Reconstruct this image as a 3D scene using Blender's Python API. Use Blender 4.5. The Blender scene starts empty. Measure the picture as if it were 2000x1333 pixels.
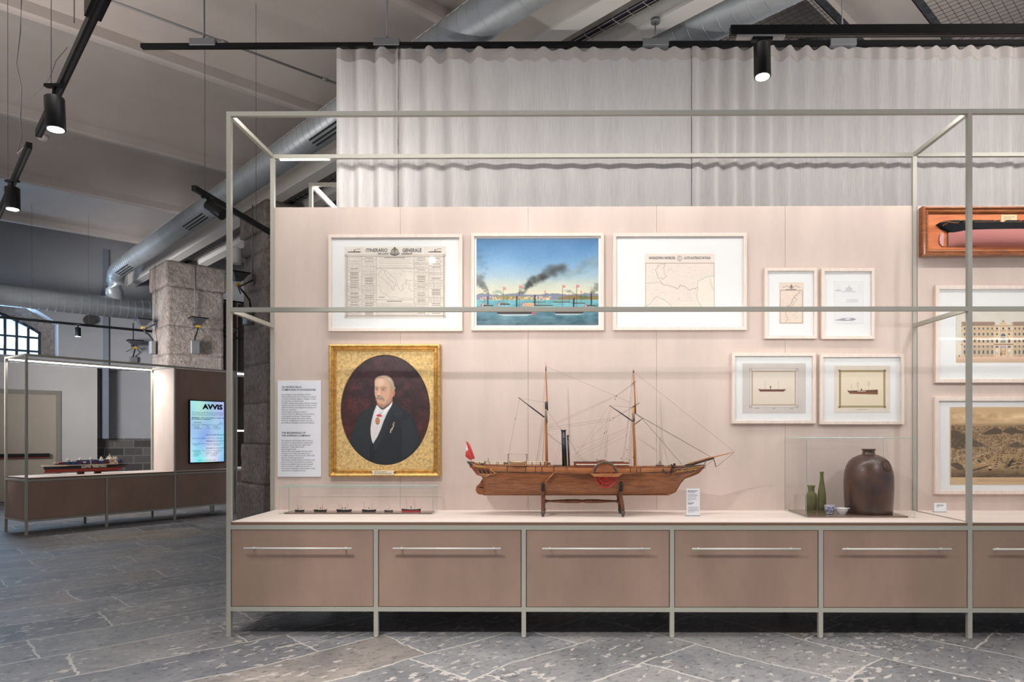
import bpy, bmesh, math, random
import numpy as np
from mathutils import Vector, Matrix, noise as mnoise
random.seed(7); rng = np.random.default_rng(5)
PI = math.pi
scene = bpy.context.scene
COL = scene.collection
# ------------------------------------------------------------------ camera
F = 1333.333; PPX = 1078.0; HOR = 850.0; EYE = 1.3; TH = 0.0074
cs, sn = math.cos(TH), math.sin(TH)
cam_d = bpy.data.cameras.new('camera'); cam_d.lens = 24.0; cam_d.sensor_width = 36.0
cam_d.shift_x = (1000 - PPX) / 2000; cam_d.shift_y = (HOR - 666.5) / 2000
cam_d.clip_start = 0.05; cam_d.clip_end = 200
cam = bpy.data.objects.new('camera', cam_d); COL.objects.link(cam)
cam.location = (0, 0, EYE); cam.rotation_euler = (PI / 2, 0, TH)
scene.camera = cam
# ------------------------------------------------------------------ view and ambient
scene.view_settings.view_transform = 'Standard'; scene.view_settings.look = 'None'
scene.view_settings.exposure = 0.0; scene.view_settings.gamma = 1.0
scene.view_settings.use_curve_mapping = False
wd = bpy.data.worlds.new('world'); scene.world = wd; wd.use_nodes = True
wd.node_tree.nodes['Background'].inputs[0].default_value = (0.86, 0.90, 1.0, 1)
wd.node_tree.nodes['Background'].inputs[1].default_value = 0.5

def ray(px, py):
    a = (px - PPX) / F; b = (HOR - py) / F
    return Vector((-sn + a * cs, cs + a * sn, b))
def P(px, py, Y):
    d = ray(px, py); k = Y / d.y
    return Vector((d.x * k, Y, EYE + d.z * k))
def hit(px, py, n, c):          # ray with the plane n.x = c
    d = ray(px, py); n = Vector(n); o = Vector((0, 0, EYE))
    k = (c - n.dot(o)) / n.dot(d)
    return o + d * k
R2 = math.sqrt(.5)
U = Vector((-R2, R2, 0)); V = Vector((R2, R2, 0))       # the hall's two directions
def hs(px, py, s):              # point on a plane s = const, as (t, s, z)
    p = hit(px, py, U, s); return (p.dot(V), s, p.z)
def ht(px, py, t):
    p = hit(px, py, V, t); return (t, p.dot(U), p.z)
def hz(px, py, z):
    p = hit(px, py, (0, 0, 1), z); return p
def TS(p): return (p.dot(V), p.dot(U), p.z)
def CW(x, y, z=0): return Vector((x * cs - y * sn, x * sn + y * cs, z))

# ------------------------------------------------------------------ lights of the place and added fill areas
def area(name, loc, target, sx, sy, power, color=(1, 1, 1), spread=PI):
    l = bpy.data.lights.new(name, 'AREA'); l.shape = 'RECTANGLE'; l.size = sx; l.size_y = sy
    l.energy = power; l.color = color; l.spread = spread
    o = bpy.data.objects.new(name, l); COL.objects.link(o); o.location = loc
    d = Vector(target) - Vector(loc)
    o.rotation_euler = d.to_track_quat('-Z', 'Y').to_euler(); return o
def spot(name, loc, target, power, angle, blend=.6, rad=.03, color=(1, .985, .965)):
    l = bpy.data.lights.new(name, 'SPOT'); l.energy = power; l.spot_size = math.radians(angle)
    l.spot_blend = blend; l.shadow_soft_size = rad; l.color = color
    o = bpy.data.objects.new(name, l); COL.objects.link(o); o.location = loc
    d = Vector(target) - Vector(loc)
    o.rotation_euler = d.to_track_quat('-Z', 'Y').to_euler(); return o
YF = 4.385; YB = YF + .70; X0 = -2.111; BAY = .949
WARM = (1, .975, .95)
L_ = {}
L_['led_top'] = area('led_light_top', (X0 + 2.5 * BAY, YF + .024, 3.349), (X0 + 2.5 * BAY, YF + 1.02, 3.14), 4.66, .012, 25, WARM)
L_['led_mid'] = area('led_light_middle', (X0 + 2.5 * BAY, YF + .024, 2.089), (X0 + 2.5 * BAY, YF + .9, 1.6), 4.66, .012, 7, WARM)
L_['led_top2'] = area('led_light_top_right', (X0 + 6.05 * BAY, YF + .024, 3.349), (X0 + 6.05 * BAY, YF + 1.02, 3.14), 1.9, .012, 13, WARM)
L_['led_mid2'] = area('led_light_middle_right', (X0 + 6.05 * BAY, YF + .024, 2.089), (X0 + 6.05 * BAY, YF + .9, 1.6), 1.9, .012, 3, WARM)
L_['key'] = spot('track_spot_light', (-1.45, 2.15, 3.33), (0.2, 4.7, .75), 185, 74, .55)
L_['key2'] = spot('track_spot_light', (3.1, 1.9, 3.33), (1.9, 4.7, .8), 90, 70, .6)
L_['key3'] = spot('track_spot_light', (-2.6, 2.6, 3.33), (-3.6, 3.4, 0.0), 60, 120, .9)
L_['hall'] = area('hall_fill', (0.2, 3.7, 4.75), (0.2, 3.55, 0), 7.0, .6, 70, (1, .98, .96), math.radians(110))  # added unseen fill above the view, brightens the foreground floor
L_['up'] = area('ceiling_fill', (-5.9, 3.4, 2.0), (-5.2, 4.1, 6), 2, 3, 150, (1, .95, .92), math.radians(140))  # added fill out of view at left, lifts the dark ceiling
L_['left'] = area('hall_fill', (-9.2, 7.4, 2.4), (-7.4, 13.6, 2.3), 1.6, 1.6, 125, (.98, .98, 1), math.radians(70))  # added off-frame fill for the far wall and the pillar
L_['up2'] = area('ceiling_fill', (4.3, 2.3, 3.4), (4.0, 3.4, 6), 2.0, 1.6, 170, (1, .96, .93), math.radians(120))  # second added ceiling fill, beyond the right edge, for the upper right
L_['floor'] = area('floor_fill', (0.2, 1.9, 3.4), (0.2, 2.75, 0), 5.0, .15, 75, (1, .985, .965), math.radians(62))  # added soft strip brightening the foreground floor, in place of single track spots
# ------------------------------------------------------------------ mesh builder
def s2l(c):
    c = np.asarray(c, float) / 255.0
    return np.where(c <= .04045, c / 12.92, ((c + .055) / 1.055) ** 2.4)
class MB:
    def __init__(s): s.v = []; s.f = []; s.mi = []; s.m = 0; s.sm = []; s.smooth = False
    def add(s, vs, fs, smooth=None):
        o = len(s.v); s.v += [tuple(v) for v in vs]
        for f in fs:
            s.f.append([o + i for i in f]); s.mi.append(s.m); s.sm.append(s.smooth if smooth is None else smooth)
    def box(s, c, d, rz=0, M=None):
        x, y, z = d[0] / 2, d[1] / 2, d[2] / 2
        vs = [Vector((a * x, b * y, e * z)) for e in (-1, 1) for b in (-1, 1) for a in (-1, 1)]
        if rz: vs = [Matrix.Rotation(rz, 3, 'Z') @ v for v in vs]
        if M is not None: vs = [M @ v for v in vs]
        c = Vector(c)
        s.add([v + c for v in vs], [(0, 2, 3, 1), (4, 5, 7, 6), (0, 1, 5, 4), (2, 6, 7, 3), (0, 4, 6, 2), (1, 3, 7, 5)], False)
        return s
    def b2(s, a, b):       # box by two corners
        a = Vector(a); b = Vector(b)
        return s.box((a + b) / 2, [abs(b[i] - a[i]) for i in range(3)])
    def bb(s, c, d, w=.003):   # box with chamfered edges
        x, y, z = d[0] / 2, d[1] / 2, d[2] / 2; w = min(w, x * .45, y * .45, z * .45)
        bm = bmesh.new(); bmesh.ops.create_cube(bm, size=1)
        for v in bm.verts: v.co = Vector((v.co.x * 2 * x, v.co.y * 2 * y, v.co.z * 2 * z))
        bmesh.ops.bevel(bm, geom=bm.edges[:], offset=w, segments=1, affect='EDGES', profile=.5)
        bm.verts.index_update(); c = Vector(c)
        s.add([v.co + c for v in bm.verts], [[v.index for v in f.verts] for f in bm.faces], False); bm.free(); return s
    def ring_at(s, p, d, r, n, up=None):
        d = Vector(d).normalized(); up = Vector(up) if up else (Vector((0, 0, 1)) if abs(d.z) < .95 else Vector((1, 0, 0)))
        a = d.cross(up).normalized(); b = a.cross(d).normalized()
        return [Vector(p) + a * (r * math.cos(2 * PI * i / n)) + b * (r * math.sin(2 * PI * i / n)) for i in range(n)]
    def tube(s, pts, r, n=8, caps=True, closed=False):
        pts = [Vector(p) for p in pts]; N = len(pts); rs = r if hasattr(r, '__len__') else [r] * N
        o = []
        for i, p in enumerate(pts):
            if closed: d = pts[(i + 1) % N] - pts[i - 1]
            else: d = pts[min(i + 1, N - 1)] - pts[max(i - 1, 0)]
            if d.length < 1e-9: d = Vector((0, 0, 1))
            o += s.ring_at(p, d, rs[i], n)
        fs = []
        M = N if closed else N - 1
        for i in range(M):
            j = (i + 1) % N
            for k in range(n):
                fs.append((i * n + k, i * n + (k + 1) % n, j * n + (k + 1) % n, j * n + k))
        base = len(s.v); s.add(o, fs, n > 5)
        if caps and not closed:
            for q in (0, N - 1):
                s.f.append([base + q * n + k for k in (range(n) if q else reversed(range(n)))]); s.mi.append(s.m); s.sm.append(False)
        return s
    def cyl(s, a, b, r, n=16, r2=None): return s.tube([a, b], [r, r if r2 is None else r2], n)
    def lathe(s, prof, c=(0, 0, 0), n=32, axis='Z', caps=True):
        c = Vector(c); vs = []
        for r, z in prof:
            for i in range(n):
                a = 2 * PI * i / n; p = (r * math.cos(a), r * math.sin(a), z)
                if axis == 'X': p = (p[2], p[0], p[1])
                if axis == 'Y': p = (p[0], p[2], p[1])
                vs.append(c + Vector(p))
        fs = [(i * n + k, i * n + (k + 1) % n, (i + 1) * n + (k + 1) % n, (i + 1) * n + k) for i in range(len(prof) - 1) for k in range(n)]
        s.add(vs, fs, True); base = len(s.v) - len(vs)
        if caps:
            if prof[0][0] > 1e-5: s.f.append([base + k for k in reversed(range(n))]); s.mi.append(s.m); s.sm.append(False)
            if prof[-1][0] > 1e-5: s.f.append([base + (len(prof) - 1) * n + k for k in range(n)]); s.mi.append(s.m); s.sm.append(False)
        return s
    def prism(s, poly, y0, y1):     # polygon in x, z extruded along y
        n = len(poly)
        s.add([(x, y0, z) for x, z in poly] + [(x, y1, z) for x, z in poly],
              [tuple(range(n)), tuple(reversed(range(n, 2 * n)))] + [(i, i + n, (i + 1) % n + n, (i + 1) % n) for i in range(n)], False); return s
    def grid(s, rows, smooth=True, closed=False):
        n = len(rows[0]); vs = [p for r in rows for p in r]
        k2 = n if closed else n - 1
        s.add(vs, [(i * n + k, i * n + (k + 1) % n, (i + 1) * n + (k + 1) % n, (i + 1) * n + k) for i in range(len(rows) - 1) for k in range(k2)], smooth); return s
    def build(s, name, mat, parent=None, loc=None, rot=None):
        me = bpy.data.meshes.new(name); me.from_pydata(s.v, [], s.f); 
        for m in (mat if isinstance(mat, (list, tuple)) else [mat]): me.materials.append(m)
        me.polygons.foreach_set('material_index', s.mi); me.polygons.foreach_set('use_smooth', s.sm)
        bm = bmesh.new(); bm.from_mesh(me); bmesh.ops.recalc_face_normals(bm, faces=bm.faces); bm.to_mesh(me); bm.free()
        me.update()
        o = bpy.data.objects.new(name, me); COL.objects.link(o)
        if parent: o.parent = parent
        if loc is not None: o.location = loc
        if rot is not None: o.rotation_euler = rot
        return o
def thing(name, label, cat, loc=(0, 0, 0), rz=0, group=None):
    o = bpy.data.objects.new(name, None); COL.objects.link(o); o.empty_display_size = .05
    o.location = loc; o.rotation_euler = (0, 0, rz)
    o['label'] = label; o['category'] = cat
    if group: o['group'] = group
    return o
def tag(o, label, cat, group=None, kind=None):
    o['label'] = label; o['category'] = cat
    if group: o['group'] = group
    if kind: o['kind'] = kind
    return o
def struct(o, label=None):
    o['kind'] = 'structure'
    if label: o['label'] = label
    return o
def lab(o, l): o['label'] = l; return o
def dup(root, loc, label, rz=None):
    r = root.copy(); COL.objects.link(r); r.location = loc; r['label'] = label
    if rz is not None: r.rotation_euler = (0, 0, rz)
    for ch in list(root.children):
        c = ch.copy(); COL.objects.link(c); c.parent = r
        for g in list(ch.children):
            d = g.copy(); COL.objects.link(d); d.parent = c
    return r

# ------------------------------------------------------------------ materials
def newmat(name):
    m = bpy.data.materials.new(name); m.use_nodes = True; nt = m.node_tree
    return m, nt, nt.nodes['Principled BSDF']
def tex_noise(nt, scale, detail=4, rough=.55, co=None, vec=(1, 1, 1)):
    tc = nt.nodes.new('ShaderNodeTexCoord'); mp = nt.nodes.new('ShaderNodeMapping'); mp.inputs['Scale'].default_value = vec
    nt.links.new(tc.outputs[co or 'Object'], mp.inputs[0])
    n = nt.nodes.new('ShaderNodeTexNoise'); n.inputs['Scale'].default_value = scale; n.inputs['Detail'].default_value = detail; n.inputs['Roughness'].default_value = rough
    nt.links.new(mp.outputs[0], n.inputs[0]); return n
def ramp(nt, fac, stops):
    r = nt.nodes.new('ShaderNodeValToRGB'); e = r.color_ramp.elements
    while len(e) < len(stops): e.new(.5)
    for i, (p, c) in enumerate(stops):
        e[i].position = p; l = s2l(c); e[i].color = (l[0], l[1], l[2], 1)
    nt.links.new(fac, r.inputs[0]); return r
def M(name, c, rough=.5, metal=0, var=0, vs=8, bump=0, bs=60, vec=(1, 1, 1), spec=None, emit=0, coat=0):
    m, nt, b = newmat(name); l = s2l(c)
    b.inputs['Base Color'].default_value = (*l, 1); b.inputs['Roughness'].default_value = rough; b.inputs['Metallic'].default_value = metal
    if spec is not None: b.inputs['Specular IOR Level'].default_value = spec
    if coat: b.inputs['Coat Weight'].default_value = coat; b.inputs['Coat Roughness'].default_value = .15
    if emit: b.inputs['Emission Color'].default_value = (*l, 1); b.inputs['Emission Strength'].default_value = emit
    if var:
        n = tex_noise(nt, vs, 5, .6, vec=vec); c = np.array(c, float)
        r = ramp(nt, n.outputs['Fac'], [(.3, np.clip(c * (1 - var), 0, 255)), (.7, np.clip(c * (1 + var), 0, 255))])
        nt.links.new(r.outputs[0], b.inputs['Base Color'])
    if bump:
        n2 = tex_noise(nt, bs, 6, .6, vec=vec); bp = nt.nodes.new('ShaderNodeBump'); bp.inputs['Strength'].default_value = bump; bp.inputs['Distance'].default_value = .01
        nt.links.new(n2.outputs['Fac'], bp.inputs['Height']); nt.links.new(bp.outputs[0], b.inputs['Normal'])
    return m
def bump_from(nt, b, sock, strength, dist):
    bp = nt.nodes.new('ShaderNodeBump'); bp.inputs['Strength'].default_value = strength; bp.inputs['Distance'].default_value = dist
    nt.links.new(sock, bp.inputs['Height']); nt.links.new(bp.outputs[0], b.inputs['Normal'])
def wood(name, c1, c2, scale=6, vec=(1, 6, 6), rough=.4, lines=0, linevec='Z', coat=0):
    m, nt, b = newmat(name); n = tex_noise(nt, scale, 6, .65, vec=vec)
    r = ramp(nt, n.outputs['Fac'], [(.3, c1), (.7, c2)]); out = r.outputs[0]
    if lines:
        tc = nt.nodes.new('ShaderNodeTexCoord'); w = nt.nodes.new('ShaderNodeTexWave'); w.bands_direction = linevec
        w.inputs['Scale'].default_value = lines; w.inputs['Distortion'].default_value = .3
        nt.links.new(tc.outputs['Object'], w.inputs[0])
        r2 = ramp(nt, w.outputs['Fac'], [(0.0, (165, 155, 150)), (.25, (255, 255, 255))])
        mx = nt.nodes.new('ShaderNodeMix'); mx.data_type = 'RGBA'; mx.blend_type = 'MULTIPLY'; mx.inputs[0].default_value = 1
        nt.links.new(out, mx.inputs[6]); nt.links.new(r2.outputs[0], mx.inputs[7]); out = mx.outputs[2]
    nt.links.new(out, b.inputs['Base Color']); b.inputs['Roughness'].default_value = rough
    if coat: b.inputs['Coat Weight'].default_value = coat; b.inputs['Coat Roughness'].default_value = .2
    return m
def glassy(name, tint=(235, 245, 240), refl=1.0):
    m, nt, b = newmat(name); nt.nodes.remove(b)
    out = nt.nodes['Material Output']; t = nt.nodes.new('ShaderNodeBsdfTransparent'); l = s2l(tint); t.inputs[0].default_value = (*l, 1)
    g = nt.nodes.new('ShaderNodeBsdfGlossy'); g.inputs['Roughness'].default_value = .02
    lw = nt.nodes.new('ShaderNodeLayerWeight'); lw.inputs[0].default_value = .5
    pw = nt.nodes.new('ShaderNodeMath'); pw.operation = 'POWER'; pw.inputs[1].default_value = 4.5; nt.links.new(lw.outputs['Facing'], pw.inputs[0])
    ml = nt.nodes.new('ShaderNodeMath'); ml.operation = 'MULTIPLY_ADD'; ml.inputs[1].default_value = .9 * refl; ml.inputs[2].default_value = .02 * refl; nt.links.new(pw.outputs[0], ml.inputs[0])
    mx = nt.nodes.new('ShaderNodeMixShader'); nt.links.new(ml.outputs[0], mx.inputs[0]); nt.links.new(t.outputs[0], mx.inputs[1]); nt.links.new(g.outputs[0], mx.inputs[2])
    nt.links.new(mx.outputs[0], out.inputs[0]); return m
def emitm(name, c, s):
    m, nt, b = newmat(name); l = s2l(c); b.inputs['Base Color'].default_value = (*l, 1)
    b.inputs['Emission Color'].default_value = (*l, 1); b.inputs['Emission Strength'].default_value = s; return m
def vcol(name, rough=.7, emit=0):
    m, nt, b = newmat(name); a = nt.nodes.new('ShaderNodeAttribute'); a.attribute_name = 'paint'
    nt.links.new(a.outputs['Color'], b.inputs['Base Color']); b.inputs['Roughness'].default_value = rough
    if emit:
        nt.links.new(a.outputs['Color'], b.inputs['Emission Color']); b.inputs['Emission Strength'].default_value = emit
    return m

MAT = {}
MAT['metal'] = M('painted_metal_grey', (166, 163, 152), .55, 0)
MAT['board'] = M('pink_fibreboard', (205, 187, 176), .75, 0, var=.045, vs=2.2, vec=(1.6, 1, .35), bump=.05, bs=400)
MAT['drawer'] = M('pink_fibreboard_front', (152, 126, 110), .75, 0, var=.06, vs=2.6, vec=(1.2, 1, .5), bump=.06, bs=400)  # darker copy of the board; the weaker light on the fronts is in its colour
MAT['top'] = M('pink_fibreboard_top', (222, 208, 198), .7, 0, var=.03, vs=3, vec=(.4, 2, 1))
MAT['edge'] = M('fibreboard_edge_brown', (122, 92, 74), .8)
MAT['dark'] = M('dark_gap', (28, 26, 25), .9)
MAT['black'] = M('black_painted_metal', (9, 9, 10), .5, spec=.25)
MAT['galv'] = M('grey_bracket', (120, 122, 124), .5, .3)
MAT['led'] = emitm('led_white', (255, 248, 238), 9)
MAT['lens'] = emitm('lamp_lens', (235, 244, 255), 14)
MAT['fwood'] = wood('pale_frame_wood', (218, 200, 186), (232, 218, 206), 5, (8, 8, 1), .5)
MAT['matb'] = M('white_mount_board', (232, 232, 230), .9)
MAT['pane'] = glassy('picture_glass', (254, 254, 254), .55)
MAT['glass'] = glassy('case_glass', (255, 255, 255), .28)
MAT['gedge'] = M('glass_edge_green', (150, 190, 180), .15)
MAT['art'] = vcol('printed_paper', .8)
MAT['oil'] = vcol('oil_paint', .45)
MAT['screen'] = vcol('screen_picture', .3, .85)
MAT['ink'] = M('black_ink', (20, 22, 26), .8)
MAT['navy'] = M('navy_ink', (38, 40, 62), .8)
MAT['greyink'] = M('grey_ink', (90, 92, 98), .8)
MAT['white'] = M('white_card', (228, 230, 234), .8)
MAT['plaster'] = M('white_plaster', (176, 172, 168), .9, var=.03, vs=1.2)
MAT['plasterd'] = M('grey_plaster', (150, 150, 152), .9, var=.04, vs=1)
MAT['gold'] = M('gilded_wood', (200, 160, 96), .36, .7, var=.16, vs=40, bump=.1, bs=120)
MAT['goldtex'] = M('gold_leaf_texture', (206, 174, 116), .5, .4, var=.17, vs=60, bump=.5, bs=180)
MAT['stonepaint'] = M('white_painted_steel', (214, 210, 204), .6)
MAT['steel'] = M('beam_side_grey', (150, 148, 145), .7)
MAT['duct'] = M('galvanised_duct', (158, 163, 166), .38, .35, var=.05, vs=3)
MAT['curt'] = None

# text -> mesh lying in x, z and facing -y, fitted into a box
def text(body, x0, z1, w, h, mat, parent, y=0, name='lettering', bold=0, shear=0, align='LEFT', space=1.0, deep=0.0):
    cu = bpy.data.curves.new('t', 'FONT'); cu.body = body; cu.size = 1; cu.align_x = align; cu.space_line = space
    cu.offset = bold; cu.shear = shear; cu.resolution_u = 2; cu.extrude = deep
    o = bpy.data.objects.new('t', cu); COL.objects.link(o)
    dg = bpy.context.evaluated_depsgraph_get(); dg.update()
    me = bpy.data.meshes.new_from_object(o.evaluated_get(dg)); bpy.data.objects.remove(o)
    n = len(me.vertices); co = np.empty(n * 3); me.vertices.foreach_get('co', co); co = co.reshape(-1, 3)
    mn, mx_ = co.min(0), co.max(0); sx = w / (mx_[0] - mn[0]); sy = (h / (mx_[1] - mn[1])) if h else sx
    q = np.empty_like(co); q[:, 0] = x0 + (co[:, 0] - mn[0]) * sx; q[:, 2] = z1 + (co[:, 1] - mx_[1]) * sy; q[:, 1] = y - co[:, 2]
    me.vertices.foreach_set('co', q.ravel()); me.materials.clear(); me.materials.append(mat); me.update()
    r = bpy.data.objects.new(name, me); COL.objects.link(r); r.parent = parent; return r

# ------------------------------------------------------------------ little painter on a numpy canvas
def vnoise(h, w, cell, seed=0, octv=3, ax=1.0):
    g = np.random.default_rng(seed); out = np.zeros((h, w)); amp = 1; tot = 0
    for o in range(octv):
        c = max(1.2, cell / 2 ** o); gh = int(h / c) + 3; gw = int(w / (c * ax)) + 3; a = g.random((gh, gw))
        y = np.arange(h) / c; x = np.arange(w) / (c * ax); yi = y.astype(int); xi = x.astype(int)
        fy = (y - yi)[:, None]; fx = (x - xi)[None]; fy = fy * fy * (3 - 2 * fy); fx = fx * fx * (3 - 2 * fx)
        v = (a[yi][:, xi] * (1 - fy) * (1 - fx) + a[yi][:, xi + 1] * (1 - fy) * fx + a[yi + 1][:, xi] * fy * (1 - fx) + a[yi + 1][:, xi + 1] * fy * fx)
        out += v * amp; tot += amp; amp *= .55
    return out / tot
class Cv:
    def __init__(s, x0, y0, x1, y1, w, bg=(255, 255, 255)):
        s.r = (x0, y0, x1, y1); s.w = w; s.h = int(round(w * (y1 - y0) / (x1 - x0))); s.k = w / (x1 - x0)
        s.a = np.empty((s.h, s.w, 3)); s.a[:] = bg
        s.X, s.Y = np.meshgrid(x0 + (np.arange(s.w) + .5) / s.k, y0 + (np.arange(s.h) + .5) / s.k)
    def sub(s, xa, ya, xb, yb):
        x0, y0 = s.r[:2]
        i0 = max(0, int((ya - y0) * s.k) - 1); i1 = min(s.h, int((yb - y0) * s.k) + 3); j0 = max(0, int((xa - x0) * s.k) - 1); j1 = min(s.w, int((xb - x0) * s.k) + 3)
        if i1 <= i0 or j1 <= j0: return None
        return slice(i0, i1), slice(j0, j1)
    def blend(s, sl, al, col):
        al = np.clip(al, 0, 1)[..., None]; s.a[sl] = s.a[sl] * (1 - al) + np.asarray(col, float) * al
    def poly(s, pts, col, al=1.0, soft=None):
        pts = np.asarray(pts, float); sf = soft or .5 / s.k
        sl = s.sub(pts[:, 0].min() - sf * 2, pts[:, 1].min() - sf * 2, pts[:, 0].max() + sf * 2, pts[:, 1].max() + sf * 2)
        if sl is None: return
        X, Y = s.X[sl], s.Y[sl]; ins = np.zeros(X.shape, bool); d = np.full(X.shape, 1e9); n = len(pts)
        for i in range(n):
            ax, ay = pts[i]; bx, by = pts[(i + 1) % n]
            c = ((ay > Y) != (by > Y))
            with np.errstate(divide='ignore', invalid='ignore'):
                c &= X < (bx - ax) * (Y - ay) / ((by - ay) or 1e-9) + ax
            ins ^= c
            L = (bx - ax) ** 2 + (by - ay) ** 2 or 1e-9; t = np.clip(((X - ax) * (bx - ax) + (Y - ay) * (by - ay)) / L, 0, 1)
            d = np.minimum(d, np.hypot(X - ax - t * (bx - ax), Y - ay - t * (by - ay)))
        sd = np.where(ins, d, -d); s.blend(sl, np.clip(sd / (2 * sf) + .5, 0, 1) * al, col)
    def rect(s, x0, y0, x1, y1, col, al=1.0, soft=None): s.poly([(x0, y0), (x1, y0), (x1, y1), (x0, y1)], col, al, soft)
    def line(s, pts, w, col, al=1.0):
        for (ax, ay), (bx, by) in zip(pts[:-1], pts[1:]):
            q = w + 1.5 / s.k; sl = s.sub(min(ax, bx) - q, min(ay, by) - q, max(ax, bx) + q, max(ay, by) + q)
            if sl is None: continue
            X, Y = s.X[sl], s.Y[sl]; L = (bx - ax) ** 2 + (by - ay) ** 2 or 1e-9
            t = np.clip(((X - ax) * (bx - ax) + (Y - ay) * (by - ay)) / L, 0, 1); d = np.hypot(X - ax - t * (bx - ax), Y - ay - t * (by - ay))
            s.blend(sl, np.clip((w / 2 - d) * s.k + .5, 0, 1) * al * min(1, w * s.k), col)
    def ell(s, cx, cy, rx, ry, col, al=1.0, soft=None, rot=0):
        q = max(rx, ry) * 1.3 + 2 / s.k + (soft or 0); sl = s.sub(cx - q, cy - q, cx + q, cy + q)
        if sl is None: return
        X, Y = s.X[sl] - cx, s.Y[sl] - cy; c, n = math.cos(rot), math.sin(rot); x = X * c + Y * n; y = -X * n + Y * c
        d = (1 - np.hypot(x / rx, y / ry)) * min(rx, ry); sf = soft or .5 / s.k
        s.blend(sl, np.clip(d / (2 * sf) + .5, 0, 1) * al, col)
    def wiggle(s, pts, w, col, al=1, amp=3, seg=14, seed=1, closed=False):
        g = random.Random(seed); out = []
        for (ax, ay), (bx, by) in zip(pts[:-1], pts[1:]):
            for i in range(seg):
                f = i / seg; out.append((ax + (bx - ax) * f + g.uniform(-amp, amp), ay + (by - ay) * f + g.uniform(-amp, amp)))
        out.append(pts[-1]); s.line(out, w, col, al); return out
    def noise(s, cell, amt, seed=0, octv=3, ax=1.0, mask=None):
        n = (vnoise(s.h, s.w, cell * s.k, seed, octv, ax) - .5) * 2 * amt
        if mask is not None: n = n * mask
        s.a += n[..., None]
    def plane(s, name, x0, z0, x1, z1, y, mat, parent):     # z0 is the top; grid whose vertex colours carry the picture
        h, w = s.h, s.w; xs = np.linspace(x0, x1, w); zs = np.linspace(z0, z1, h)
        co = np.empty((h, w, 3)); co[..., 0] = xs[None]; co[..., 1] = y; co[..., 2] = zs[:, None]
        idx = np.arange(h * w).reshape(h, w); q = np.stack([idx[:-1, :-1], idx[1:, :-1], idx[1:, 1:], idx[:-1, 1:]], -1).reshape(-1, 4)
        me = bpy.data.meshes.new(name); me.vertices.add(h * w); me.vertices.foreach_set('co', co.ravel())
        me.loops.add(q.size); me.loops.foreach_set('vertex_index', q.ravel().astype(np.int32)); me.polygons.add(len(q))
        me.polygons.foreach_set('loop_start', (np.arange(len(q)) * 4).astype(np.int32)); me.update(calc_edges=True)
        at = me.color_attributes.new('paint', 'FLOAT_COLOR', 'POINT'); c = np.ones((h * w, 4)); c[:, :3] = s2l(np.clip(s.a, 0, 255)).reshape(-1, 3)
        at.data.foreach_set('color', c.ravel().astype(np.float32)); me.materials.append(mat)
        o = bpy.data.objects.new(name, me); COL.objects.link(o); o.parent = parent; return o
# ================================================================== THE HALL (local x = t, local y = s, turned 45 degrees)
RZ = PI / 4
ZR = 5.2                                   # underside of the ceiling ribs
SW = 16.85                                 # far wall
def hb(mb, name, mat, **k): return mb.build(name, mat, rot=(0, 0, RZ), **k)
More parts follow.
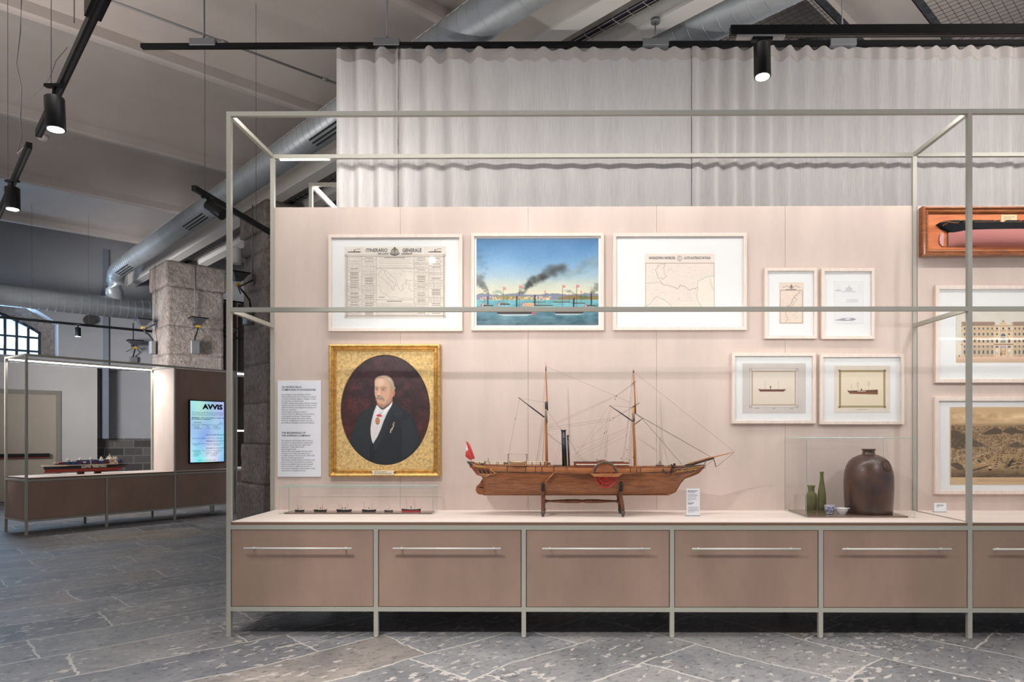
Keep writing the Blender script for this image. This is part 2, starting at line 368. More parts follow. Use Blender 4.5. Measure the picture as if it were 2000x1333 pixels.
# floor of irregular stone slabs
def floor_mat():
    m, nt, b = newmat('stone_slabs'); L = nt.links
    tc = nt.nodes.new('ShaderNodeTexCoord')
    n0 = nt.nodes.new('ShaderNodeTexNoise'); n0.inputs['Scale'].default_value = 1.3; n0.inputs['Detail'].default_value = 3; L.new(tc.outputs['Object'], n0.inputs[0])
    sub = nt.nodes.new('ShaderNodeVectorMath'); sub.operation = 'MULTIPLY_ADD'; sub.inputs[1].default_value = (.16, .16, 0); L.new(n0.outputs['Color'], sub.inputs[0]); L.new(tc.outputs['Object'], sub.inputs[2])
    n0b = nt.nodes.new('ShaderNodeTexNoise'); n0b.inputs['Scale'].default_value = 14; n0b.inputs['Detail'].default_value = 4; L.new(tc.outputs['Object'], n0b.inputs[0])
    sub2 = nt.nodes.new('ShaderNodeVectorMath'); sub2.operation = 'MULTIPLY_ADD'; sub2.inputs[1].default_value = (.045, .03, 0); L.new(n0b.outputs['Color'], sub2.inputs[0]); L.new(sub.outputs[0], sub2.inputs[2])
    def brick(vec, w, h):
        br = nt.nodes.new('ShaderNodeTexBrick'); L.new(vec, br.inputs['Vector']); br.inputs['Scale'].default_value = 1
        br.inputs['Brick Width'].default_value = w; br.inputs['Row Height'].default_value = h; br.inputs['Mortar Size'].default_value = .0075; br.inputs['Mortar Smooth'].default_value = .25
        br.offset = .37; br.offset_frequency = 2; br.squash = .72; br.squash_frequency = 3
        br.inputs['Color1'].default_value = (0, 0, 0, 1); br.inputs['Color2'].default_value = (1, 1, 1, 1); br.inputs['Mortar'].default_value = (.5, .5, .5, 1); return br
    b1 = brick(sub2.outputs[0], 1.22, .5)
    mp = nt.nodes.new('ShaderNodeMapping'); mp.inputs['Rotation'].default_value = (0, 0, PI / 2); mp.inputs['Location'].default_value = (.35, .2, 0); L.new(sub2.outputs[0], mp.inputs[0])
    b2 = brick(mp.outputs[0], 1.25, .56)
    sx = nt.nodes.new('ShaderNodeSeparateXYZ'); L.new(tc.outputs['Object'], sx.inputs[0])
    gt = nt.nodes.new('ShaderNodeMath'); gt.operation = 'GREATER_THAN'; gt.inputs[1].default_value = 3.25; L.new(sx.outputs[0], gt.inputs[0])
    def mix(f, a, c, typ='MIX'):
        x = nt.nodes.new('ShaderNodeMix'); x.data_type = 'RGBA'; x.blend_type = typ
        if isinstance(f, float): x.inputs[0].default_value = f
        else: L.new(f, x.inputs[0])
        for i, v in ((6, a), (7, c)):
            if isinstance(v, tuple): x.inputs[i].default_value = (*s2l(v), 1)
            else: L.new(v, x.inputs[i])
        return x.outputs[2]
    idc = mix(gt.outputs[0], b1.outputs['Color'], b2.outputs['Color']); mor = mix(gt.outputs[0], b1.outputs['Fac'], b2.outputs['Fac'])
    slab = ramp(nt, idc, [(0, (100, 102, 106)), (.2, (134, 135, 136)), (.4, (112, 113, 116)), (.6, (138, 137, 135)), (.8, (122, 122, 123)), (1, (150, 137, 124))]).outputs[0]
    n1 = nt.nodes.new('ShaderNodeTexNoise'); n1.inputs['Scale'].default_value = 2.2; n1.inputs['Detail'].default_value = 8; n1.inputs['Roughness'].default_value = .65; n1.inputs['Distortion'].default_value = .6; L.new(tc.outputs['Object'], n1.inputs[0])
    tone = ramp(nt, n1.outputs['Fac'], [(.3, (182, 184, 190)), (.7, (255, 252, 248))]).outputs[0]
    slab = mix(1.0, slab, tone, 'MULTIPLY')
    # pale flaked patches
    mp2 = nt.nodes.new('ShaderNodeMapping'); mp2.inputs['Scale'].default_value = (.8, 1.25, 1); L.new(tc.outputs['Object'], mp2.inputs[0])
    n2 = nt.nodes.new('ShaderNodeTexNoise'); n2.inputs['Scale'].default_value = 15; n2.inputs['Detail'].default_value = 3.5; n2.inputs['Roughness'].default_value = .55; L.new(mp2.outputs[0], n2.inputs[0])
    n3 = nt.nodes.new('ShaderNodeTexNoise'); n3.inputs['Scale'].default_value = 1.5; n3.inputs['Detail'].default_value = 2; L.new(tc.outputs['Object'], n3.inputs[0])
    md = nt.nodes.new('ShaderNodeMath'); md.operation = 'MULTIPLY_ADD'; md.inputs[1].default_value = .38; L.new(n3.outputs['Fac'], md.inputs[0]); L.new(n2.outputs['Fac'], md.inputs[2])
    fl = ramp(nt, md.outputs[0], [(.80, (0, 0, 0)), (.82, (235, 235, 235))]).outputs[0]
    slab = mix(fl, slab, (162, 156, 150))
    n4 = nt.nodes.new('ShaderNodeTexNoise'); n4.inputs['Scale'].default_value = 26; n4.inputs['Detail'].default_value = 6; L.new(mp2.outputs[0], n4.inputs[0])
    dk = ramp(nt, n4.outputs['Fac'], [(.32, (150, 150, 150)), (.45, (255, 255, 255))]).outputs[0]
    slab = mix(.7, slab, dk, 'MULTIPLY')
    col = mix(mor, slab, (158, 154, 148)); L.new(col, b.inputs['Base Color']); b.inputs['Roughness'].default_value = .55
    bump_from(nt, b, n1.outputs['Fac'], .35, .02)
    return m
f = MB(); f.b2((-6, -4, -.1), (16, 18.5, 0)); struct(hb(f, 'floor', floor_mat()), 'grey stone slab floor with pale joints')
# jack-arched ceiling
ys = [TS(hz(0, y, ZR))[1] for y in (15, 215, 340, 430)]
print('rib s', ys)
pitch = (ys[3] - ys[0]) / 3; srib = [ys[0] + pitch * k for k in range(-4, 5)]
MAT['ceil'] = M('ceiling_plaster', (182, 172, 165), .9, var=.05, vs=.7)
c = MB(); rows = []
for x in (-6, 16):
    r = []
    for k in range(-5, 5):
        s0 = ys[0] + pitch * k
        for i in range(13):
            q = i / 12; r.append((x, s0 + pitch * q, ZR + .1 + .34 * (1 - (2 * q - 1) ** 2)))
    r = [p for p in r if p[1] < 18.6]; rows.append(r)
n = len(rows[0]); c.grid(rows); c.add([(x, y, 6.0) for x, y in ((-6, rows[0][0][1]), (16, rows[0][0][1]), (16, 18.6), (-6, 18.6))], [(0, 1, 2, 3)], False)
struct(hb(c, 'ceiling', MAT['ceil']), 'white plastered ceiling of shallow arches')
for i, s0 in enumerate(srib):
    if s0 > 18: continue
    r = MB(); r.bb((5, s0, ZR + .1), (22, .11, .2), .02); struct(hb(r, 'trim_%d' % (i + 1), MAT['ceil']), 'white ceiling rib')
# girders
T1 = TS(hz(343, 507, 4.5))[0]; T2 = (TS(hz(402, 515, 4.5))[0] + TS(hz(1214, 63, 4.5))[0]) / 2
T1 = (T1 + TS(hz(1045, 65, 4.5))[0]) / 2
print('beam t', T1, T2)
for i, (tt, lb) in enumerate(((T1, 'white steel girder beside the near air duct'), (T2, 'white steel girder carrying the cable tray'))):
    g = MB(); g.b2((tt, -3, 4.5), (tt + .16, SW, 4.525)); g.b2((tt + .02, -3, 4.525), (tt + .14, SW, 5.25))
    o = hb(g, 'steel_girder', MAT['stonepaint']); tag(o, lb, 'beam')
# far wall with arched window opening
tw1 = hs(114, 633, SW)[0]; zs = hs(114, 633, SW)[2]; tw0 = tw1 - 3.3; tc_ = (tw0 + tw1) / 2; hw = (tw1 - tw0) / 2; zb = 2.86; rise = .62
arc = lambda t, z0=zs, r=rise, h=hw, c0=tc_: z0 + r * (1 - ((t - c0) / h) ** 2)
w = MB(); a, z1 = -6, 5.95
w.b2((a, SW, 0), (tw0, SW + .6, z1)); w.b2((tw1, SW, 2.7), (16, SW + .6, z1)); w.b2((tw0, SW, 0), (tw1, SW + .6, zb)); w.b2((tw1, SW, 0), (hs(190, 800, SW)[0], SW + .6, 2.7))
N = 24
for i in range(N):
    ta, tb = tw0 + (tw1 - tw0) * i / N, tw0 + (tw1 - tw0) * (i + 1) / N
    w.add([(ta, SW, arc(ta)), (tb, SW, arc(tb)), (tb, SW + .6, arc(tb)), (ta, SW + .6, arc(ta)), (ta, SW, z1), (tb, SW, z1), (tb, SW + .6, z1), (ta, SW + .6, z1)],
          [(0, 1, 2, 3), (4, 5, 6, 7), (0, 1, 5, 4), (1, 2, 6, 5), (2, 3, 7, 6), (3, 0, 4, 7)], False)
tl = hs(190, 800, SW)[0]
w.b2((tl, SW + .22, 1.2), (16, SW + .6, 2.7))
struct(hb(w, 'wall_far', MAT['plasterd']), 'grey plaster wall behind the lit case')
def dado_mat():
    m, nt, b = newmat('dark_stone_courses'); tc = nt.nodes.new('ShaderNodeTexCoord'); mp = nt.nodes.new('ShaderNodeMapping'); mp.inputs['Rotation'].default_value = (PI / 2, 0, 0)
    nt.links.new(tc.outputs['Object'], mp.inputs[0]); br = nt.nodes.new('ShaderNodeTexBrick'); nt.links.new(mp.outputs[0], br.inputs[0]); br.inputs['Scale'].default_value = 1
    br.inputs['Brick Width'].default_value = .36; br.inputs['Row Height'].default_value = .17; br.inputs['Mortar Size'].default_value = .012
    br.inputs['Color1'].default_value = (*s2l((60, 58, 56)), 1); br.inputs['Color2'].default_value = (*s2l((92, 88, 84)), 1); br.inputs['Mortar'].default_value = (*s2l((106, 103, 100)), 1)
    nt.links.new(br.outputs[0], b.inputs['Base Color']); b.inputs['Roughness'].default_value = .9
    n = tex_noise(nt, 9, 6); bump_from(nt, b, n.outputs['Fac'], .6, .04); return m
d = MB(); d.b2((tl, SW + .2, 0), (16, SW + .6, 1.22)); struct(hb(d, 'wall_base', dado_mat()), 'dark stone lower wall')
# window leaf, granite inner jamb and daylight pane
SI = SW + .42
wi = MB(); ti1 = hs(80, 650, SI)[0]; ti0 = tc_ * 2 - ti1; hi = (ti1 - ti0) / 2
z78 = hs(79, 650, SI)[2]; zc0 = hs(0, 625, SI)[2]
arci = lambda t: z78 + .48 * (1 - ((t - tc_) / hi) ** 2)
st = MB()
for sgn, ta, tb in ((1, ti1, tw1 + .05), (-1, tw0 - .05, ti0)): st.b2((ta, SI - .02, zb), (tb, SI + .12, 4.4))
for i in range(N):
    ta, tb = ti0 + (ti1 - ti0) * i / N, ti0 + (ti1 - ti0) * (i + 1) / N
    st.add([(ta, SI - .02, arci(ta)), (tb, SI - .02, arci(tb)), (tb, SI + .12, arci(tb)), (ta, SI + .12, arci(ta)), (ta, SI - .02, 4.5), (tb, SI - .02, 4.5), (tb, SI + .12, 4.5), (ta, SI + .12, 4.5)],
           [(0, 1, 2, 3), (4, 5, 6, 7), (0, 1, 5, 4), (1, 2, 6, 5), (2, 3, 7, 6), (3, 0, 4, 7)], False)
MAT['granite'] = None
def granite_mat(name, c1, c2, rough=.9):
    m, nt, b = newmat(name); n = tex_noise(nt, 16, 8, .72); r = ramp(nt, n.outputs['Fac'], [(.32, c1), (.68, c2)])
    n2 = tex_noise(nt, 2.0, 3); r2 = ramp(nt, n2.outputs['Fac'], [(.3, (205, 200, 196)), (.7, (255, 255, 255))])
    mx = nt.nodes.new('ShaderNodeMix'); mx.data_type = 'RGBA'; mx.blend_type = 'MULTIPLY'; mx.inputs[0].default_value = 1
    nt.links.new(r.outputs[0], mx.inputs[6]); nt.links.new(r2.outputs[0], mx.inputs[7]); nt.links.new(mx.outputs[2], b.inputs['Base Color']); b.inputs['Roughness'].default_value = rough
    n3 = tex_noise(nt, 22, 6, .62); bump_from(nt, b, n3.outputs['Fac'], .8, .05); return m
MAT['granite'] = granite_mat('rough_granite', (128, 116, 108), (178, 165, 156))
struct(hb(st, 'trim_20', MAT['granite']), 'granite window surround')
wf = MB(); fw = .045
for i in range(7):
    t_ = ti1 - fw / 2 - i * (hs(80, 650, SI)[0] - hs(58, 650, SI)[0]) * 1.0
    if t_ > ti0: wf.b2((t_ - fw / 2, SI + .0, zb), (t_ + fw / 2, SI + .05, arci(t_)))
step = hs(80, 650, SI)[0] - hs(58, 650, SI)[0]
n_b = int((ti1 - ti0) / step)
for i in range(7, n_b + 1):
    t_ = ti1 - i * step; wf.b2((t_ - fw / 2, SI, zb), (t_ + fw / 2, SI + .05, arci(t_)))
for py in (658, 685):
    z = hs(40, py, SI)[2]; wf.b2((ti0, SI - .005, z - .02), (ti1, SI + .045, z + .02))
for i in range(N):
    ta, tb = ti0 + (ti1 - ti0) * i / N, ti0 + (ti1 - ti0) * (i + 1) / N
    wf.tube([(ta, SI + .02, arci(ta) - .03), (tb, SI + .02, arci(tb) - .03)], .03, 6)
W1 = hb(wf, 'window_1', M('dark_window_steel', (40, 46, 52), .5)); struct(W1, 'arched steel window with small panes')
pn = MB(); pn.b2((ti0, SI + .06, zb), (ti1, SI + .07, 4.2))
m_, nt_, b_ = newmat('daylight_pane'); nn = tex_noise(nt_, 1.6, 3); rr = ramp(nt_, nn.outputs['Fac'], [(.35, (150, 198, 250)), (.65, (205, 230, 255))])
nt_.links.new(rr.outputs[0], b_.inputs['Emission Color']); b_.inputs['Emission Strength'].default_value = 2.6; b_.inputs['Base Color'].default_value = (.5, .6, .7, 1)
pnm = m_; o = pn.build('window_pane', pnm, W1); 
# door in the white lining
SD = SW - .06
dt1 = hs(113, 800, SD)[0]; dz = hs(60, 769, SD)[2]
dm = MB(); lt = hs(190, 800, SD)[0]
dm.b2((-6, SD, dz + .06), (lt, SW + .002, 2.7)); dm.b2((dt1 + .04, SD, 0), (lt, SW + .002, dz + .06)); dm.b2((-6, SD, 0), (dt1 - 2.2, SW + .002, dz + .06))
struct(hb(dm, 'wall_lining', MAT['plaster']), 'white lining of the wall around the door')
MAT['door'] = M('beige_door_paint', (158, 146, 130), .6, var=.02, vs=2)
db = MB(); db.b2((dt1 - 2.16, SD + .005, .01), (dt1 - 1.08, SD + .055, dz - .01)); db.b2((dt1 - 1.07, SD + .005, .01), (dt1 - .03, SD + .055, dz - .01))
D1 = hb(db, 'door_1', MAT['door']); struct(D1, 'beige double door with panic bar')
dfm = MB(); dfm.b2((dt1 - .03, SD - .02, 0), (dt1 + .05, SD + .05, dz + .07)); dfm.b2((dt1 - 2.24, SD - .02, dz - .01), (dt1 - .03, SD + .05, dz + .07)); dfm.b2((dt1 - 2.24, SD - .02, 0), (dt1 - 2.17, SD + .05, dz + .07))
dfm.build('door_frame', M('door_frame_grey', (124, 118, 108), .6), D1)
pz = hs(50, 890, SD)[2]; pt1 = hs(97, 890, SD - .08)[0]
pb = MB(); pb.bb(((pt1 - .5), SD - .07, pz), (1.0, .045, .07), .01); pb.b2((pt1 - .04, SD - .07, pz - .03), (pt1, SD, pz + .03)); pb.b2((pt1 - 1.0, SD - .07, pz - .03), (pt1 - .96, SD, pz + .03)); pb.build('panic_bar', MAT['black'], D1)
pr = MB(); pr.bb(((pt1 - .5), SD - .07, pz - .045), (.98, .05, .02), .004); pr.build('panic_bar_strip', M('dark_red_strip', (120, 30, 28), .4), D1)
# white pipe on the far wall
pp = MB(); tp = hs(207, 700, SW - .04)[0]; pp.b2((tp - .05, SW - .04, 1.22), (tp + .05, SW + .18, 5.2)); o = hb(pp, 'wall_duct', M('grey_wall_duct', (118, 124, 134), .6)); tag(o, 'narrow grey vertical casing on the far wall', 'pipe')

# granite pillars built of rough courses
def pillar(name, t, s, wt, ws, ztop, zcap, label, base=.0):
    root = thing(name, label, 'pillar', (U * (s + ws / 2) + V * (t + wt / 2)), RZ)
    b = MB(); zz = .0; g = random.Random(int(s * 10)); hs_ = []
    def block(x0, y0, x1, y1, z0, z1, j):
        nx, ny, nz = max(2, int((x1 - x0) / .05)), max(2, int((y1 - y0) / .05)), max(2, int((z1 - z0) / .05))
        bm = bmesh.new()
        def face(o, du, dv, nu, nv):
            vs = [[bm.verts.new(o + du * (i / nu) + dv * (k / nv)) for i in range(nu + 1)] for k in range(nv + 1)]
            for k in range(nv):
                for i in range(nu): bm.faces.new((vs[k][i], vs[k][i + 1], vs[k + 1][i + 1], vs[k + 1][i]))
        dx, dy, dz_ = Vector((x1 - x0, 0, 0)), Vector((0, y1 - y0, 0)), Vector((0, 0, z1 - z0)); o = Vector((x0, y0, z0))
        face(o, dx, dz_, nx, nz); face(o + dy, dx, dz_, nx, nz); face(o, dy, dz_, ny, nz); face(o + dx, dy, dz_, ny, nz); face(o, dx, dy, nx, ny); face(o + dz_, dx, dy, nx, ny)
        bmesh.ops.remove_doubles(bm, verts=bm.verts, dist=1e-4)
        c0 = Vector(((x0 + x1) / 2, (y0 + y1) / 2, (z0 + z1) / 2))
        for v in bm.verts:
            d = Vector((v.co.x - c0.x, v.co.y - c0.y, 0)); q = v.co * 5 + Vector((s, t, 0)); k = mnoise.noise(q) * .6 + mnoise.noise(q * 2.7) * .5
            ez = min(v.co.z - z0, z1 - v.co.z); dep = -.007 if ez < .01 else 0
            if d.length: v.co += d.normalized() * (k * j * .45 + dep)
        bm.verts.index_update(); b.add([v.co for v in bm.verts], [[v.index for v in f_.verts] for f_ in bm.faces], True); bm.free()
    z = 0; X, Y = wt / 2, ws / 2
    while z < zcap - .2:
        h = min(g.uniform(.5, .62), zcap - z); ex = base if z < .5 else (base * .4 if z < .95 else 0)
        if zcap - (z + h) < .25: h = zcap - z
        block(-X - ex, -Y - ex, X + ex, Y + ex, z, z + h, .018 if z > 1 else .03); z += h
    b.build('shaft', MAT['granite'], root)
    b = MB(); block(-X - .04, -Y - .04, X + .04, Y + .04, zcap + .002, ztop, .012); b.build('capital', MAT['granite'], root)
    return root
A0 = TS(CW(-6.48 * 1.085, 11.5 * 1.085)); B0 = TS(CW(-3.56 * 1.085, 8.55 * 1.085))
pillar('granite_pillar', A0[0], A0[1], .975, .975, 4.49, 4.04, 'rough granite pillar behind the screen wall, with a floodlight on its front', .03)
pillar('granite_pillar', B0[0], B0[1], .975, .85, 4.495, 4.12, 'rough granite pillar just left of the pink board wall', .07)
pillar('granite_pillar', 3.85, 4.95, .62, .8, 4.49, 4.1, 'granite pillar behind the curtain, only its top showing', .03)
SPL = {}
# ---------------- air ducts
def duct(name, pts, r, label, slots=(), seam=.13):
    pts = [Vector(p) for p in pts]; root = thing(name, label, 'duct', (0, 0, 0), RZ); d = MB(); d.tube(pts, r, 28)
    d.build('duct_pipe', MAT['duct'], root)
    k = MB(); tot = 0
    for a, b2 in zip(pts[:-1], pts[1:]):
        L = (b2 - a).length; dr = (b2 - a).normalized(); m = int(L / seam)
        for i in range(m):
            p = a + dr * (seam * (i + .5)); ring = k.ring_at(p, dr, r + .001, 28); k.tube(ring, .0022, 5, closed=True)
    k.build('duct_seams', MAT['duct'], root)
    for (s0, s1, angs) in slots:
        m = MB()
        for an in angs:
            off = Vector((-math.sin(an), 0, -math.cos(an))) * (r + .002); T = pts[-1].x; Z = pts[-1].z if False else pts[1].z
            T = pts[1].x; m.tube([Vector((T, s0, Z)) + off, Vector((T, s1, Z)) + off], .009, 6)
        m.build('slot_diffuser', MAT['dark'], root)
    return root
ZD = 4.56; q = TS(hz(655, 228, ZD)); TD = (q[0] + TS(hz(403, 413, ZD))[0]) / 2
ZH = 3.86; qe = TS(hz(222, 524, ZD)); qh = TS(hz(150, 592, ZH)); SH = qh[1]
print('duct', TD, qe, qh)
def sy(px): # s along duct 1 seen at this column
    return ht(px, 300, TD)[1]
E_ = SH
duct('air_duct', [(TD, 1.0, ZD), (TD, E_ - .35, ZD), (TD, E_ - .12, ZD - .06), (TD, E_ - .02, ZD - .2), (TD, E_, ZD - .35), (TD, E_, ZH + .14)], .155,
     'long round metal air duct running diagonally below the ceiling, passing left of the curtain',
     [(sy(655) - .5, sy(622), (.15, .42, .69)), (sy(410), sy(372), (.15, .42, .69)), (sy(262), sy(238), (.15, .42, .69))])
duct('air_duct', [(-6, SH, ZH), (6, SH, ZH)], .205, 'wide round metal air duct running across the far wall')
qq = TS(hz(1392, 30, 4.64))
duct('air_duct', [(qq[0], -1.5, 4.64), (qq[0], 9, 4.64)], .185, 'round metal air duct at top right beside the wire guard')
# cable tray
ct = thing('cable_tray', 'wire cable tray with dark cables along the girder at the top', 'cable tray', (0, 0, 0), RZ)
m = MB(); tt = T2 - .1
for i in range(110):
    s_ = -1 + i * .15; m.tube([(tt - .05, s_, 4.67), (tt - .05, s_, 4.58), (tt + .05, s_, 4.58), (tt + .05, s_, 4.67)], .003, 5)
for x, z in ((-.05, 4.67), (-.05, 4.58), (0, 4.58), (.05, 4.58), (.05, 4.67)): m.tube([(tt + x, -1, z), (tt + x, 15.4, z)], .003, 5)
m.build('wire_basket', M('zinc_wire', (190, 190, 188), .4, .4), ct)
for x, z, col, r in ((-.02, 4.60, (40, 36, 60), .014), (.02, 4.60, (26, 24, 26), .016), (0, 4.625, (20, 70, 60), .01)):
    m = MB(); m.tube([(tt + x + .006 * math.sin(i * 1.3), -1 + i * .6, z) for i in range(28)], r, 6); m.build('cable', M('cable_sheath', col, .5), ct)
# wire guard under the ceiling at right
MAT['lsteel'] = M('weathered_steel_angle', (66, 68, 70), .6, .3, var=.35, vs=30)
MAT['wire'] = M('guard_wire', (38, 36, 34), .6)
ZG = 4.95
s1, s2, s3 = TS(hz(1642, 42, ZG))[1], TS(hz(1824, 43, ZG))[1], TS(hz(1400, 80, ZG))[1]; gt0 = qq[0] + .22
print('guard', s1, s2, s3, gt0)
g_ = thing('wire_guard', 'black wire mesh guard on steel angles at upper right', 'mesh guard', (0, 0, 0), RZ)
for s_ in (s1, s2, s3):
    m = MB(); m.b2((gt0 - .2, s_ - .035, ZG), (12, s_ + .035, ZG + .008)); m.b2((gt0 - .2, s_ + .027, ZG), (12, s_ + .035, ZG + .06)); m.build('steel_angle', MAT['lsteel'], g_)
for (sa, sb, nm) in ((s1, s3 + 1.5, 'mesh_panel'), (s2 - 2.6, s2, 'mesh_panel')):
    m = MB(); x = gt0
    while x < 11: m.tube([(x, sa, ZG + .015), (x, sb, ZG + .015)], .0021, 4, False); x += .066
    y = sa
    while y < sb: m.tube([(gt0, y, ZG + .018), (11, y, ZG + .018)], .0021, 4, False); y += .066
    m.build(nm, MAT['wire'], g_)
m = MB(); tq = ht(1930, 60, 6.0)
# brace between the guard and the girder
pa, pb_ = hz(1690, 62, 4.88), hz(1560, 84, 4.88)
m = MB(); m.tube([pa, pb_], .03, 6); o = m.build('steel_brace', MAT['lsteel']); tag(o, 'dark steel brace under the wire guard, left of the hanging rail rod', 'brace')

# ---------------- lighting tracks and lamps
ZT = 3.33
def track(pts, label, w=.036, h=.044):
    root = thing('lighting_track', label, 'lighting track', pts[0]); a = Vector(pts[0])
    for p, q2 in zip(pts[:-1], pts[1:]):
        p, q2 = Vector(p) - a, Vector(q2) - a; d = q2 - p; ang = math.atan2(d.y, d.x)
        m = MB(); m.box((p + q2) / 2, (d.length, w, h), ang); m.build('track_profile', MAT['black'], root)
        m = MB(); m.box((p + q2) / 2 - Vector((0, 0, h / 2)), (d.length, w * .35, .003), ang); m.build('track_slot', M('track_slot', (50, 50, 52), .3, .5) if 'ts' not in MAT else MAT['ts'], root)
    return root
MAT['ts'] = M('track_slot', (52, 52, 54), .35, .5)
def lamp(top, axis, r, L, label, stem=.05, lit=True):
    root = thing('track_spotlight', label, 'spotlight', top); ax = Vector(axis).normalized(); st0 = Vector((0, 0, -stem))
    m = MB(); m.cyl((0, 0, 0), st0, .011, 10); m.box((0, 0, -.008), (.1, .03, .016)); m.cyl(st0 + Vector((0, -.018, 0)), st0 + Vector((0, .018, 0)), .016, 12); m.build('bracket', MAT['black'], root)
    c0 = st0 + ax * (L * .12) * 0; a = st0; b = st0 + ax * L; sh = ax * .0
    off = ax.cross(Vector((0, 1, 0))).normalized() * 0
    m = MB(); m.tube([a, a + ax * .004, b - ax * .004, b], [r * .92, r, r, r * .98], 28); m.build('lamp_body', MAT['black'], root)
    m = MB(); m.tube([b + ax * .0005, b + ax * .002], [r * .82, r * .82], 24); m.build('lens', MAT['lens'] if lit else MAT['black'], root)
    return root
pA = [hz(238, -90, ZT), hz(75, 262, ZT)]
track(pA, 'black lighting track descending at top left, nearer piece')
m = MB(); d0 = (pA[0] - pA[1]).normalized(); c0 = hz(192, 2, ZT + .02); m.box(c0 + Vector((0, 0, .01)), (.26, .07, .075), math.atan2(d0.y, d0.x)); o = m.build('track_driver_box', MAT['black']); tag(o, 'black driver box clamped on the near lighting track at top left', 'driver box')
track([hz(57, 284, ZT), hz(-6, 428, ZT)], 'black lighting track at far left, below the nearer piece')
track([hz(378, 367, ZT), hz(548, 466, ZT)], 'short black lighting track crossing the left end of the display frame')
track([hz(-30, 617, ZT), hz(300, 648, ZT)], 'black lighting track in front of the far wall and arched window')
lamp(hz(106, 165, ZT - .03), (.06, -.02, -1), .05, .185, 'black spotlight hanging from the nearer left track', .075)
lamp(hz(24, 352, ZT - .03), (.03, -.02, -1), .05, .17, 'black spotlight hanging at the far left edge', .06)
lamp(hz(406, 383.4, ZT - .018), (.82, -.1, -.55), .048, .17, 'black spotlight tilted sideways below the short track', .07, False)
lamp(hz(152, 634, ZT - .02), (0, 0, -1), .048, .16, 'small black spotlight in front of the far wall, right of the window', .06)
yt = 3.4
tr = track([P(1426, 60, yt), P(2140, 60, yt)], 'thick black lighting track at top right', .036, .046)
m = MB(); a = P(1438, 70.5, yt); b = P(1532, 75.5, yt); m.b2((a.x, yt - .015, b.z), (b.x, yt + .015, a.z)); o = m.build('spotlight_adapter', M('adapter_silver', (176, 172, 170), .5)); tag(o, 'pale adapter clipped under the top right track', 'adapter')
lamp(P(1488, 74, yt), (.0, -.06, -1), .041, .165, 'black lit spotlight hanging in front of the curtain, top right', .035)
# suspension cables and loose wires
MAT['cable'] = M('thin_steel_cable', (74, 72, 70), .5)
def cable(p0, p1, label, r=.0022, mid=None):
    m = MB(); pts = [p0] + (mid or []) + [p1]; m.tube(pts, r, 5); o = m.build('suspension_cable', MAT['cable']); tag(o, label, 'cable'); return o
def vert(px, py, z0, z1, label, r=.0022):
    b = hz(px, py, z0); return cable(b, (b.x, b.y, z1), label, r)
vert(100, 172, ZT, 5.5, 'thin steel cable holding the near left track')
vert(145, 45, ZT, 5.5, 'thin steel cable rising at top left, right of the longer one')
vert(15, 362, ZT, 5.3, 'thin steel cable holding the far left track')
vert(400, 372, ZT, 5.5, 'thin steel cable holding the short track')
vert(500, 432, ZT, 5.4, 'thin steel cable behind the display frame corner')
vert(62, 626, ZT, 5.4, 'thin cable holding the track by the window')
vert(173, 637, ZT, 5.4, 'thin cable holding the far track, right of the small spotlight')
p0 = hz(36, 300, 3.5); ln = [hz(42, 0, 4.7), hz(40, 60, 4.5), hz(32, 125, 4.25), hz(42, 170, 4.1), hz(40, 235, 3.85), hz(42, 270, 3.6), hz(34, 300, 3.42), hz(50, 285, 3.38)]
m = MB(); m.tube([Vector(p) for p in ln], .004, 6); o = m.build('loose_cable', M('grey_flex', (110, 106, 104), .6)); tag(o, 'grey wavy power cable dangling at the far left', 'cable')
m = MB(); m.tube([hz(132, 92, 3.6), hz(110, 118, 3.5), hz(98, 150, 3.45), hz(80, 175, 3.5), hz(58, 195, 3.6)], .0022, 5); o = m.build('loose_wire', MAT['cable']); tag(o, 'thin loose wire curling beside the near left track', 'wire')
pc = hz(213, 0, 5.16); pd = hz(660, 164, 5.16)
cd = MB(); cd.tube([pc + (pc - pd) * .3, pd - (pd - pc) * .01], .012, 8)
for f_ in (.45, .93):
    q3 = pc.lerp(pd, f_); cd.tube([q3 - (pd - pc).normalized() * .03, q3 + (pd - pc).normalized() * .03], .02, 10)
o = cd.build('ceiling_conduit', M('grey_conduit', (128, 128, 126), .5)); tag(o, 'thin grey conduit running across the ceiling at top left', 'conduit')
sdp = hz(84, 265, 5.16); m = MB(); m.lathe([(.02, -.06), (.055, -.055), (.065, -.03), (.065, 0)], sdp, 20); o = m.build('smoke_detector', M('offwhite_plastic', (206, 198, 188), .5)); tag(o, 'round white smoke detector on the ceiling at left', 'smoke detector')

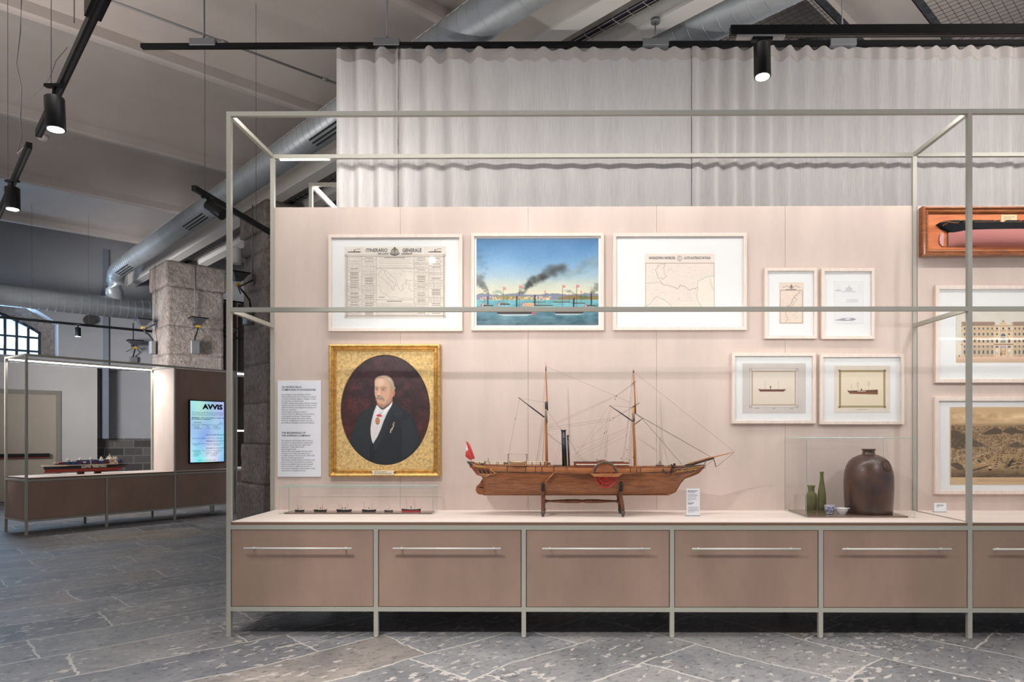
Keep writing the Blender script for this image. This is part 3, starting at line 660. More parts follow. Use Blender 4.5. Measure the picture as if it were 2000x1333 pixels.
# ---------------- floodlights on pillars and wall
MAT['lgrey'] = M('dark_lamp_metal', (74, 74, 76), .5, .2); MAT['yel'] = M('yellow_plastic', (196, 150, 30), .5)
MAT['boxg'] = M('grey_junction_box', (112, 112, 112), .5)
def flood(loc, rz, label, conduit, cabl, boxoff=None, w=.27):
    r = thing('floodlight', label, 'floodlight', loc, rz)
    m = MB(); m.add([(-w / 2, -.32, 0), (w / 2, -.32, 0), (w / 2, -.1, .0), (-w / 2, -.1, .0), (-w * .2, -.26, -.095), (w * .2, -.26, -.095), (w * .2, -.16, -.095), (-w * .2, -.16, -.095)],
                    [(0, 1, 2, 3), (4, 5, 6, 7), (0, 1, 5, 4), (1, 2, 6, 5), (2, 3, 7, 6), (3, 0, 4, 7)], False); m.build('lamp_housing', MAT['lgrey'], r)
    m = MB(); m.b2((-w / 2 - .01, -.33, -.005), (w / 2 + .01, -.09, .012)); m.build('lamp_rim', MAT['black'], r)
    m = MB(); m.tube([(0, -.21, -.13), (0, -.2, -.18), (0, 0, -.05)], .012, 8); m.tube([(-.02, -.21, -.15), (-w * .55, -.12, -.24)], .009, 6); m.tube([(.02, -.21, -.15), (w * .35, -.2, -.24)], .009, 6); m.b2((-.03, -.01, -.12), (.03, 0, .02)); m.build('mounting_arm', MAT['lgrey'], r)
    m = MB(); m.box((0, -.21, -.15), (.07, .05, .035)); m.build('terminal', MAT['yel'], r)
    m = MB(); m.tube([(0, -.012, 0), (0, -.012, conduit)], .009, 8); m.build('conduit', MAT['boxg'], r)
    if cabl: m = MB(); m.tube([(0, -.2, -.17), (0.0, -.12, -.26), (-.01, -.05, -.34), (0, -.04, -cabl)], .013, 8); m.build('power_cable', MAT['black'], r)
    return r
def jbox(loc, rz, label, s=(.15, .09, .25)):
    m = MB(); m.bb((0, -s[1] / 2, 0), s, .012); o = m.build('junction_box', MAT['boxg'], loc=loc, rot=(0, 0, rz)); tag(o, label, 'junction box'); return o
SAf = A0[1] - .005
def onfrontface(px, py, pil):   # face s... perpendicular to v? -> pillar face towards -s spans t
    p = hs(px, py, pil[1] - .03); return U * p[1] + V * p[0] + Vector((0, 0, p[2]))
def onleftface(px, py, pil):
    p = ht(px, py, pil[0] - .03); return U * p[1] + V * p[0] + Vector((0, 0, p[2]))
pF = onfrontface(380, 625, A0); flood(pF, RZ, 'dark floodlight on the front face of the granite pillar', 1.05, .43)
jbox(onfrontface(379, 679, A0), RZ, 'grey junction box below the floodlight on the pillar front')
pF = onleftface(304, 628, A0); flood(pF, RZ - PI / 2, 'dark floodlight sticking out from the left face of the pillar', 1.05, .4)
jbox(onleftface(303, 680, A0), RZ - PI / 2, 'grey junction box on the left face of the pillar')
pw = hs(259, 668, SW); flood(U * pw[1] + V * pw[0] + Vector((0, 0, pw[2])), RZ, 'dark floodlight on the far wall under the wide duct', .4, .4)
pw = hs(260, 703, SW); jbox(U * pw[1] + V * pw[0] + Vector((0, 0, pw[2])), RZ, 'small grey junction box on the far wall, above the lit case', (.15, .07, .12))
pF = onleftface(495, 540, B0); flood(pF, RZ - PI / 2, 'dark floodlight on the left face of the pillar seen through the display frame', 1.0, .45)
jbox(onleftface(489, 622, B0), RZ - PI / 2, 'grey junction box on the pillar seen through the display frame', (.17, .08, .2))
pF = onfrontface(436, 640, (A0[0], A0[1])); 
rr_ = V * (A0[0] + 1.0) + U * (A0[1] + .3) + Vector((0, 0, hs(440, 636, A0[1])[2])); flood(rr_, RZ + PI / 2, 'dark floodlight on the far right side of the pillar, mostly hidden', .5, 0, w=.2)
# white cylinder loudspeaker by the second pillar
pS = onleftface(484, 505, B0) - V * .16
sp = thing('loudspeaker', 'white cylindrical loudspeaker beside the pillar, seen through the display frame', 'loudspeaker', pS, 0)
m = MB(); m.lathe([(.06, -.11), (.075, -.105), (.075, .1), (.068, .11), (.0, .11)], (0, 0, 0), 24); m.build('speaker_body', M('white_speaker', (200, 198, 194), .5), sp)
m = MB(); m.tube([(.07, 0, 0), V * .16], .012, 6); m.build('bracket', MAT['boxg'], sp)
pw = hs(173, 626, SW); sp = thing('wall_loudspeaker', 'round dark loudspeaker on the far wall above the small spotlight', 'loudspeaker', U * pw[1] + V * pw[0] + Vector((0, 0, pw[2])), RZ)
m = MB(); m.lathe([(.1, -.12), (.1, 0)], (0, 0, 0), 24, 'Y'); m.build('speaker_grille', M('speaker_grille', (58, 55, 52), .8), sp)
# grey curtain seen beyond the first pillar
def curtain_mesh(pts, z0, z1, amp, wl, n, nz=2, seed=1, wob=.35):
    rows = []; g = random.Random(seed); a, b = Vector(pts[0]), Vector(pts[1]); d = (b - a); L = d.length; d.normalize(); nn = Vector((d.y, -d.x, 0)); ph = [g.uniform(-1, 1) for _ in range(40)]
    def off(x):
        k = x / wl; w_ = sum(wob * ph[i] * math.sin(x * (1.1 + i * .9) + ph[i + 10] * 6) for i in range(6)); ampm = amp * (1 + .45 * math.sin(x * 2.3 + 1) + .25 * math.sin(x * 5.1)); return ampm * math.sin(2 * PI * k + w_ * 1.6)
    for j in range(nz + 1):
        f_ = j / nz; z = z0 + (z1 - z0) * f_; r = []
        for i in range(n + 1):
            x = L * i / n; o_ = off(x) * (.8 + .2 * f_); r.append(a + d * x + nn * o_ + Vector((0, 0, z - a.z)))
        rows.append(r)
    return rows, off
pa = hs(425, 700, 14.4); pb2 = hs(520, 700, 14.4)
ca = U * 14.4 + V * pa[0]; cb = U * 14.4 + V * (pb2[0] + 1.0)
rows, _ = curtain_mesh((ca, cb), .02, hs(445, 590, 14.4)[2], .05, .16, 200, 2, 4)
m = MB(); m.grid(rows); o = m.build('grey_curtain', M('grey_brown_curtain', (112, 102, 96), .9)); tag(o, 'grey brown pleated curtain in the gap between the two pillars', 'curtain')
m = MB(); zz = hs(445, 588, 14.4)[2]; m.tube([ca + Vector((0, 0, zz)) - V * .1, cb + Vector((0, 0, zz))], .02, 8); o = m.build('curtain_rail', MAT['black']); tag(o, 'dark rail of the grey brown curtain between the pillars', 'rail')
m = MB(); pa = hs(430, 656, 13.9); pb2 = hs(480, 664, 13.9); m.tube([U * 13.9 + V * pa[0] + Vector((0, 0, pa[2])), U * 13.9 + V * (pb2[0] + .3) + Vector((0, 0, pb2[2]))], .022, 6); o = m.build('lighting_track', MAT['black']); tag(o, 'short piece of black track in front of the grey brown curtain', 'lighting track')
o = area('window_daylight', U * (SW + .4) + V * (tc_ + .6) + Vector((0, 0, 3.45)), U * 10 + V * (tc_ + 1.2) + Vector((0, 0, 2.2)), 2.0, .9, 90, (.42, .68, 1))
o = area('far_hall_fill', U * 12.5 + V * 8 + Vector((0, 0, 4.0)), U * 13 + V * 7 + Vector((0, 0, 0)), 3, 2, 130, (.86, .92, 1))  # added fill hidden by the curtain, brightens the far pillars and wall

# ---------------- big pale curtain behind the display and its rail
YC = 5.26
def curt_mat():
    m, nt, b = newmat('pale_sheer_curtain'); nt.nodes.remove(b); out = nt.nodes['Material Output']
    n = tex_noise(nt, 160, 3, .6, vec=(1, 1, .04)); r = ramp(nt, n.outputs['Fac'], [(.3, (220, 214, 211)), (.7, (236, 232, 229))])
    d = nt.nodes.new('ShaderNodeBsdfDiffuse'); t = nt.nodes.new('ShaderNodeBsdfTranslucent'); x = nt.nodes.new('ShaderNodeMixShader'); x.inputs[0].default_value = .5
    nt.links.new(r.outputs[0], d.inputs[0]); nt.links.new(r.outputs[0], t.inputs[0]); nt.links.new(d.outputs[0], x.inputs[1]); nt.links.new(t.outputs[0], x.inputs[2])
    tr = nt.nodes.new('ShaderNodeBsdfTransparent'); x2 = nt.nodes.new('ShaderNodeMixShader'); x2.inputs[0].default_value = .06
    nt.links.new(x.outputs[0], x2.inputs[1]); nt.links.new(tr.outputs[0], x2.inputs[2]); nt.links.new(x2.outputs[0], out.inputs[0]); return m
MAT['curt'] = curt_mat(); MAT['hem'] = M('curtain_heading_tape', (168, 160, 155), .9)
zt = P(1000, 96, YC).z
for k, (xa, xb, lb, wl, seed) in enumerate(((657, 778, 'narrow pale curtain panel at the left end, lit from behind', .16, 3), (777, 1351, 'wide pale pleated curtain panel behind the ship display', .21, 9), (1351.6, 2210, 'pale pleated curtain panel at the right, behind the lit spotlight', .14, 21))):
    A, B = P(xa, 300, YC), P(xb, 300, YC)
    root = thing('pale_curtain', lb, 'curtain', (A.x, YC, 0), 0, None)
    L = B.x - A.x; rows, off = curtain_mesh(((0, 0, 0), (L, 0, 0)), .05, zt, .022, wl, int(L * 150), 3, seed)
    n_ = len(rows[-1])
    rows[-1] = [p + Vector((0, 0, .012 * math.cos(2 * PI * p.x / .125))) for p in rows[-1]]
    m = MB(); m.grid(rows); m.build('cloth', MAT['curt'], root)
    top = rows[-1]; m = MB(); m.grid([[p + Vector((0, -.003, -.085)) for p in top], [p + Vector((0, -.003, -.002)) for p in top]]); m.build('heading_tape', MAT['hem'], root)
root = thing('curtain_rail', 'long black curtain rail hung on grey brackets at the top', 'rail', P(277, 91, YC))
a = P(277, 91, YC); b = P(2200, 91, YC); m = MB(); m.b2((0, -.02, -.016), (b.x - a.x, .02, .016)); m.build('rail_profile', MAT['black'], root)
for px in (398, 756, 1280, 1645):
    p = P(px, 85, YC) - a
    m = MB(); m.bb((p.x, 0, p.z + .0), (.2, .06, .054), .003); m.build('rail_bracket', MAT['galv'], root)
    m = MB(); m.cyl((p.x, 0, p.z + .027), (p.x, 0, 5.3 - a.z if px != 1280 else P(1280, 45, YC).z - a.z), .006, 8)
    if px == 1280: m.lathe([(.035, 0), (.035, .03)], (p.x, 0, P(1280, 45, YC).z - a.z), 20)
    m.build('hanger_rod', MAT['galv'], root)
# ================================================================== DISPLAY CASES
PS = .028; ZS = .743                       # tube size and worktop height
ZTOP = 3.38
def post(mb, x, y, z0, z1): mb.b2((x - PS / 2, y - PS / 2, z0), (x + PS / 2, y + PS / 2, z1))
def case(name, label, loc, rz, nb, top, first_shared=False, mid=None, handles=True, depth=.7, last_tall=None, front='drawer'):
    """frame on legs with a worktop, drawer fronts and a tall open frame; local x along the front, y to the back"""
    r = thing(name, label, 'display case', loc, rz); h = PS / 2; W = nb * BAY
    for i in range(nb + 1):
        if i == 0 and first_shared: continue
        tall = i in (0, nb) or (last_tall and i in last_tall)
        for y in (h, depth - h):
            m = MB(); post(m, i * BAY, y, .0 if tall else .012, top if tall else .695)
            if not tall or i == nb: m.cyl((i * BAY, y, 0), (i * BAY, y, .012), .016, 12)
            m.build('post', MAT['metal'], r)
    def rail(x0, x1, y, z): m = MB(); m.b2((x0, y - h + .0007, z - h), (x1, y + h - .0007, z + h)); return m.build('rail', MAT['metal'], r)
    e0 = h; e1 = W - h
    for z in (top - h, .705, .18):
        for y in (h, depth - h): rail(e0 if z > .72 else e0, e1, y, z)
    if mid: rail(e0, e1, h, mid)
    for i in ([] if first_shared else [0]) + [nb] + (last_tall or []):
        for z in (top - h, .705, .18) + ((mid,) if mid else ()):
            m = MB(); m.b2((i * BAY - h + .0006, PS, z - h + .0003), (i * BAY + h - .0006, depth - PS, z + h - .0003)); m.build('side_rail', MAT['metal'], r)
    m = MB(); m.bb((W / 2, depth / 2 + .003, ZS - .0035), (W - PS - .006, depth - .012, .007), .0015); o = m.build('worktop', MAT['top'], r)
    m = MB(); m.b2((h + .004, .0095, .7195), (W - h - .004, depth - .004, ZS - .0071)); m.build('worktop_underlay', MAT['edge'], r)
    for i in range(nb):
        x0, x1 = i * BAY + h + .004, (i + 1) * BAY - h - .004
        m = MB(); m.bb(((x0 + x1) / 2, .014, .443), (x1 - x0, .02, .492), .002); d = m.build('drawer' if handles else 'front_panel', MAT['drawer'], r)
        if handles:
            xc = (x0 + x1) / 2 - .012; zc = .577; m = MB(); m.cyl((xc - .344, -.042, zc), (xc + .344, -.042, zc), .0065, 10)
            for s_ in (-1, 1): m.cyl((xc + s_ * .295, -.042, zc), (xc + s_ * .295, .005, zc), .005, 8)
            m.build('handle', MAT['hand'], d)
    m = MB(); m.b2((e0, .03, .17), (e1, depth - .005, .19)); m.b2((e0, depth - .02, .19), (e1, depth - .004, .69))
    m.build('carcass', MAT['edge'], r)
    for x in (h + .003, W - h - .003):
        m = MB(); m.b2((x - .004, PS, .195), (x + .004, depth - PS, .69)); m.build('side_panel', MAT['drawer'], r)
    return r
MAT['hand'] = M('brushed_handle', (205, 203, 196), .4, .1)
YBP = 5.055                                # front of the pink wall boards
C1 = case('display_case', 'long grey framed display case with five drawers carrying the paddle steamer model', (X0, YF - PS / 2, 0), 0, 5, ZTOP, mid=2.106)
C2 = case('display_case', 'display case at the right edge continuing past the tall post, with the palace print', (X0 + 5 * BAY, YF - PS / 2, 0), 0, 2, ZTOP, first_shared=True, mid=2.106)
zt = P(1000, 404, YBP).z
yo = YBP - (YF - PS / 2)
for root, n, x_first in ((C1, 5, 0.012), (C2, 2, .024)):
    for i in range(n):
        xa = i * BAY + (x_first if i == 0 else 0.0007); xb = (i + 1) * BAY - (.0007 if i < n - 1 else .004)
        if root is C1: xa += 0; 
        m = MB(); m.bb(((xa + xb) / 2, yo + .009, (zt + ZS) / 2), (xb - xa, .018, zt - ZS), .0012); m.build('back_board', MAT['board'], root)
# led strips on the front rails
for root, n in ((C1, 5), (C2, 2)):
    for z in (ZTOP - PS - .003, 2.106 - PS / 2 - .003):
        m = MB(); m.b2((.03, .0285, z + .006), (n * BAY - .03, .032, z + .016)); m.build('led_strip', MAT['led'], root)
m = MB(); m.b2((.05, .69, ZTOP - PS - .008), (.42, .698, ZTOP - PS - .001)); m.build('led_strip', MAT['led'], C1)

# the case standing behind the curtain
rb = thing('display_case', 'grey framed case with a bright light strip behind the curtain end, only its corner seen', 'display case', (-2.03, 5.62, 0), 0)
for x in (0, .78):
    for y in (0, .7): m = MB(); post(m, x, y, 0, ZTOP); m.build('post', MAT['metal'], rb)
for z in (ZTOP - PS / 2, .705, .18):
    for y in (0, .7): m = MB(); m.b2((PS / 2, y - PS / 2, z - PS / 2), (.78 - PS / 2, y + PS / 2, z + PS / 2)); m.build('rail', MAT['metal'], rb)
    for x in (0, .78): m = MB(); m.b2((x - PS / 2, PS / 2, z - PS / 2), (x + PS / 2, .7 - PS / 2, z + PS / 2)); m.build('side_rail', MAT['metal'], rb)
m = MB(); m.b2((.018, .02, ZTOP - PS - .012), (.05, .68, ZTOP - PS - .002)); m.build('led_strip', emitm('led_bright', (255, 250, 244), 16), rb)
m = MB(); m.b2((0, .69, .72), (.78, .708, 2.9)); m.build('back_board', MAT['board'], rb)
m = MB(); m.b2((.01, .01, .72), (.77, .69, .74)); m.build('worktop', MAT['top'], rb)
area('led_light_behind_curtain', (-1.7, 6.1, 3.33), (-1.45, 5.4, 2.9), .5, .1, 9, WARM)

# left case with the container ship, turned away
ca_ = CW(-6.8, 8.84); RA = math.atan2(.834, .552) + TH; HT = 2.354
C3 = case('display_case', 'low display case at left carrying the container ship, with a screen at its end', (ca_.x, ca_.y, 0), RA, 3, HT, last_tall=[2], handles=False)
D_ = .7
m = MB(); m.b2((2 * BAY + .016, .02, .73), (2 * BAY + .03, D_ - .02, HT - .03)); m.build('upright_board', MAT['board'], C3)
m = MB(); m.bb((2.5 * BAY, .03, (.75 + HT - .035) / 2), (BAY - PS - .012, .03, HT - .035 - .75), .003); sb = m.build('screen_board', MAT['drawer'], C3)
m = MB(); m.b2((2 * BAY + .02, D_ - .04, .75), (3 * BAY - .02, D_ - .02, HT - .03)); m.build('rear_board', MAT['drawer'], C3)
m = MB(); m.b2((.03, D_ - .03, HT - PS - .012), (2 * BAY - .016, D_ - .008, HT - PS + .002)); m.build('led_strip', emitm('led_case', (255, 249, 240), 14), C3)
m = MB(); m.b2((.016, D_ - .006, ZS), (2 * BAY - .016, D_ - .001, HT - PS)); m.build('glass_pane', MAT['glass'], C3)
Rm = Matrix.Rotation(RA, 4, 'Z')
def L3(x, y, z): return Rm @ Vector((x, y, z)) + Vector((ca_.x, ca_.y, 0))
area('led_light_left_case', L3(BAY, D_ - .06, HT - .06), L3(BAY, D_ - .25, .7), 1.8, .03, 20, WARM).rotation_euler = (0, 0, RA)
# screen on the board
sc = thing('display_screen', 'upright screen in a black frame showing an old blue-white timetable notice', 'screen', L3(2 * BAY + .49, .016, 0), RA)
SWd, SH0, SH1 = .50, 0.0, 0.0
def l3(px, py, y):      # pixel -> local x, z on a plane y=const of the left case
    n = Rm.to_3x3() @ Vector((0, 1, 0)); o = L3(0, y, 0); p = hit(px, py, n, n.dot(o)); q = Rm.to_3x3().inverted() @ (p - Vector((ca_.x, ca_.y, 0))); return q.x, q.z
x0, z1 = l3(369.5, 781, -.02); x1_, z0 = l3(439, 905, -.02); _, z0b = l3(370, 904.5, -.02); z0 = (z0 + z0b) / 2
print('screen', x0, x1_, z0, z1)
sc.location = L3((x0 + x1_) / 2, .014, z0); w_ = (x1_ - x0); h_ = z1 - z0
m = MB(); m.bb((0, -.02, h_ / 2), (w_, .036, h_), .004); m.build('screen_housing', MAT['black'], sc)
c = Cv(0, 0, 100, 100 * h_ / w_, 130, (170, 215, 235))
Hc = 100 * h_ / w_
X, Y = c.X / 100, c.Y / Hc
c.a[..., 0] = 168 + 50 * np.sin(X * 9 + Y * 2) * (.4 + .6 * Y); c.a[..., 1] = 212 + 26 * np.sin(X * 5 - Y * 7 + 1); c.a[..., 2] = 236 + 18 * np.sin(X * 4 + 2)
c.ell(30, Hc * .2, 26, Hc * .22, (190, 236, 190), .6, 16); c.ell(50, Hc * .45, 22, Hc * .3, (150, 130, 238), .45, 18); c.ell(88, Hc * .6, 24, Hc * .5, (120, 176, 248), .5, 18); c.ell(8, Hc * .5, 16, Hc * .5, (110, 205, 225), .5, 14); c.ell(62, Hc * .85, 26, Hc * .2, (235, 250, 250), .6, 16)
b_ = .016; c.plane('screen_image', -w_ / 2 + b_, h_ - b_, w_ / 2 - b_, b_, -.0385, MAT['screen'], sc)
xl, xr = -w_ / 2 + b_ + .004, w_ / 2 - b_ - .001; ys_ = -.040; fx = lambda a: xl + (xr - xl) * a; fz = lambda b: h_ - b_ - (h_ - 2 * b_) * b
text('AVVIS', fx(.34), fz(.045), fx(1) - fx(.38), h_ * .085, MAT['ink'], sc, ys_, 'headline', .055)
text('PARTENZA', fx(.1), fz(.345), .12, h_ * .014, MAT['ink'], sc, ys_, 'printed_line', .02)
text('ARRIVO', fx(.84), fz(.35), .07, h_ * .012, MAT['ink'], sc, ys_, 'printed_line', .02)
text('Per aderire al desiderio espresso nel pubbl\nda Trieste a Pola e viceversa, nella stagione\nAmministrazione avrà di regolare la corsa', fx(.05), fz(.175), fx(.99) - fx(.05), h_ * .062, MAT['ink'], sc, ys_, 'printed_lines', .0)
text('Sabbato 22 corrente a tutto il\nprossimo venturo.', fx(.03), fz(.262), fx(.99) - fx(.03), h_ * .045, MAT['ink'], sc, ys_, 'printed_lines', .035)
for (z_, body) in ((.375, 'da Trieste  Sabbato ore 7 a.m. a Pirano\n „ Pirano      „  „  8½ „  „ Umago\n „ Umago      „  „  9¼ „  „ Cittanova\n „ Cittanova   „  „ 10½ „  „ Parenzo'), (.6, 'da Parenzo Sabbato ore 2 p.m. a Rovigno'), (.69, 'da Rovigno Domenica ore 7 a.m. a Pola\n „ Pola          „   „  5 p.m. „ Rovigno'), (.80, 'da Rovigno  Lunedì ore 6 a.m. a Parenzo\n „ Parenzo     „   „ 10½ „  „ Cittanova\n „ Cittanova   „  mezzodì „ Umago\n „ Umago      „   „ 1¼ „  „ Pirano\n „ Pirano      „   „ 3  „  „ Trieste')):
    n = body.count('\n') + 1; text(body, fx(.04), fz(z_), fx(.97) - fx(.04), h_ * .024 * n * .85, MAT['ink'], sc, ys_, 'printed_lines', .004)
for z_, body in ((.545, 'SOSTA PER PRANZ'), (.648, 'FERMATA DI NOT'), (.765, 'FERMATA DI NOT')):
    text(body, fx(.45), fz(z_), fx(1) - fx(.45), h_ * .016, MAT['ink'], sc, ys_, 'printed_line', .02)
text('TRIESTE 12 Novembre 1845.', fx(.2), fz(.965), fx(.75) - fx(.2), h_ * .014, MAT['ink'], sc, ys_, 'printed_line', .01)
# next case beyond, seen edge-on behind the tall post
xn = 3 * BAY + .05
C4 = thing('display_case', 'another lit case beyond the screen panel, only a slim slice visible', 'display case', L3(xn, .0, 0), RA)
for x in (0, .62):
    for y in (.014, .686): m = MB(); post(m, x, y, 0, HT); m.build('post', MAT['metal'], C4)
for z in (HT - .014, .705, .18):
    for y in (.014, .686): m = MB(); m.b2((.014, y - .014, z - .014), (.606, y + .014, z + .014)); m.build('rail', MAT['metal'], C4)
m = MB(); m.b2((.014, .006, .195), (.606, .022, .69)); m.build('front_panel', MAT['drawer'], C4)
m = MB(); m.b2((.01, .01, .72), (.61, .69, .74)); m.build('worktop', MAT['top'], C4)
m = MB(); m.b2((.03, .02, HT - .05), (.6, .05, HT - .03)); m.b2((.03, .02, 1.36), (.6, .05, 1.38)); m.build('led_strip', emitm('led_slice', (255, 250, 242), 14), C4)
m = MB(); m.b2((.03, .02, 1.38), (.6, .5, 1.39)); m.b2((.03, .02, 1.39), (.6, .025, 1.72)); m.build('glass_shelf', MAT['glass'], C4)

# ================================================================== PICTURES ON THE BOARDS
def frame_ring(mb, x0, z0, x1, z1, prof):
    # prof: list of (inset, y); mitred ring
    rows = []
    for ins, y in prof: rows.append([Vector((x0 + ins, y, z0 + ins)), Vector((x1 - ins, y, z0 + ins)), Vector((x1 - ins, y, z1 - ins)), Vector((x0 + ins, y, z1 - ins))])
    mb.grid(rows, False, True)
def picture(name, label, cat, rc, fw, y_front, art, canvas, group=None, fm=None, amat='art', dep=.03, pane=True, matm=None):
    """rc, art: photo boxes (x0, y0, x1, y1)"""
    a, b = P(rc[0], rc[3], y_front), P(rc[2], rc[1], y_front); xc = (a.x + b.x) / 2
    r = thing(name, label, cat, (xc, YBP - .001, a.z), 0, group); w, h = (b.x - a.x), (b.z - a.z); yf = y_front - YBP + .001
    m = MB(); f = fw * y_front / F
    frame_ring(m, -w / 2, 0, w / 2, h, [(0, 0), (0, yf + .002), (.002, yf), (f - .001, yf), (f, yf + .001), (f, yf + .022), (f, 0), (0, 0)])
    m.build('frame', fm or MAT['fwood'], r)
    yb = yf + .015; m = MB(); m.b2((-w / 2 + f * .8, yb, f * .8), (w / 2 - f * .8, yb + .004, h - f * .8)); m.build('mount', matm or MAT['matb'], r)
    p, q = P(art[0], art[3], YBP + yb), P(art[2], art[1], YBP + yb)
    canvas.plane('print' if amat == 'art' else 'canvas', p.x - xc, q.z - a.z, q.x - xc, p.z - a.z, yb - .0012, MAT[amat], r)
    if pane:
        m = MB(); m.b2((-w / 2 + f, yf + .006, f), (w / 2 - f, yf + .0075, h - f)); m.build('glazing', MAT['pane'], r)
    return r, a, xc, h
PAPER = (222, 212, 200)
YP = 5.025
INK = (96, 84, 76); INKL = (150, 138, 128)
# --- 1 timetable sheet with map (canvas units = crop pixels)
def sheet1():
    c = Cv(150, 147, 845, 640, 300, (226, 217, 205)); g = random.Random(3)
    c.noise(60, 7, 1); c.line([(380, 147), (380, 640)], 1.5, (206, 196, 184), .5); c.line([(690, 147), (690, 240)], 8, (238, 230, 218), .8)
    c.rect(160, 205, 838, 207, INK, .8); c.rect(166, 214, 832, 217, INK, .9)
    for x in (160, 834): c.rect(x, 205, x + 2, 632, INK, .7)
    for x in (168, 828): c.rect(x, 214, x + 3, 624, INK, .9)
    c.rect(160, 630, 838, 632, INK, .7); c.rect(166, 620, 832, 624, INK, .9)
    for x, y in ((162, 209), (835, 209), (162, 628), (835, 628)): c.ell(x, y, 9, 9, INK, .5); c.ell(x, y, 5, 5, (220, 210, 198), .8)
    # vignettes of ships
    for cx in (218, 770):
        c.poly([(cx - 45, 182), (cx + 45, 180), (cx + 38, 187), (cx - 40, 187)], (60, 54, 50)); c.line([(cx - 20, 182), (cx - 20, 166)], 1.5, INK); c.line([(cx + 15, 182), (cx + 15, 164)], 1.5, INK); c.rect(cx - 3, 168, cx + 3, 182, INK); c.wiggle([(cx, 168), (cx + 28, 164), (cx + 42, 166)], 5, INKL, .7, 2, 4, 5)
        c.line([(cx - 50, 188), (cx + 50, 188)], 2, INKL)
    # anchor emblem
    c.ell(495, 183, 27, 27, (60, 54, 50), .35); c.line([(495, 158), (495, 206)], 4, (50, 45, 42)); c.ell(495, 156, 5, 5, (50, 45, 42)); c.line([(480, 168), (510, 168)], 3, (50, 45, 42))
    pts = [(495 + 36 * math.cos(a), 176 + 32 * math.sin(a)) for a in np.linspace(.15 * PI, .85 * PI, 12)]; c.line(pts, 5, (50, 45, 42)); pts = [(495 + 22 * math.cos(a), 182 + 20 * math.sin(a)) for a in np.linspace(0, 2 * PI, 16)]; c.line(pts, 2, INK)
    for x in (268, 369, 626, 724): c.rect(x, 217, x + 2, 620, INK, .6)
    c.rect(370, 296, 626, 299, INK, .6); c.rect(370, 512, 626, 514, INK, .6); c.rect(370, 535, 626, 536, INK, .4)
    def col(x0, x1, y0, y1, dens=.75):
        y = y0
        while y < y1:
            if g.random() < .12: c.rect(x0 + (x1 - x0) * .2, y, x1 - (x1 - x0) * .2, y + 3.2, (90, 78, 70), .8); y += 8; continue
            if g.random() < dens:
                x = x0 + 2
                while x < x1 - 3:
                    l = g.uniform(3, 11); c.rect(x, y, min(x + l, x1 - 2), y + 1.7, INK, g.uniform(.25, .62)); x += l + g.uniform(1.5, 5)
            y += 3.7
        for k in (.35, .6, .8): c.rect(x0 + (x1 - x0) * k, y0 + 30, x0 + (x1 - x0) * k + .8, y1 - 12, INK, .3)
    for x0, x1 in ((172, 266), (272, 367), (630, 722), (728, 826)): col(x0, x1, 224, 616)
    for y in (222, 236, 250, 262, 276, 288): c.rect(380 + g.uniform(0, 25), y, 615 - g.uniform(0, 25), y + 1.8, INK, .5)
    c.rect(425, 222, 565, 226, (70, 62, 56), .8); c.rect(440, 520, 545, 525, (70, 62, 56), .7)
    for y in range(540, 616, 5): c.rect(376, y, 620, y + 1.6, INK, g.uniform(.15, .4))
    # map: italy, adriatic, greece, africa
    LN = (120, 104, 92)
    c.wiggle([(376, 345), (392, 320), (408, 308), (425, 312), (430, 330), (450, 365), (472, 385), (498, 402), (505, 415), (492, 418), (490, 440), (478, 446), (474, 425), (450, 400), (425, 375), (402, 358), (385, 352)], 1.6, LN, .8, 1.8, 6, 2)
    c.wiggle([(425, 312), (440, 310), (450, 328), (478, 352), (502, 372), (512, 396), (516, 418), (528, 440), (540, 452), (552, 440), (545, 418), (560, 405), (575, 395), (572, 376), (590, 384), (618, 378)], 1.6, LN, .8, 2.2, 5, 4)
    c.wiggle([(378, 410), (400, 418), (396, 445), (410, 468), (440, 478), (460, 500), (500, 492), (540, 502), (575, 498), (618, 505)], 1.6, LN, .7, 2, 5, 6)
    c.wiggle([(575, 395), (600, 410), (592, 430), (605, 445), (618, 455)], 1.5, LN, .7, 3, 5, 8); c.wiggle([(548, 310), (580, 322), (605, 316), (618, 330)], 1.4, LN, .6, 3, 6, 9); c.wiggle([(525, 330), (550, 350), (570, 345), (560, 320), (540, 308)], 1.5, LN, .6, 2, 5, 19)
    for k in range(12): c.ell(540 + g.uniform(0, 50), 410 + g.uniform(0, 60), 2, 1.4, LN, .7)
    for k in range(26): c.wiggle([(g.uniform(385, 600), g.uniform(305, 370)), (g.uniform(385, 600), g.uniform(305, 390))], .8, LN, .16, 3, 6, k)
    c.ell(585, 345, 30, 22, (232, 222, 210), .6, 8); c.rect(386, 493, 426, 497, INK, .8)
    return c
c = sheet1()
r, a, xc, h = picture('framed_print', 'wide pale-framed timetable sheet with a small map, upper left of the board', 'picture', (641, 457.5, 903, 647.5), 6.2, YP, (672.8, 482, 870.8, 622.4), c)
def on(r, px, py, y=YP + .0135):
    p = P(px, py, y); return p.x - r.location.x, p.z - r.location.z
TY = YP - YBP + .001 + .0128
for body, x0, y0, x1, hh, bd in (('ITINERARIO', 715, 485.5, 757, 7.2, .02), ('GENERALE', 786, 485.5, 823, 7.2, .02), ('DEL LLOYD', 738, 494.5, 759, 2.6, .03), ('AUSTRIACO.', 784, 494.5, 806, 2.6, .03)):
    x, z = on(r, x0, y0); x2, z2 = on(r, x1, y0 + hh); text(body, x, z, x2 - x, z - z2, MAT['greyink'] if hh > 5 else MAT['ink'], r, TY, 'printed_title', bd)
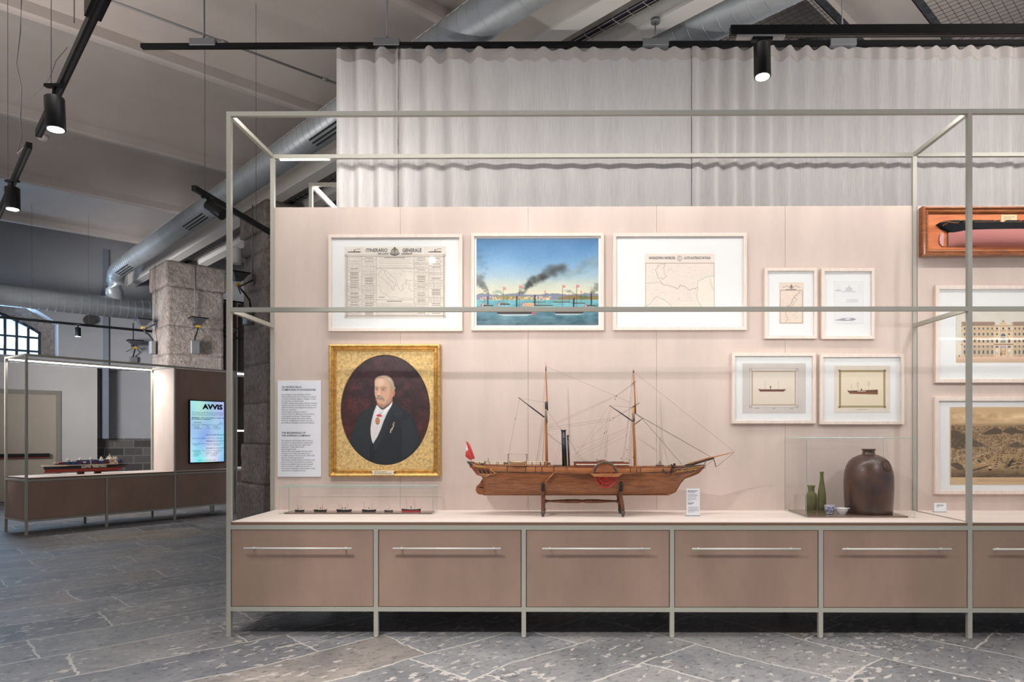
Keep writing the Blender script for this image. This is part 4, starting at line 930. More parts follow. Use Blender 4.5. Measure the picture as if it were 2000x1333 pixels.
# --- 2 harbour painting
def sea():
    c = Cv(1055, 90, 1890, 688, 300); g = random.Random(8); X, Y = c.X, c.Y; W_, H_ = 835, 598
    t = np.clip((Y - 90) / 400, 0, 1); st = [(0, (72, 112, 150)), (.15, (84, 130, 172)), (.4, (112, 154, 190)), (.62, (146, 174, 190)), (.8, (188, 194, 180)), (1, (214, 204, 172))]
    for k in range(3): c.a[..., k] = np.interp(t, [q[0] for q in st], [q[1][k] for q in st])
    n = vnoise(c.h, c.w, 46, 3, 4, 1.6); c.a += ((n - .5) * 26)[..., None] * np.array([1, .8, .7])
    c.a += ((vnoise(c.h, c.w, 3, 13, 2, .4) - .5) * 12)[..., None]
    def smoke(pts, r0, r1, col, al, seed, n=44, jit=1.0):
        gg = random.Random(seed)
        for i in range(n):
            f = i / (n - 1); k = f * (len(pts) - 1); j = min(int(k), len(pts) - 2); q = k - j; x = pts[j][0] * (1 - q) + pts[j + 1][0] * q; y = pts[j][1] * (1 - q) + pts[j + 1][1] * q; r = r0 + (r1 - r0) * f
            
            for q in range(3): v = gg.uniform(-26, 30); rr = r * gg.uniform(.3, .62); c.ell(x + gg.uniform(-r, r) * jit, y + gg.uniform(-r, r) * .7 * jit, rr, rr * .75, (col[0] + v, col[1] + v, col[2] + v * .9), al * (1 - .6 * f) * .62, rr * .6)
    smoke([(1890, 250), (1800, 280), (1720, 330), (1640, 350), (1580, 360)], 46, 26, (124, 144, 150), .30, 1, 44); smoke([(1060, 180), (1090, 230), (1110, 300), (1080, 380)], 34, 20, (86, 120, 146), .3, 12, 22)
    smoke([(1066, 180), (1060, 380), (1075, 400)], 12, 24, (96, 110, 116), .3, 22, 14); smoke([(1140, 480), (1110, 430), (1080, 395), (1060, 350)], 9, 34, (84, 88, 86), .5, 2, 40); smoke([(1240, 478), (1210, 455), (1170, 462)], 7, 14, (96, 126, 116), .5, 3, 20)
    smoke([(1335, 500), (1362, 466), (1400, 420), (1450, 385), (1520, 345), (1590, 310), (1640, 300)], 9, 44, (58, 60, 58), .62, 4, 60); smoke([(1400, 410), (1450, 375), (1540, 330)], 18, 32, (50, 50, 48), .5, 5, 16)
    smoke([(1735, 480), (1700, 455), (1660, 452)], 6, 12, (92, 118, 108), .6, 6, 18); smoke([(1840, 470), (1870, 440), (1890, 400)], 10, 22, (96, 100, 90), .5, 7, 24); smoke([(1330, 475), (1300, 468)], 5, 9, (110, 130, 126), .5, 17, 8)
    # hills and town
    hl = [(1055, 478)] + [(x, 484 - 12 * abs(math.sin(x * .013)) - g.uniform(0, 8)) for x in range(1075, 1900, 20)] + [(1890, 520), (1055, 520)]
    c.poly(hl, (112, 118, 140), .9); c.poly([(1160, 500), (1200, 488), (1260, 484), (1310, 484), (1360, 492), (1400, 486), (1450, 498), (1480, 510), (1160, 512)], (136, 130, 84)); c.poly([(1610, 500), (1680, 484), (1760, 480), (1800, 492), (1860, 484), (1890, 488), (1890, 514), (1610, 514)], (128, 112, 74)); c.poly([(1740, 490), (1800, 482), (1830, 500), (1780, 512)], (98, 104, 66))
    for k in range(150):
        x = g.choice([g.uniform(1070, 1240), g.uniform(1280, 1480), g.uniform(1480, 1560)]); y = g.uniform(492, 514); c.rect(x, y - g.uniform(2, 8), x + g.uniform(3, 9), y + 3, g.choice([(226, 206, 166), (206, 170, 124), (182, 120, 92), (240, 228, 198)]), .8)
    wt = np.clip((Y - 512) / 176, 0, 1)[..., None]; wc = np.array([96, 158, 172]) * (1 - wt) + np.array([62, 92, 104]) * wt; wc = np.where(wt < .35, wc + np.array([10, 16, 10]), wc)
    wv = vnoise(c.h, c.w, 5, 31, 3, 4); wv2 = vnoise(c.h, c.w, 14, 32, 3, 2.5); wc = wc + ((wv - .5) * 46 + (wv2 - .5) * 50)[..., None]; c.a = np.where((Y > 514)[..., None], wc, c.a); c.rect(1055, 512, 1890, 517, (150, 168, 150), .7)
    DK = (36, 34, 38)
    def ship(x0, x1, y, hh, masts, funnel=None, flag=None):
        c.poly([(x0, y - hh), (x1, y - hh * .8), (x1 - (x1 - x0) * .06, y), (x0 + (x1 - x0) * .05, y)], DK); c.line([(x0, y - hh), (x1, y - hh * .8)], 2, (190, 160, 110), .8)
        c.line([(x0 + 8, y + 1), (x1 - 8, y + 1)], 2.5, (214, 224, 222), .8)
        for mx, top in masts: c.line([(mx, y - hh), (mx, top)], 2.2, (86, 60, 44))
        if funnel: c.rect(funnel[0] - 4, funnel[1], funnel[0] + 4, y - hh, (26, 24, 26))
    def flag(x, y, s=1): 
        c.poly([(x, y), (x + 20 * s, y + 4), (x + 20 * s, y + 17 * s), (x, y + 14 * s)], (196, 44, 44)); c.poly([(x, y + 5 * s), (x + 20 * s, y + 9 * s), (x + 20 * s, y + 12 * s), (x, y + 9 * s)], (240, 228, 220))
    ship(1085, 1172, 558, 12, [(1136, 440), (1110, 500)], (1134, 490)); ship(1215, 1285, 548, 12, [(1240, 425), (1266, 478)]); ship(1440, 1530, 532, 6, [(1526, 450)], (1455, 488)); ship(1578, 1700, 532, 7, [(1643, 415), (1690, 470)]); ship(1710, 1800, 540, 8, [(1740, 415), (1770, 455)], (1722, 500)); ship(1808, 1870, 558, 10, [(1838, 425)], (1840, 470)); ship(1430, 1582, 556, 9, [(1480, 480)], (1455, 480))
    ship(1190, 1440, 612, 22, [(1350, 418), (1250, 520), (1400, 520)], (1331, 486)); ship(1585, 1790, 610, 20, [(1643, 420), (1740, 420)], (1720, 508))
    c.rect(1385, 535, 1450, 558, (216, 180, 140)); 
    for x in range(1388, 1450, 8): c.rect(x, 540, x + 3, 556, (150, 96, 70))
    for x, y in ((1237, 426), (1347, 414), (1643, 412), (1738, 410)): flag(x, y)
    flag(1518, 450, .6); flag(1766, 452, .6)
    for x, y in ((1100, 530), (1210, 530), (1375, 532), (1800, 545)): c.poly([(x, y), (x + 12, y + 4), (x - 2, y + 30), (x - 12, y + 28)], (190, 60, 60)); c.poly([(x + 4, y + 4), (x + 8, y + 6), (x - 2, y + 28), (x - 6, y + 26)], (238, 220, 210))
    c.poly([(1432, 596), (1460, 604), (1466, 616), (1440, 612)], (200, 70, 66)); c.poly([(1200, 612), (1440, 612), (1400, 622), (1240, 622)], (220, 226, 220), .7, 5); c.poly([(1590, 608), (1780, 608), (1750, 616), (1600, 616)], (220, 226, 220), .7, 5)
    for k in range(60): x = g.uniform(1060, 1860); y = g.uniform(625, 682); c.line([(x, y), (x + g.uniform(20, 50), y - g.uniform(4, 14))], 2, (160, 186, 178), .35)
    c.rect(1055, 90, 1890, 94, (150, 116, 80), .6); c.rect(1055, 684, 1890, 688, (176, 134, 108), .6); return c
c = sea()
picture('framed_painting', 'framed oil painting of steamships in a bay under a blue sky', 'picture', (920, 455, 1179.7, 646), 6.2, YP, (930.7, 465.8, 1168.8, 636), c, amat='oil', pane=False)
# --- 3 map of northern italy
def map3():
    c = Cv(485, 340, 1308, 960, 260, (229, 216, 203)); LN = (128, 118, 108); g = random.Random(4); c.noise(120, 4, 7)
    c.rect(490, 440, 1302, 447, (158, 142, 128), .9)
    for x in (490, 1294): c.rect(x, 440, x + 6, 960, (158, 142, 128), .9)
    c.ell(893, 392, 32, 32, LN, .4); c.ell(893, 392, 20, 20, (228, 216, 204), .8); c.line([(893, 368), (893, 416)], 4, LN)
    sea_ = [(1296, 590), (1270, 585), (1215, 590), (1160, 620), (1110, 640), (1100, 690), (1108, 730), (1095, 790), (1110, 860), (1150, 915), (1215, 960), (1296, 960)]
    c.poly(sea_, (232, 222, 206), .9)
    for x in range(1120, 1290, 12): c.line([(x, 640), (x + 10, 950)], 1.4, (204, 200, 190), .5)
    c.wiggle(sea_[:-1], 7, (176, 192, 176), .8, 4, 4, 1); c.wiggle([(1250, 600), (1262, 680), (1296, 745)], 6, (176, 192, 176), .8, 4, 6, 2)
    c.wiggle([(500, 912), (540, 890), (580, 835), (625, 808), (680, 826), (740, 862), (790, 900), (818, 958)], 5, (160, 176, 178), .9, 4, 4, 3)
    c.wiggle([(610, 510), (625, 560), (650, 620), (700, 680), (780, 690), (870, 726), (905, 680), (960, 700), (1010, 740), (1060, 722), (1105, 712)], 4, (140, 132, 116), .9, 5, 6, 4); c.wiggle([(500, 660), (560, 662), (640, 650), (700, 680)], 3, LN, .7, 6, 6, 14)
    c.wiggle([(610, 510), (650, 460), (720, 450), (705, 520), (735, 590), (700, 620), (660, 600)], 3.4, LN, .8, 6, 5, 5)
    for k in range(85):
        x, y = g.uniform(510, 1080), g.uniform(455, 900); dx, dy = g.uniform(-90, 90), g.uniform(-70, 70)
        x2 = min(max(x + dx, 505), 1090); y2 = min(max(y + dy, 452), 950)
        if y > 820 and x < 800: continue
        c.wiggle([(x, y), ((x + x2) / 2 + 12, (y + y2) / 2), (x2, y2)], 1.6, LN if g.random() < .7 else (214, 180, 176), .42, 4, 6, k)
    for k in range(130): x, y = g.uniform(510, 1080), g.uniform(455, 900); c.rect(x, y, x + g.uniform(8, 24), y + 3, LN, .28)
    return c
c = map3()
r, a, xc, h = picture('framed_print', 'pale-framed map of northern Italy in a wide white mount, upper middle right', 'picture', (1197, 455, 1459, 645.5), 6.6, YP, (1260, 496, 1395.8, 607), c)
for body, px0, px1 in (('NAVIGAZIONE A VAPORE DEL', 1267.5, 1319), ('LLOYD AUSTRIACO IN ITALIA', 1336, 1388)):
    x, z = on(r, px0, 501.5); x2, z2 = on(r, px1, 506.5); text(body, x, z, x2 - x, z - z2, MAT['greyink'], r, TY, 'printed_title', .02)
# --- 4 small map
def map4():
    c = Cv(388, 197, 570, 505, 120, (228, 210, 194)); LN = (128, 108, 96); c.noise(40, 4, 2)
    c.ell(478, 232, 12, 14, (80, 70, 64), .5); c.line([(478, 210), (478, 245)], 2.4, (70, 62, 58))
    for s in (-1, 1): c.line([(478 + s * 12, 240), (478 + s * 30, 224), (478 + s * 45, 232), (478 + s * 64, 236)], 2.4, (90, 80, 74), .8)
    c.rect(396, 256, 562, 259, LN); c.rect(396, 498, 562, 501, LN); c.rect(394, 256, 397, 500, LN); c.rect(559, 256, 562, 500, LN)
    c.wiggle([(542, 268), (515, 290), (500, 312), (484, 330), (478, 352), (455, 372), (440, 400), (432, 430), (452, 470), (440, 495)], 2.2, (120, 100, 92), .9, 5, 6, 2); c.wiggle([(500, 312), (520, 325), (500, 345), (494, 362), (472, 378)], 1.6, LN, .8, 4, 6, 3)
    g = random.Random(5)
    for k in range(26): x, y = g.uniform(400, 550), g.uniform(265, 480); c.wiggle([(x, y), (min(x + g.uniform(5, 50), 556), y + g.uniform(-25, 25))], 1, LN, .35, 3, 5, k)
    for k in range(26): x, y = g.uniform(400, 545), g.uniform(265, 488); c.rect(x, y, x + 9, y + 1.4, LN, .5)
    return c
r, a, xc, h = picture('framed_print', 'small upright framed chart with a wing emblem, left of the pale ship plan', 'picture', (1493.5, 523, 1596.5, 662), 6.2, YP, (1522, 551.7, 1569.5, 632.6), map4(), 'small upright frames'); 
x, z = on(r, 1535, 564.8); x2, z2 = on(r, 1555, 566.8); text('LLOYD AUSTRIACO', x, z, x2 - x, z - z2, MAT['ink'], r, TY, 'printed_title', .02)
# --- 5 pale plan
def plan5():
    c = Cv(797, 190, 1017, 505, 130, (228, 227, 226)); LN = (180, 180, 188)
    for a_, b_ in (((800, 193), (1014, 193)), ((800, 502), (1014, 502)), ((800, 193), (800, 502)), ((1014, 193), (1014, 502))): c.line([a_, b_], 1.4, (206, 206, 208))
    c.poly([(880, 262), (884, 242), (900, 232), (910, 220), (918, 232), (932, 244), (934, 262)], LN, .6); c.ell(826, 258, 24, 7, LN, .6)
    for x in (826, 838, 980, 992, 908): c.line([(x, 270), (x, 215 if x != 908 else 205)], 1.4, LN, .8)
    c.poly([(845, 262), (968, 262), (950, 272), (860, 272)], LN, .5)
    for x in range(892, 970, 14): c.rect(x, 322, x + 10, 346, LN, .45)
    c.line([(850, 348), (985, 348)], 1.4, LN, .6); c.line([(840, 300), (990, 300)], 1, LN, .4)
    c.poly([(822, 474), (860, 464), (900, 460), (940, 462), (962, 472), (940, 482), (860, 484)], (140, 140, 148), .8); c.poly([(870, 470), (900, 463), (930, 468), (900, 476)], (222, 222, 224)); c.poly([(822, 474), (850, 482), (800, 478)], (110, 110, 118), .8)
    return c
picture('framed_print', 'small upright framed ship plan drawn very faintly, rightmost of the upper row', 'picture', (1604.6, 523.6, 1709, 662.8), 6.2, YP, (1629, 550, 1686.5, 632.6), plan5(), 'small upright frames')
# --- 6, 7 ship photographs
def shipph(left):
    if left: R_ = (115, 800, 585, 1172); B = (190, 863, 505, 1107); bg = (206, 197, 190); yl = 1008; xs = (232, 440)
    else: R_ = (798, 818, 1212, 1167); B = (845, 864, 1163, 1116); bg = (224, 212, 196); yl = 1026; xs = (892, 1120)
    c = Cv(*R_, 190, bg); c.noise(60, 5, 3 + left)
    x0, y0, x1, y1 = B
    if left:
        for o_, col in ((22, (164, 154, 148)), (13, (226, 218, 208)), (8, (150, 136, 120))): c.rect(x0 - o_, y0 - o_, x1 + o_, y1 + o_, col, .8); c.rect(x0 - o_ + 2, y0 - o_ + 2, x1 + o_ - 2, y1 + o_ - 2, (214, 205, 197), 1)
        for x in (x0 - 14, x1 + 14):
            for y in (y0 - 14, y1 + 14): c.ell(x, y, 12, 12, (150, 140, 132), .6); c.ell(x, y, 6, 6, bg)
    else:
        c.rect(x0 - 12, y0 - 12, x1 + 12, y1 + 12, (140, 128, 88), .95); c.rect(x0 - 4, y0 - 6, x1 + 4, y1 + 6, (196, 184, 140))
        for x in (x0 - 8, x1 + 8):
            for y in (y0 - 8, y1 + 8): c.rect(x - 9, y - 8, x + 9, y + 8, (128, 116, 84))
    c.rect(x0 - 2, y0 - 2, x1 + 2, y1 + 2, (150, 112, 60)); c.rect(x0 + 2, y0 + 2, x1 - 2, y1 - 2, (226, 214, 198) if left else (230, 216, 190))
    t = np.clip((c.Y - (y0 + y1) / 2 + 10) / 20, 0, 1)
    H = (108, 66, 52); a_, b2 = xs; c.rect(x0 + 2, yl - 20, x1 - 2, y1 - 2, (216, 200, 180) if left else (224, 206, 176), .35, 10)
    if left:
        c.poly([(a_, yl - 18), (a_ + 18, yl - 14), (b2 - 16, yl - 14), (b2, yl - 18), (b2 - 18, yl + 2), (a_ + 14, yl + 2)], H); ms = ((a_ + 52, 930), (a_ + 148, 932)); fn = a_ + 92
    else:
        c.poly([(a_, yl - 26), (a_ + 20, yl - 22), (b2, yl - 30), (b2, yl + 6), (a_ + 20, yl)], H); c.poly([(a_ + 10, yl - 14), (b2, yl - 12), (b2, yl + 6), (a_ + 20, yl)], (128, 84, 62)); ms = ((a_ + 34, 950), (a_ + 80, 935), (a_ + 160, 930)); fn = a_ + 106
    for mx, my in ms: c.line([(mx, yl - 16), (mx, my)], 1.8, (140, 122, 112))
    for mx, my in ms[-2:]:
        if not left:
            for dy in (16, 32): c.line([(mx - 12, my + dy), (mx + 12, my + dy)], 1.6, (150, 130, 116))
        c.line([(mx, my + 4), (mx - 42, yl - 16)], .9, (180, 164, 152)); c.line([(mx, my + 4), (mx + 42, yl - 16)], .9, (180, 164, 152))
    c.rect(fn - 4, yl - 38, fn + 4, yl - 14, (80, 50, 42)); c.rect(fn - 30, yl - 22, fn + 34, yl - 16, (228, 216, 200), .9)
    c.line([(a_ - 10, yl + 3), (b2 + 10, yl + 3)], 1.4, (180, 160, 144), .8)
    yy = y1 + 26; g = random.Random(2)
    if left:
        for xx, l in ((210, 28), (340, 16), (470, 22)): c.wiggle([(xx, yy + 2), (xx + l, yy)], 3, (130, 122, 118), .7, 2, 6, xx)
    else: c.rect(965, yy - 2, 1040, yy + 3, (176, 160, 140), .7)
    return c
picture('framed_photograph', 'framed sepia photograph of a two-masted steamship on a grey mount, left of the lower pair', 'picture', (1429.5, 689.6, 1594, 828), 6.4, YP, (1450, 710, 1573.5, 807.6), shipph(True), 'landscape ship photographs')
picture('framed_photograph', 'framed sepia photograph of a three-masted steamship with an olive border, right of the lower pair', 'picture', (1601.5, 691.7, 1766.6, 829.6), 6.4, YP, (1629.6, 714.8, 1738.3, 806.5), shipph(False), 'landscape ship photographs')
# --- 8 palace elevation; canvas units = crop pixels (6.667 per photo px from 1820, 550)
def palace():
    x0, x1 = 313, 1543; c = Cv(x0, 360, x1, 1060, 330, (214, 208, 196)); g = random.Random(6); cx = 928
    c.noise(120, 6, 4); c.a += np.array([4, 2, -4]) * np.clip((c.Y - 400) / 500, 0, 1)[..., None]
    c.rect(x0, 980, x1, 1020, (222, 188, 160)); c.rect(x0, 1020, x1, 1060, (200, 168, 138), .8); c.rect(x0, 1010, x1, 1014, (170, 140, 120), .6)
    B = (206, 180, 148); S = (150, 118, 92); LT = (228, 208, 178); DK = (74, 82, 88)
    def wing(xa, xb):
        c.rect(xa, 575, xb, 980, B); c.rect(xa, 522, xb, 568, (158, 132, 116)); c.rect(xa, 566, xb, 574, (100, 76, 62)); c.rect(xa, 574, xb, 580, LT)
        c.rect(xa, 815, xb, 828, LT); c.rect(xa, 826, xb, 831, S); c.rect(xa, 640, xb, 644, S, .6); c.rect(xa, 716, xb, 720, S, .6); c.rect(xa, 830, xb, 980, (192, 170, 142), .8)
        n = max(1, round((xb - xa) / 56)); d = (xb - xa) / n
        for i in range(n):
            x = xa + d * (i + .5); c.rect(x - 9, 600, x + 9, 624, DK); c.rect(x - 15, 652, x + 15, 658, LT); c.rect(x - 11, 666, x + 11, 704, (96, 104, 108)); c.rect(x - 14, 704, x + 14, 710, LT)
            c.ell(x, 756, 13, 16, LT); c.ell(x, 756, 10, 13, DK); c.rect(x - 10, 756, x + 10, 794, DK); c.rect(x - 15, 796, x + 15, 802, LT); c.rect(x - 10, 836, x + 10, 860, (100, 112, 122)); c.ell(x, 902, 14, 14, LT); c.ell(x, 904, 11, 13, (88, 98, 100)); c.rect(x - 11, 904, x + 11, 944, (88, 98, 100)); c.rect(x - 2, 580, x + 2, 598, S, .3)
            c.line([(x - 10, 848), (x + 10, 836)], 2, S, .5); c.rect(x + 26, 584, x + 29, 815, (184, 156, 124), .7)
    wing(cx - 400, cx - 115); wing(cx + 130, cx + 400)
    for s in (-1, 1):
        xa = cx + s * 400; xb = cx + s * 540; wing(min(xa, xb), max(xa, xb)); c.rect(min(xa, xb), 560, max(xa, xb), 574, (130, 100, 80))
        e = cx + s * 536; c.rect(min(e, e - s * 20), 556, max(e, e - s * 20), 980, (224, 202, 170)); c.line([(e, 556), (e, 980)], 4, S); c.poly([(e - s * 30, 575), (e + s * 10, 575), (e - s * 8, 545)], (170, 140, 110))
        c.rect(min(e - 12, e + 12), 575, max(e - 12, e + 12), 583, S); c.rect(e - 12, 636, e + 12, 642, S); c.rect(e - 14, 818, e + 14, 828, S)
    # central block
    c.rect(cx - 118, 556, cx + 128, 980, (222, 198, 164)); c.rect(cx - 122, 565, cx + 132, 572, LT); c.rect(cx - 122, 572, cx + 132, 578, (110, 86, 70)); c.rect(cx - 122, 638, cx + 132, 644, (120, 94, 74)); c.rect(cx - 122, 814, cx + 132, 822, (96, 72, 60)); c.rect(cx - 118, 824, cx + 128, 828, (110, 70, 110), .4)
    c.poly([(cx - 50, 556), (cx - 30, 530), (cx, 512), (cx + 30, 530), (cx + 46, 556)], (214, 186, 150)); c.ell(cx, 514, 9, 12, (150, 120, 94)); c.ell(cx - 112, 545, 8, 16, (170, 140, 110)); c.ell(cx + 118, 545, 8, 16, (170, 140, 110))
    for x in (-108, -54, -44, 44, 56, 118): c.rect(cx + x - 5, 580, cx + x + 5, 812, LT); c.rect(cx + x + 5, 580, cx + x + 7, 812, S); c.rect(cx + x - 5, 836, cx + x + 5, 975, LT); c.rect(cx + x + 5, 836, cx + x + 8, 975, S)
    for x in (-80, 0, 78): c.rect(cx + x - 12, 598, cx + x + 12, 624, DK)
    for x in (-80, 78): c.ell(cx + x, 684, 12, 12, (104, 72, 56)); c.ell(cx + x, 758, 14, 15, DK); c.rect(cx + x - 13, 758, cx + x + 13, 796, DK); c.rect(cx + x - 18, 840, cx + x + 18, 862, (90, 96, 120)); c.ell(cx + x, 905, 17, 20, (236, 228, 214)); c.rect(cx + x - 14, 905, cx + x + 14, 945, (150, 150, 146)); c.ell(cx + x, 918, 8, 22, (236, 230, 218))
    c.ell(cx, 706, 35, 36, LT); c.ell(cx, 706, 30, 32, (96, 116, 130)); c.rect(cx - 30, 706, cx + 30, 800, (120, 130, 128)); 
    for x in (-15, 0, 15): c.rect(cx + x - 2, 720, cx + x + 2, 800, LT)
    c.rect(cx - 32, 714, cx + 32, 722, LT); c.rect(cx - 38, 840, cx + 38, 870, (176, 160, 170)); c.rect(cx - 34, 870, cx + 34, 960, (188, 150, 112)); c.ell(cx, 884, 26, 22, (214, 190, 160)); c.ell(cx - 30, 945, 10, 20, (130, 96, 70)); c.ell(cx + 4, 930, 8, 22, (206, 190, 168))
    for k in range(26):
        x = g.uniform(x0 + 8, x1 - 8); c.rect(x, 966, x + 3, 980, (60, 54, 56), .8)
    for x in (345, 356, 362): c.rect(x, 960, x + 5, 980, (66, 66, 62))
    return c
picture('framed_print', 'large framed print of a long palace facade behind the tall post at right', 'picture', (1827.5, 557, 2088, 748), 7.5, YP, (1867, 605, 2051, 709), palace())
# --- 9 panorama
def pano():
    x0, x1 = 250, 1590; c = Cv(x0 - 15, 170, x1 + 15, 1183, 330, (206, 176, 136)); g = random.Random(11)
    X, Y = c.X, c.Y
    def inside(a_): return ((X > x0) & (X < x1) & (Y > 185) & (Y < 1082)) * a_
    base = np.zeros(c.a.shape); sky = np.array([204, 172, 128.]); 
    n1 = vnoise(c.h, c.w, 26, 3, 4, 1.7); n2 = vnoise(c.h, c.w, 3, 5, 3, 1.4); n3 = vnoise(c.h, c.w, 40, 9, 3, 1.6)
    base[:] = sky; cl = np.clip((n1 - .48) * 4, -1, 1) * np.clip(1 - abs(Y - 300) / 90, 0, 1); base += (cl * 40)[..., None]
    hz_ = Y > 385; base[hz_] = np.array([178, 148, 108])
    m1 = 412 + 30 * (n3 - .5); land = Y > m1; base[land] = np.array([146, 120, 88]); base += (land * (n2 - .5) * 120)[..., None] + (land * (n3 - .5) * 60)[..., None]
    c.a = np.where(inside(np.ones(X.shape))[..., None] > 0, base, c.a)
    D = (78, 66, 52)
    c.poly([(250, 470), (330, 480), (430, 525), (520, 575), (640, 640), (720, 690), (640, 690), (480, 690), (340, 720), (250, 700)], D, .75, 8); c.poly([(640, 520), (740, 470), (820, 432), (880, 455), (910, 480), (900, 520), (800, 525), (700, 530)], D, .8, 5); c.poly([(905, 490), (980, 440), (1040, 434), (1120, 470), (1220, 500), (1200, 515), (1080, 510), (1060, 530), (960, 515)], D, .8, 5)
    c.poly([(980, 690), (1060, 630), (1110, 618), (1160, 650), (1230, 690), (1100, 700)], D, .7, 6); c.poly([(1230, 500), (1590, 450), (1590, 530), (1300, 530)], D, .6, 8)
    LTc = (206, 178, 138)
    for k in range(900):
        x = g.uniform(250, 1590); y = g.uniform(520, 860)
        if 250 < x < 700 and 480 < y < 640 and y < 520 + (x - 250) * .35: continue
        s = 1 + (y - 500) / 160; c.rect(x, y, x + 5 * s, y + 3 * s, g.choice([LTc, (190, 160, 120), D, (96, 80, 62), D]), .7)
    for (a_, b2, w) in (((830, 770), (950, 640), 9), ((960, 830), (1010, 760), 8), ((1090, 770), (1200, 700), 8), ((520, 830), (760, 760), 9), ((260, 830), (430, 800), 8), ((740, 700), (980, 600), 6)): c.line([a_, b2], w, LTc, .8)
    sea_ = [(250, 905), (420, 860), (520, 880), (700, 880), (820, 780), (1180, 780), (1590, 830), (1590, 1082), (250, 1082)]
    c.poly(sea_, (178, 148, 106), .85, 6)
    t = np.clip((Y - 940) / 130, 0, 1) * inside(1.0) * .9; c.a = c.a * (1 - t[..., None] * .72) + np.array([58, 48, 38]) * t[..., None] * .72
    c.a += (inside(1.0) * (Y > 880) * (vnoise(c.h, c.w, 3, 15, 2, 5) - .5) * 46)[..., None]
    c.poly([(520, 990), (760, 920), (780, 930), (540, 1002)], (70, 58, 44), .9); c.poly([(560, 880), (620, 850), (640, 890), (600, 915)], D, .9); c.line([(560, 860), (610, 905)], 16, LTc, .9); c.line([(680, 830), (730, 880)], 14, LTc, .9); c.line([(610, 915), (700, 900)], 6, LTc)
    c.poly([(250, 900), (330, 890), (400, 930), (420, 985), (350, 990), (250, 930)], D, .8, 5)
    for k in range(70):
        x = g.uniform(800, 1580); y = g.uniform(790, 970); s = .6 + (y - 780) / 160; c.line([(x, y), (x, y - 34 * s)], 3, (52, 44, 36), .85); c.line([(x - 8 * s, y - 16 * s), (x + 8 * s, y - 16 * s)], 2, (52, 44, 36), .7); c.poly([(x - 14 * s, y - 4), (x + 14 * s, y - 4), (x + 10 * s, y + 5), (x - 10 * s, y + 5)], (46, 40, 32), .9)
    c.poly([(730, 975), (778, 975), (770, 998), (740, 996)], (36, 32, 26)); c.poly([(736, 970), (735, 940), (752, 932), (756, 970)], LTc); c.poly([(758, 970), (756, 936), (772, 946), (774, 970)], LTc, .8)
    for (x, y, r) in ((1000, 940, 12), (998, 918, 16), (1018, 892, 18), (1042, 872, 22)): c.ell(x, y, r, r * 1.1, (44, 38, 32), .8, 6)
    return c
r, a, xc, h = picture('framed_print', 'framed sepia bird-eye view of a harbour town, below the palace print at right', 'picture', (1826.5, 776, 2092, 966), 7.5, YP, (1855, 795.5, 2062, 947.5), pano())
x, z = on(r, 1908, 936.5); x2, z2 = on(r, 2010, 941.5); text('TRIESTE A VOLO D\'UCCELLO', x, z, x2 - x, z - z2, M('faint_brown_ink', (186, 158, 124), .9), r, TY, 'printed_title')

# --- gilt portrait
a, b = P(641, 932, 5.0), P(859, 672, 5.0); xc = (a.x + b.x) / 2; w, h = b.x - a.x, b.z - a.z
r = thing('framed_portrait', 'gilt-framed oval portrait of a moustached man in a dark coat', 'picture', (xc, YBP - .001, a.z)); yf = 5.0 - YBP + .001
k_ = 5.0 / F
m = MB(); frame_ring(m, -w / 2, 0, w / 2, h, [(0, 0), (0, yf + .012), (.004, yf + .004), (.012, yf), (.018, yf + .004), (.022, yf + .014), (.030, yf + .022), (.038, yf + .018), (.042, yf + .012), (.046, yf + .02), (.05, yf + .03), (.05, 0), (0, 0)])
m.build('frame', MAT['gold'], r)
m = MB()
for (xa, za, xb_, zb_) in ((-w / 2 + .047, .047, w / 2 - .047, .047), (-w / 2 + .047, h - .047, w / 2 - .047, h - .047), (-w / 2 + .047, .047, -w / 2 + .047, h - .047), (w / 2 - .047, .047, w / 2 - .047, h - .047)):
    L = math.hypot(xb_ - xa, zb_ - za); n = int(L / .0095)
    for i in range(n + 1):
        f_ = i / n; m.box((xa + (xb_ - xa) * f_, yf + .0225, za + (zb_ - za) * f_), (.006, .006, .006))
m.build('beading', MAT['gold'], r)
rx, rz_ = (530 + 8) * .165 * k_, (655 + 6) * .165 * k_
pc_ = P(660 + 555 * .165, 690 + 676 * .165, 5.02); ox, oz = pc_.x - xc, pc_.z - a.z
m = MB(); W2, H2 = w / 2 - .048, 0; rows = [[], [], []]; yb = yf + .03
for i in range(96):
    an = 2 * PI * i / 96; c_, s_ = math.cos(an), math.sin(an); ex, ez = ox + rx * c_, oz + rz_ * s_
    hx = (w / 2 - .048); zt_, zb_ = h - .048, .048
    kx = ((hx - ox) if c_ > 0 else (-hx - ox)) / (c_ * rx) if abs(c_) > 1e-6 else 1e9; kz = ((zt_ - oz) if s_ > 0 else (zb_ - oz)) / (s_ * rz_) if abs(s_) > 1e-6 else 1e9; kk = min(kx, kz)
    rows[0].append(Vector((ox + rx * c_ * kk, yb, oz + rz_ * s_ * kk))); rows[1].append(Vector((ex, yb, ez))); rows[2].append(Vector((ox + (rx - .003) * c_, yb + .009, oz + (rz_ - .003) * s_)))
m.grid(rows, False, True); m.build('spandrel', MAT['goldtex'], r)
m = MB(); x_, z_ = P(725.5, 919, 5.0).x - xc, P(725, 919.4, 5.0).z - a.z; x2_, z2_ = P(771, 929, 5.0).x - xc, P(771, 928.6, 5.0).z - a.z
m.prism([(x_, z_), (x_ + .01, (z_ + z2_) / 2), (x_, z2_), (x2_, z2_), (x2_ - .01, (z_ + z2_) / 2), (x2_, z_)], yf - .003, yf + .016); m.build('name_plate', M('plate_cream', (222, 206, 176), .6), r)
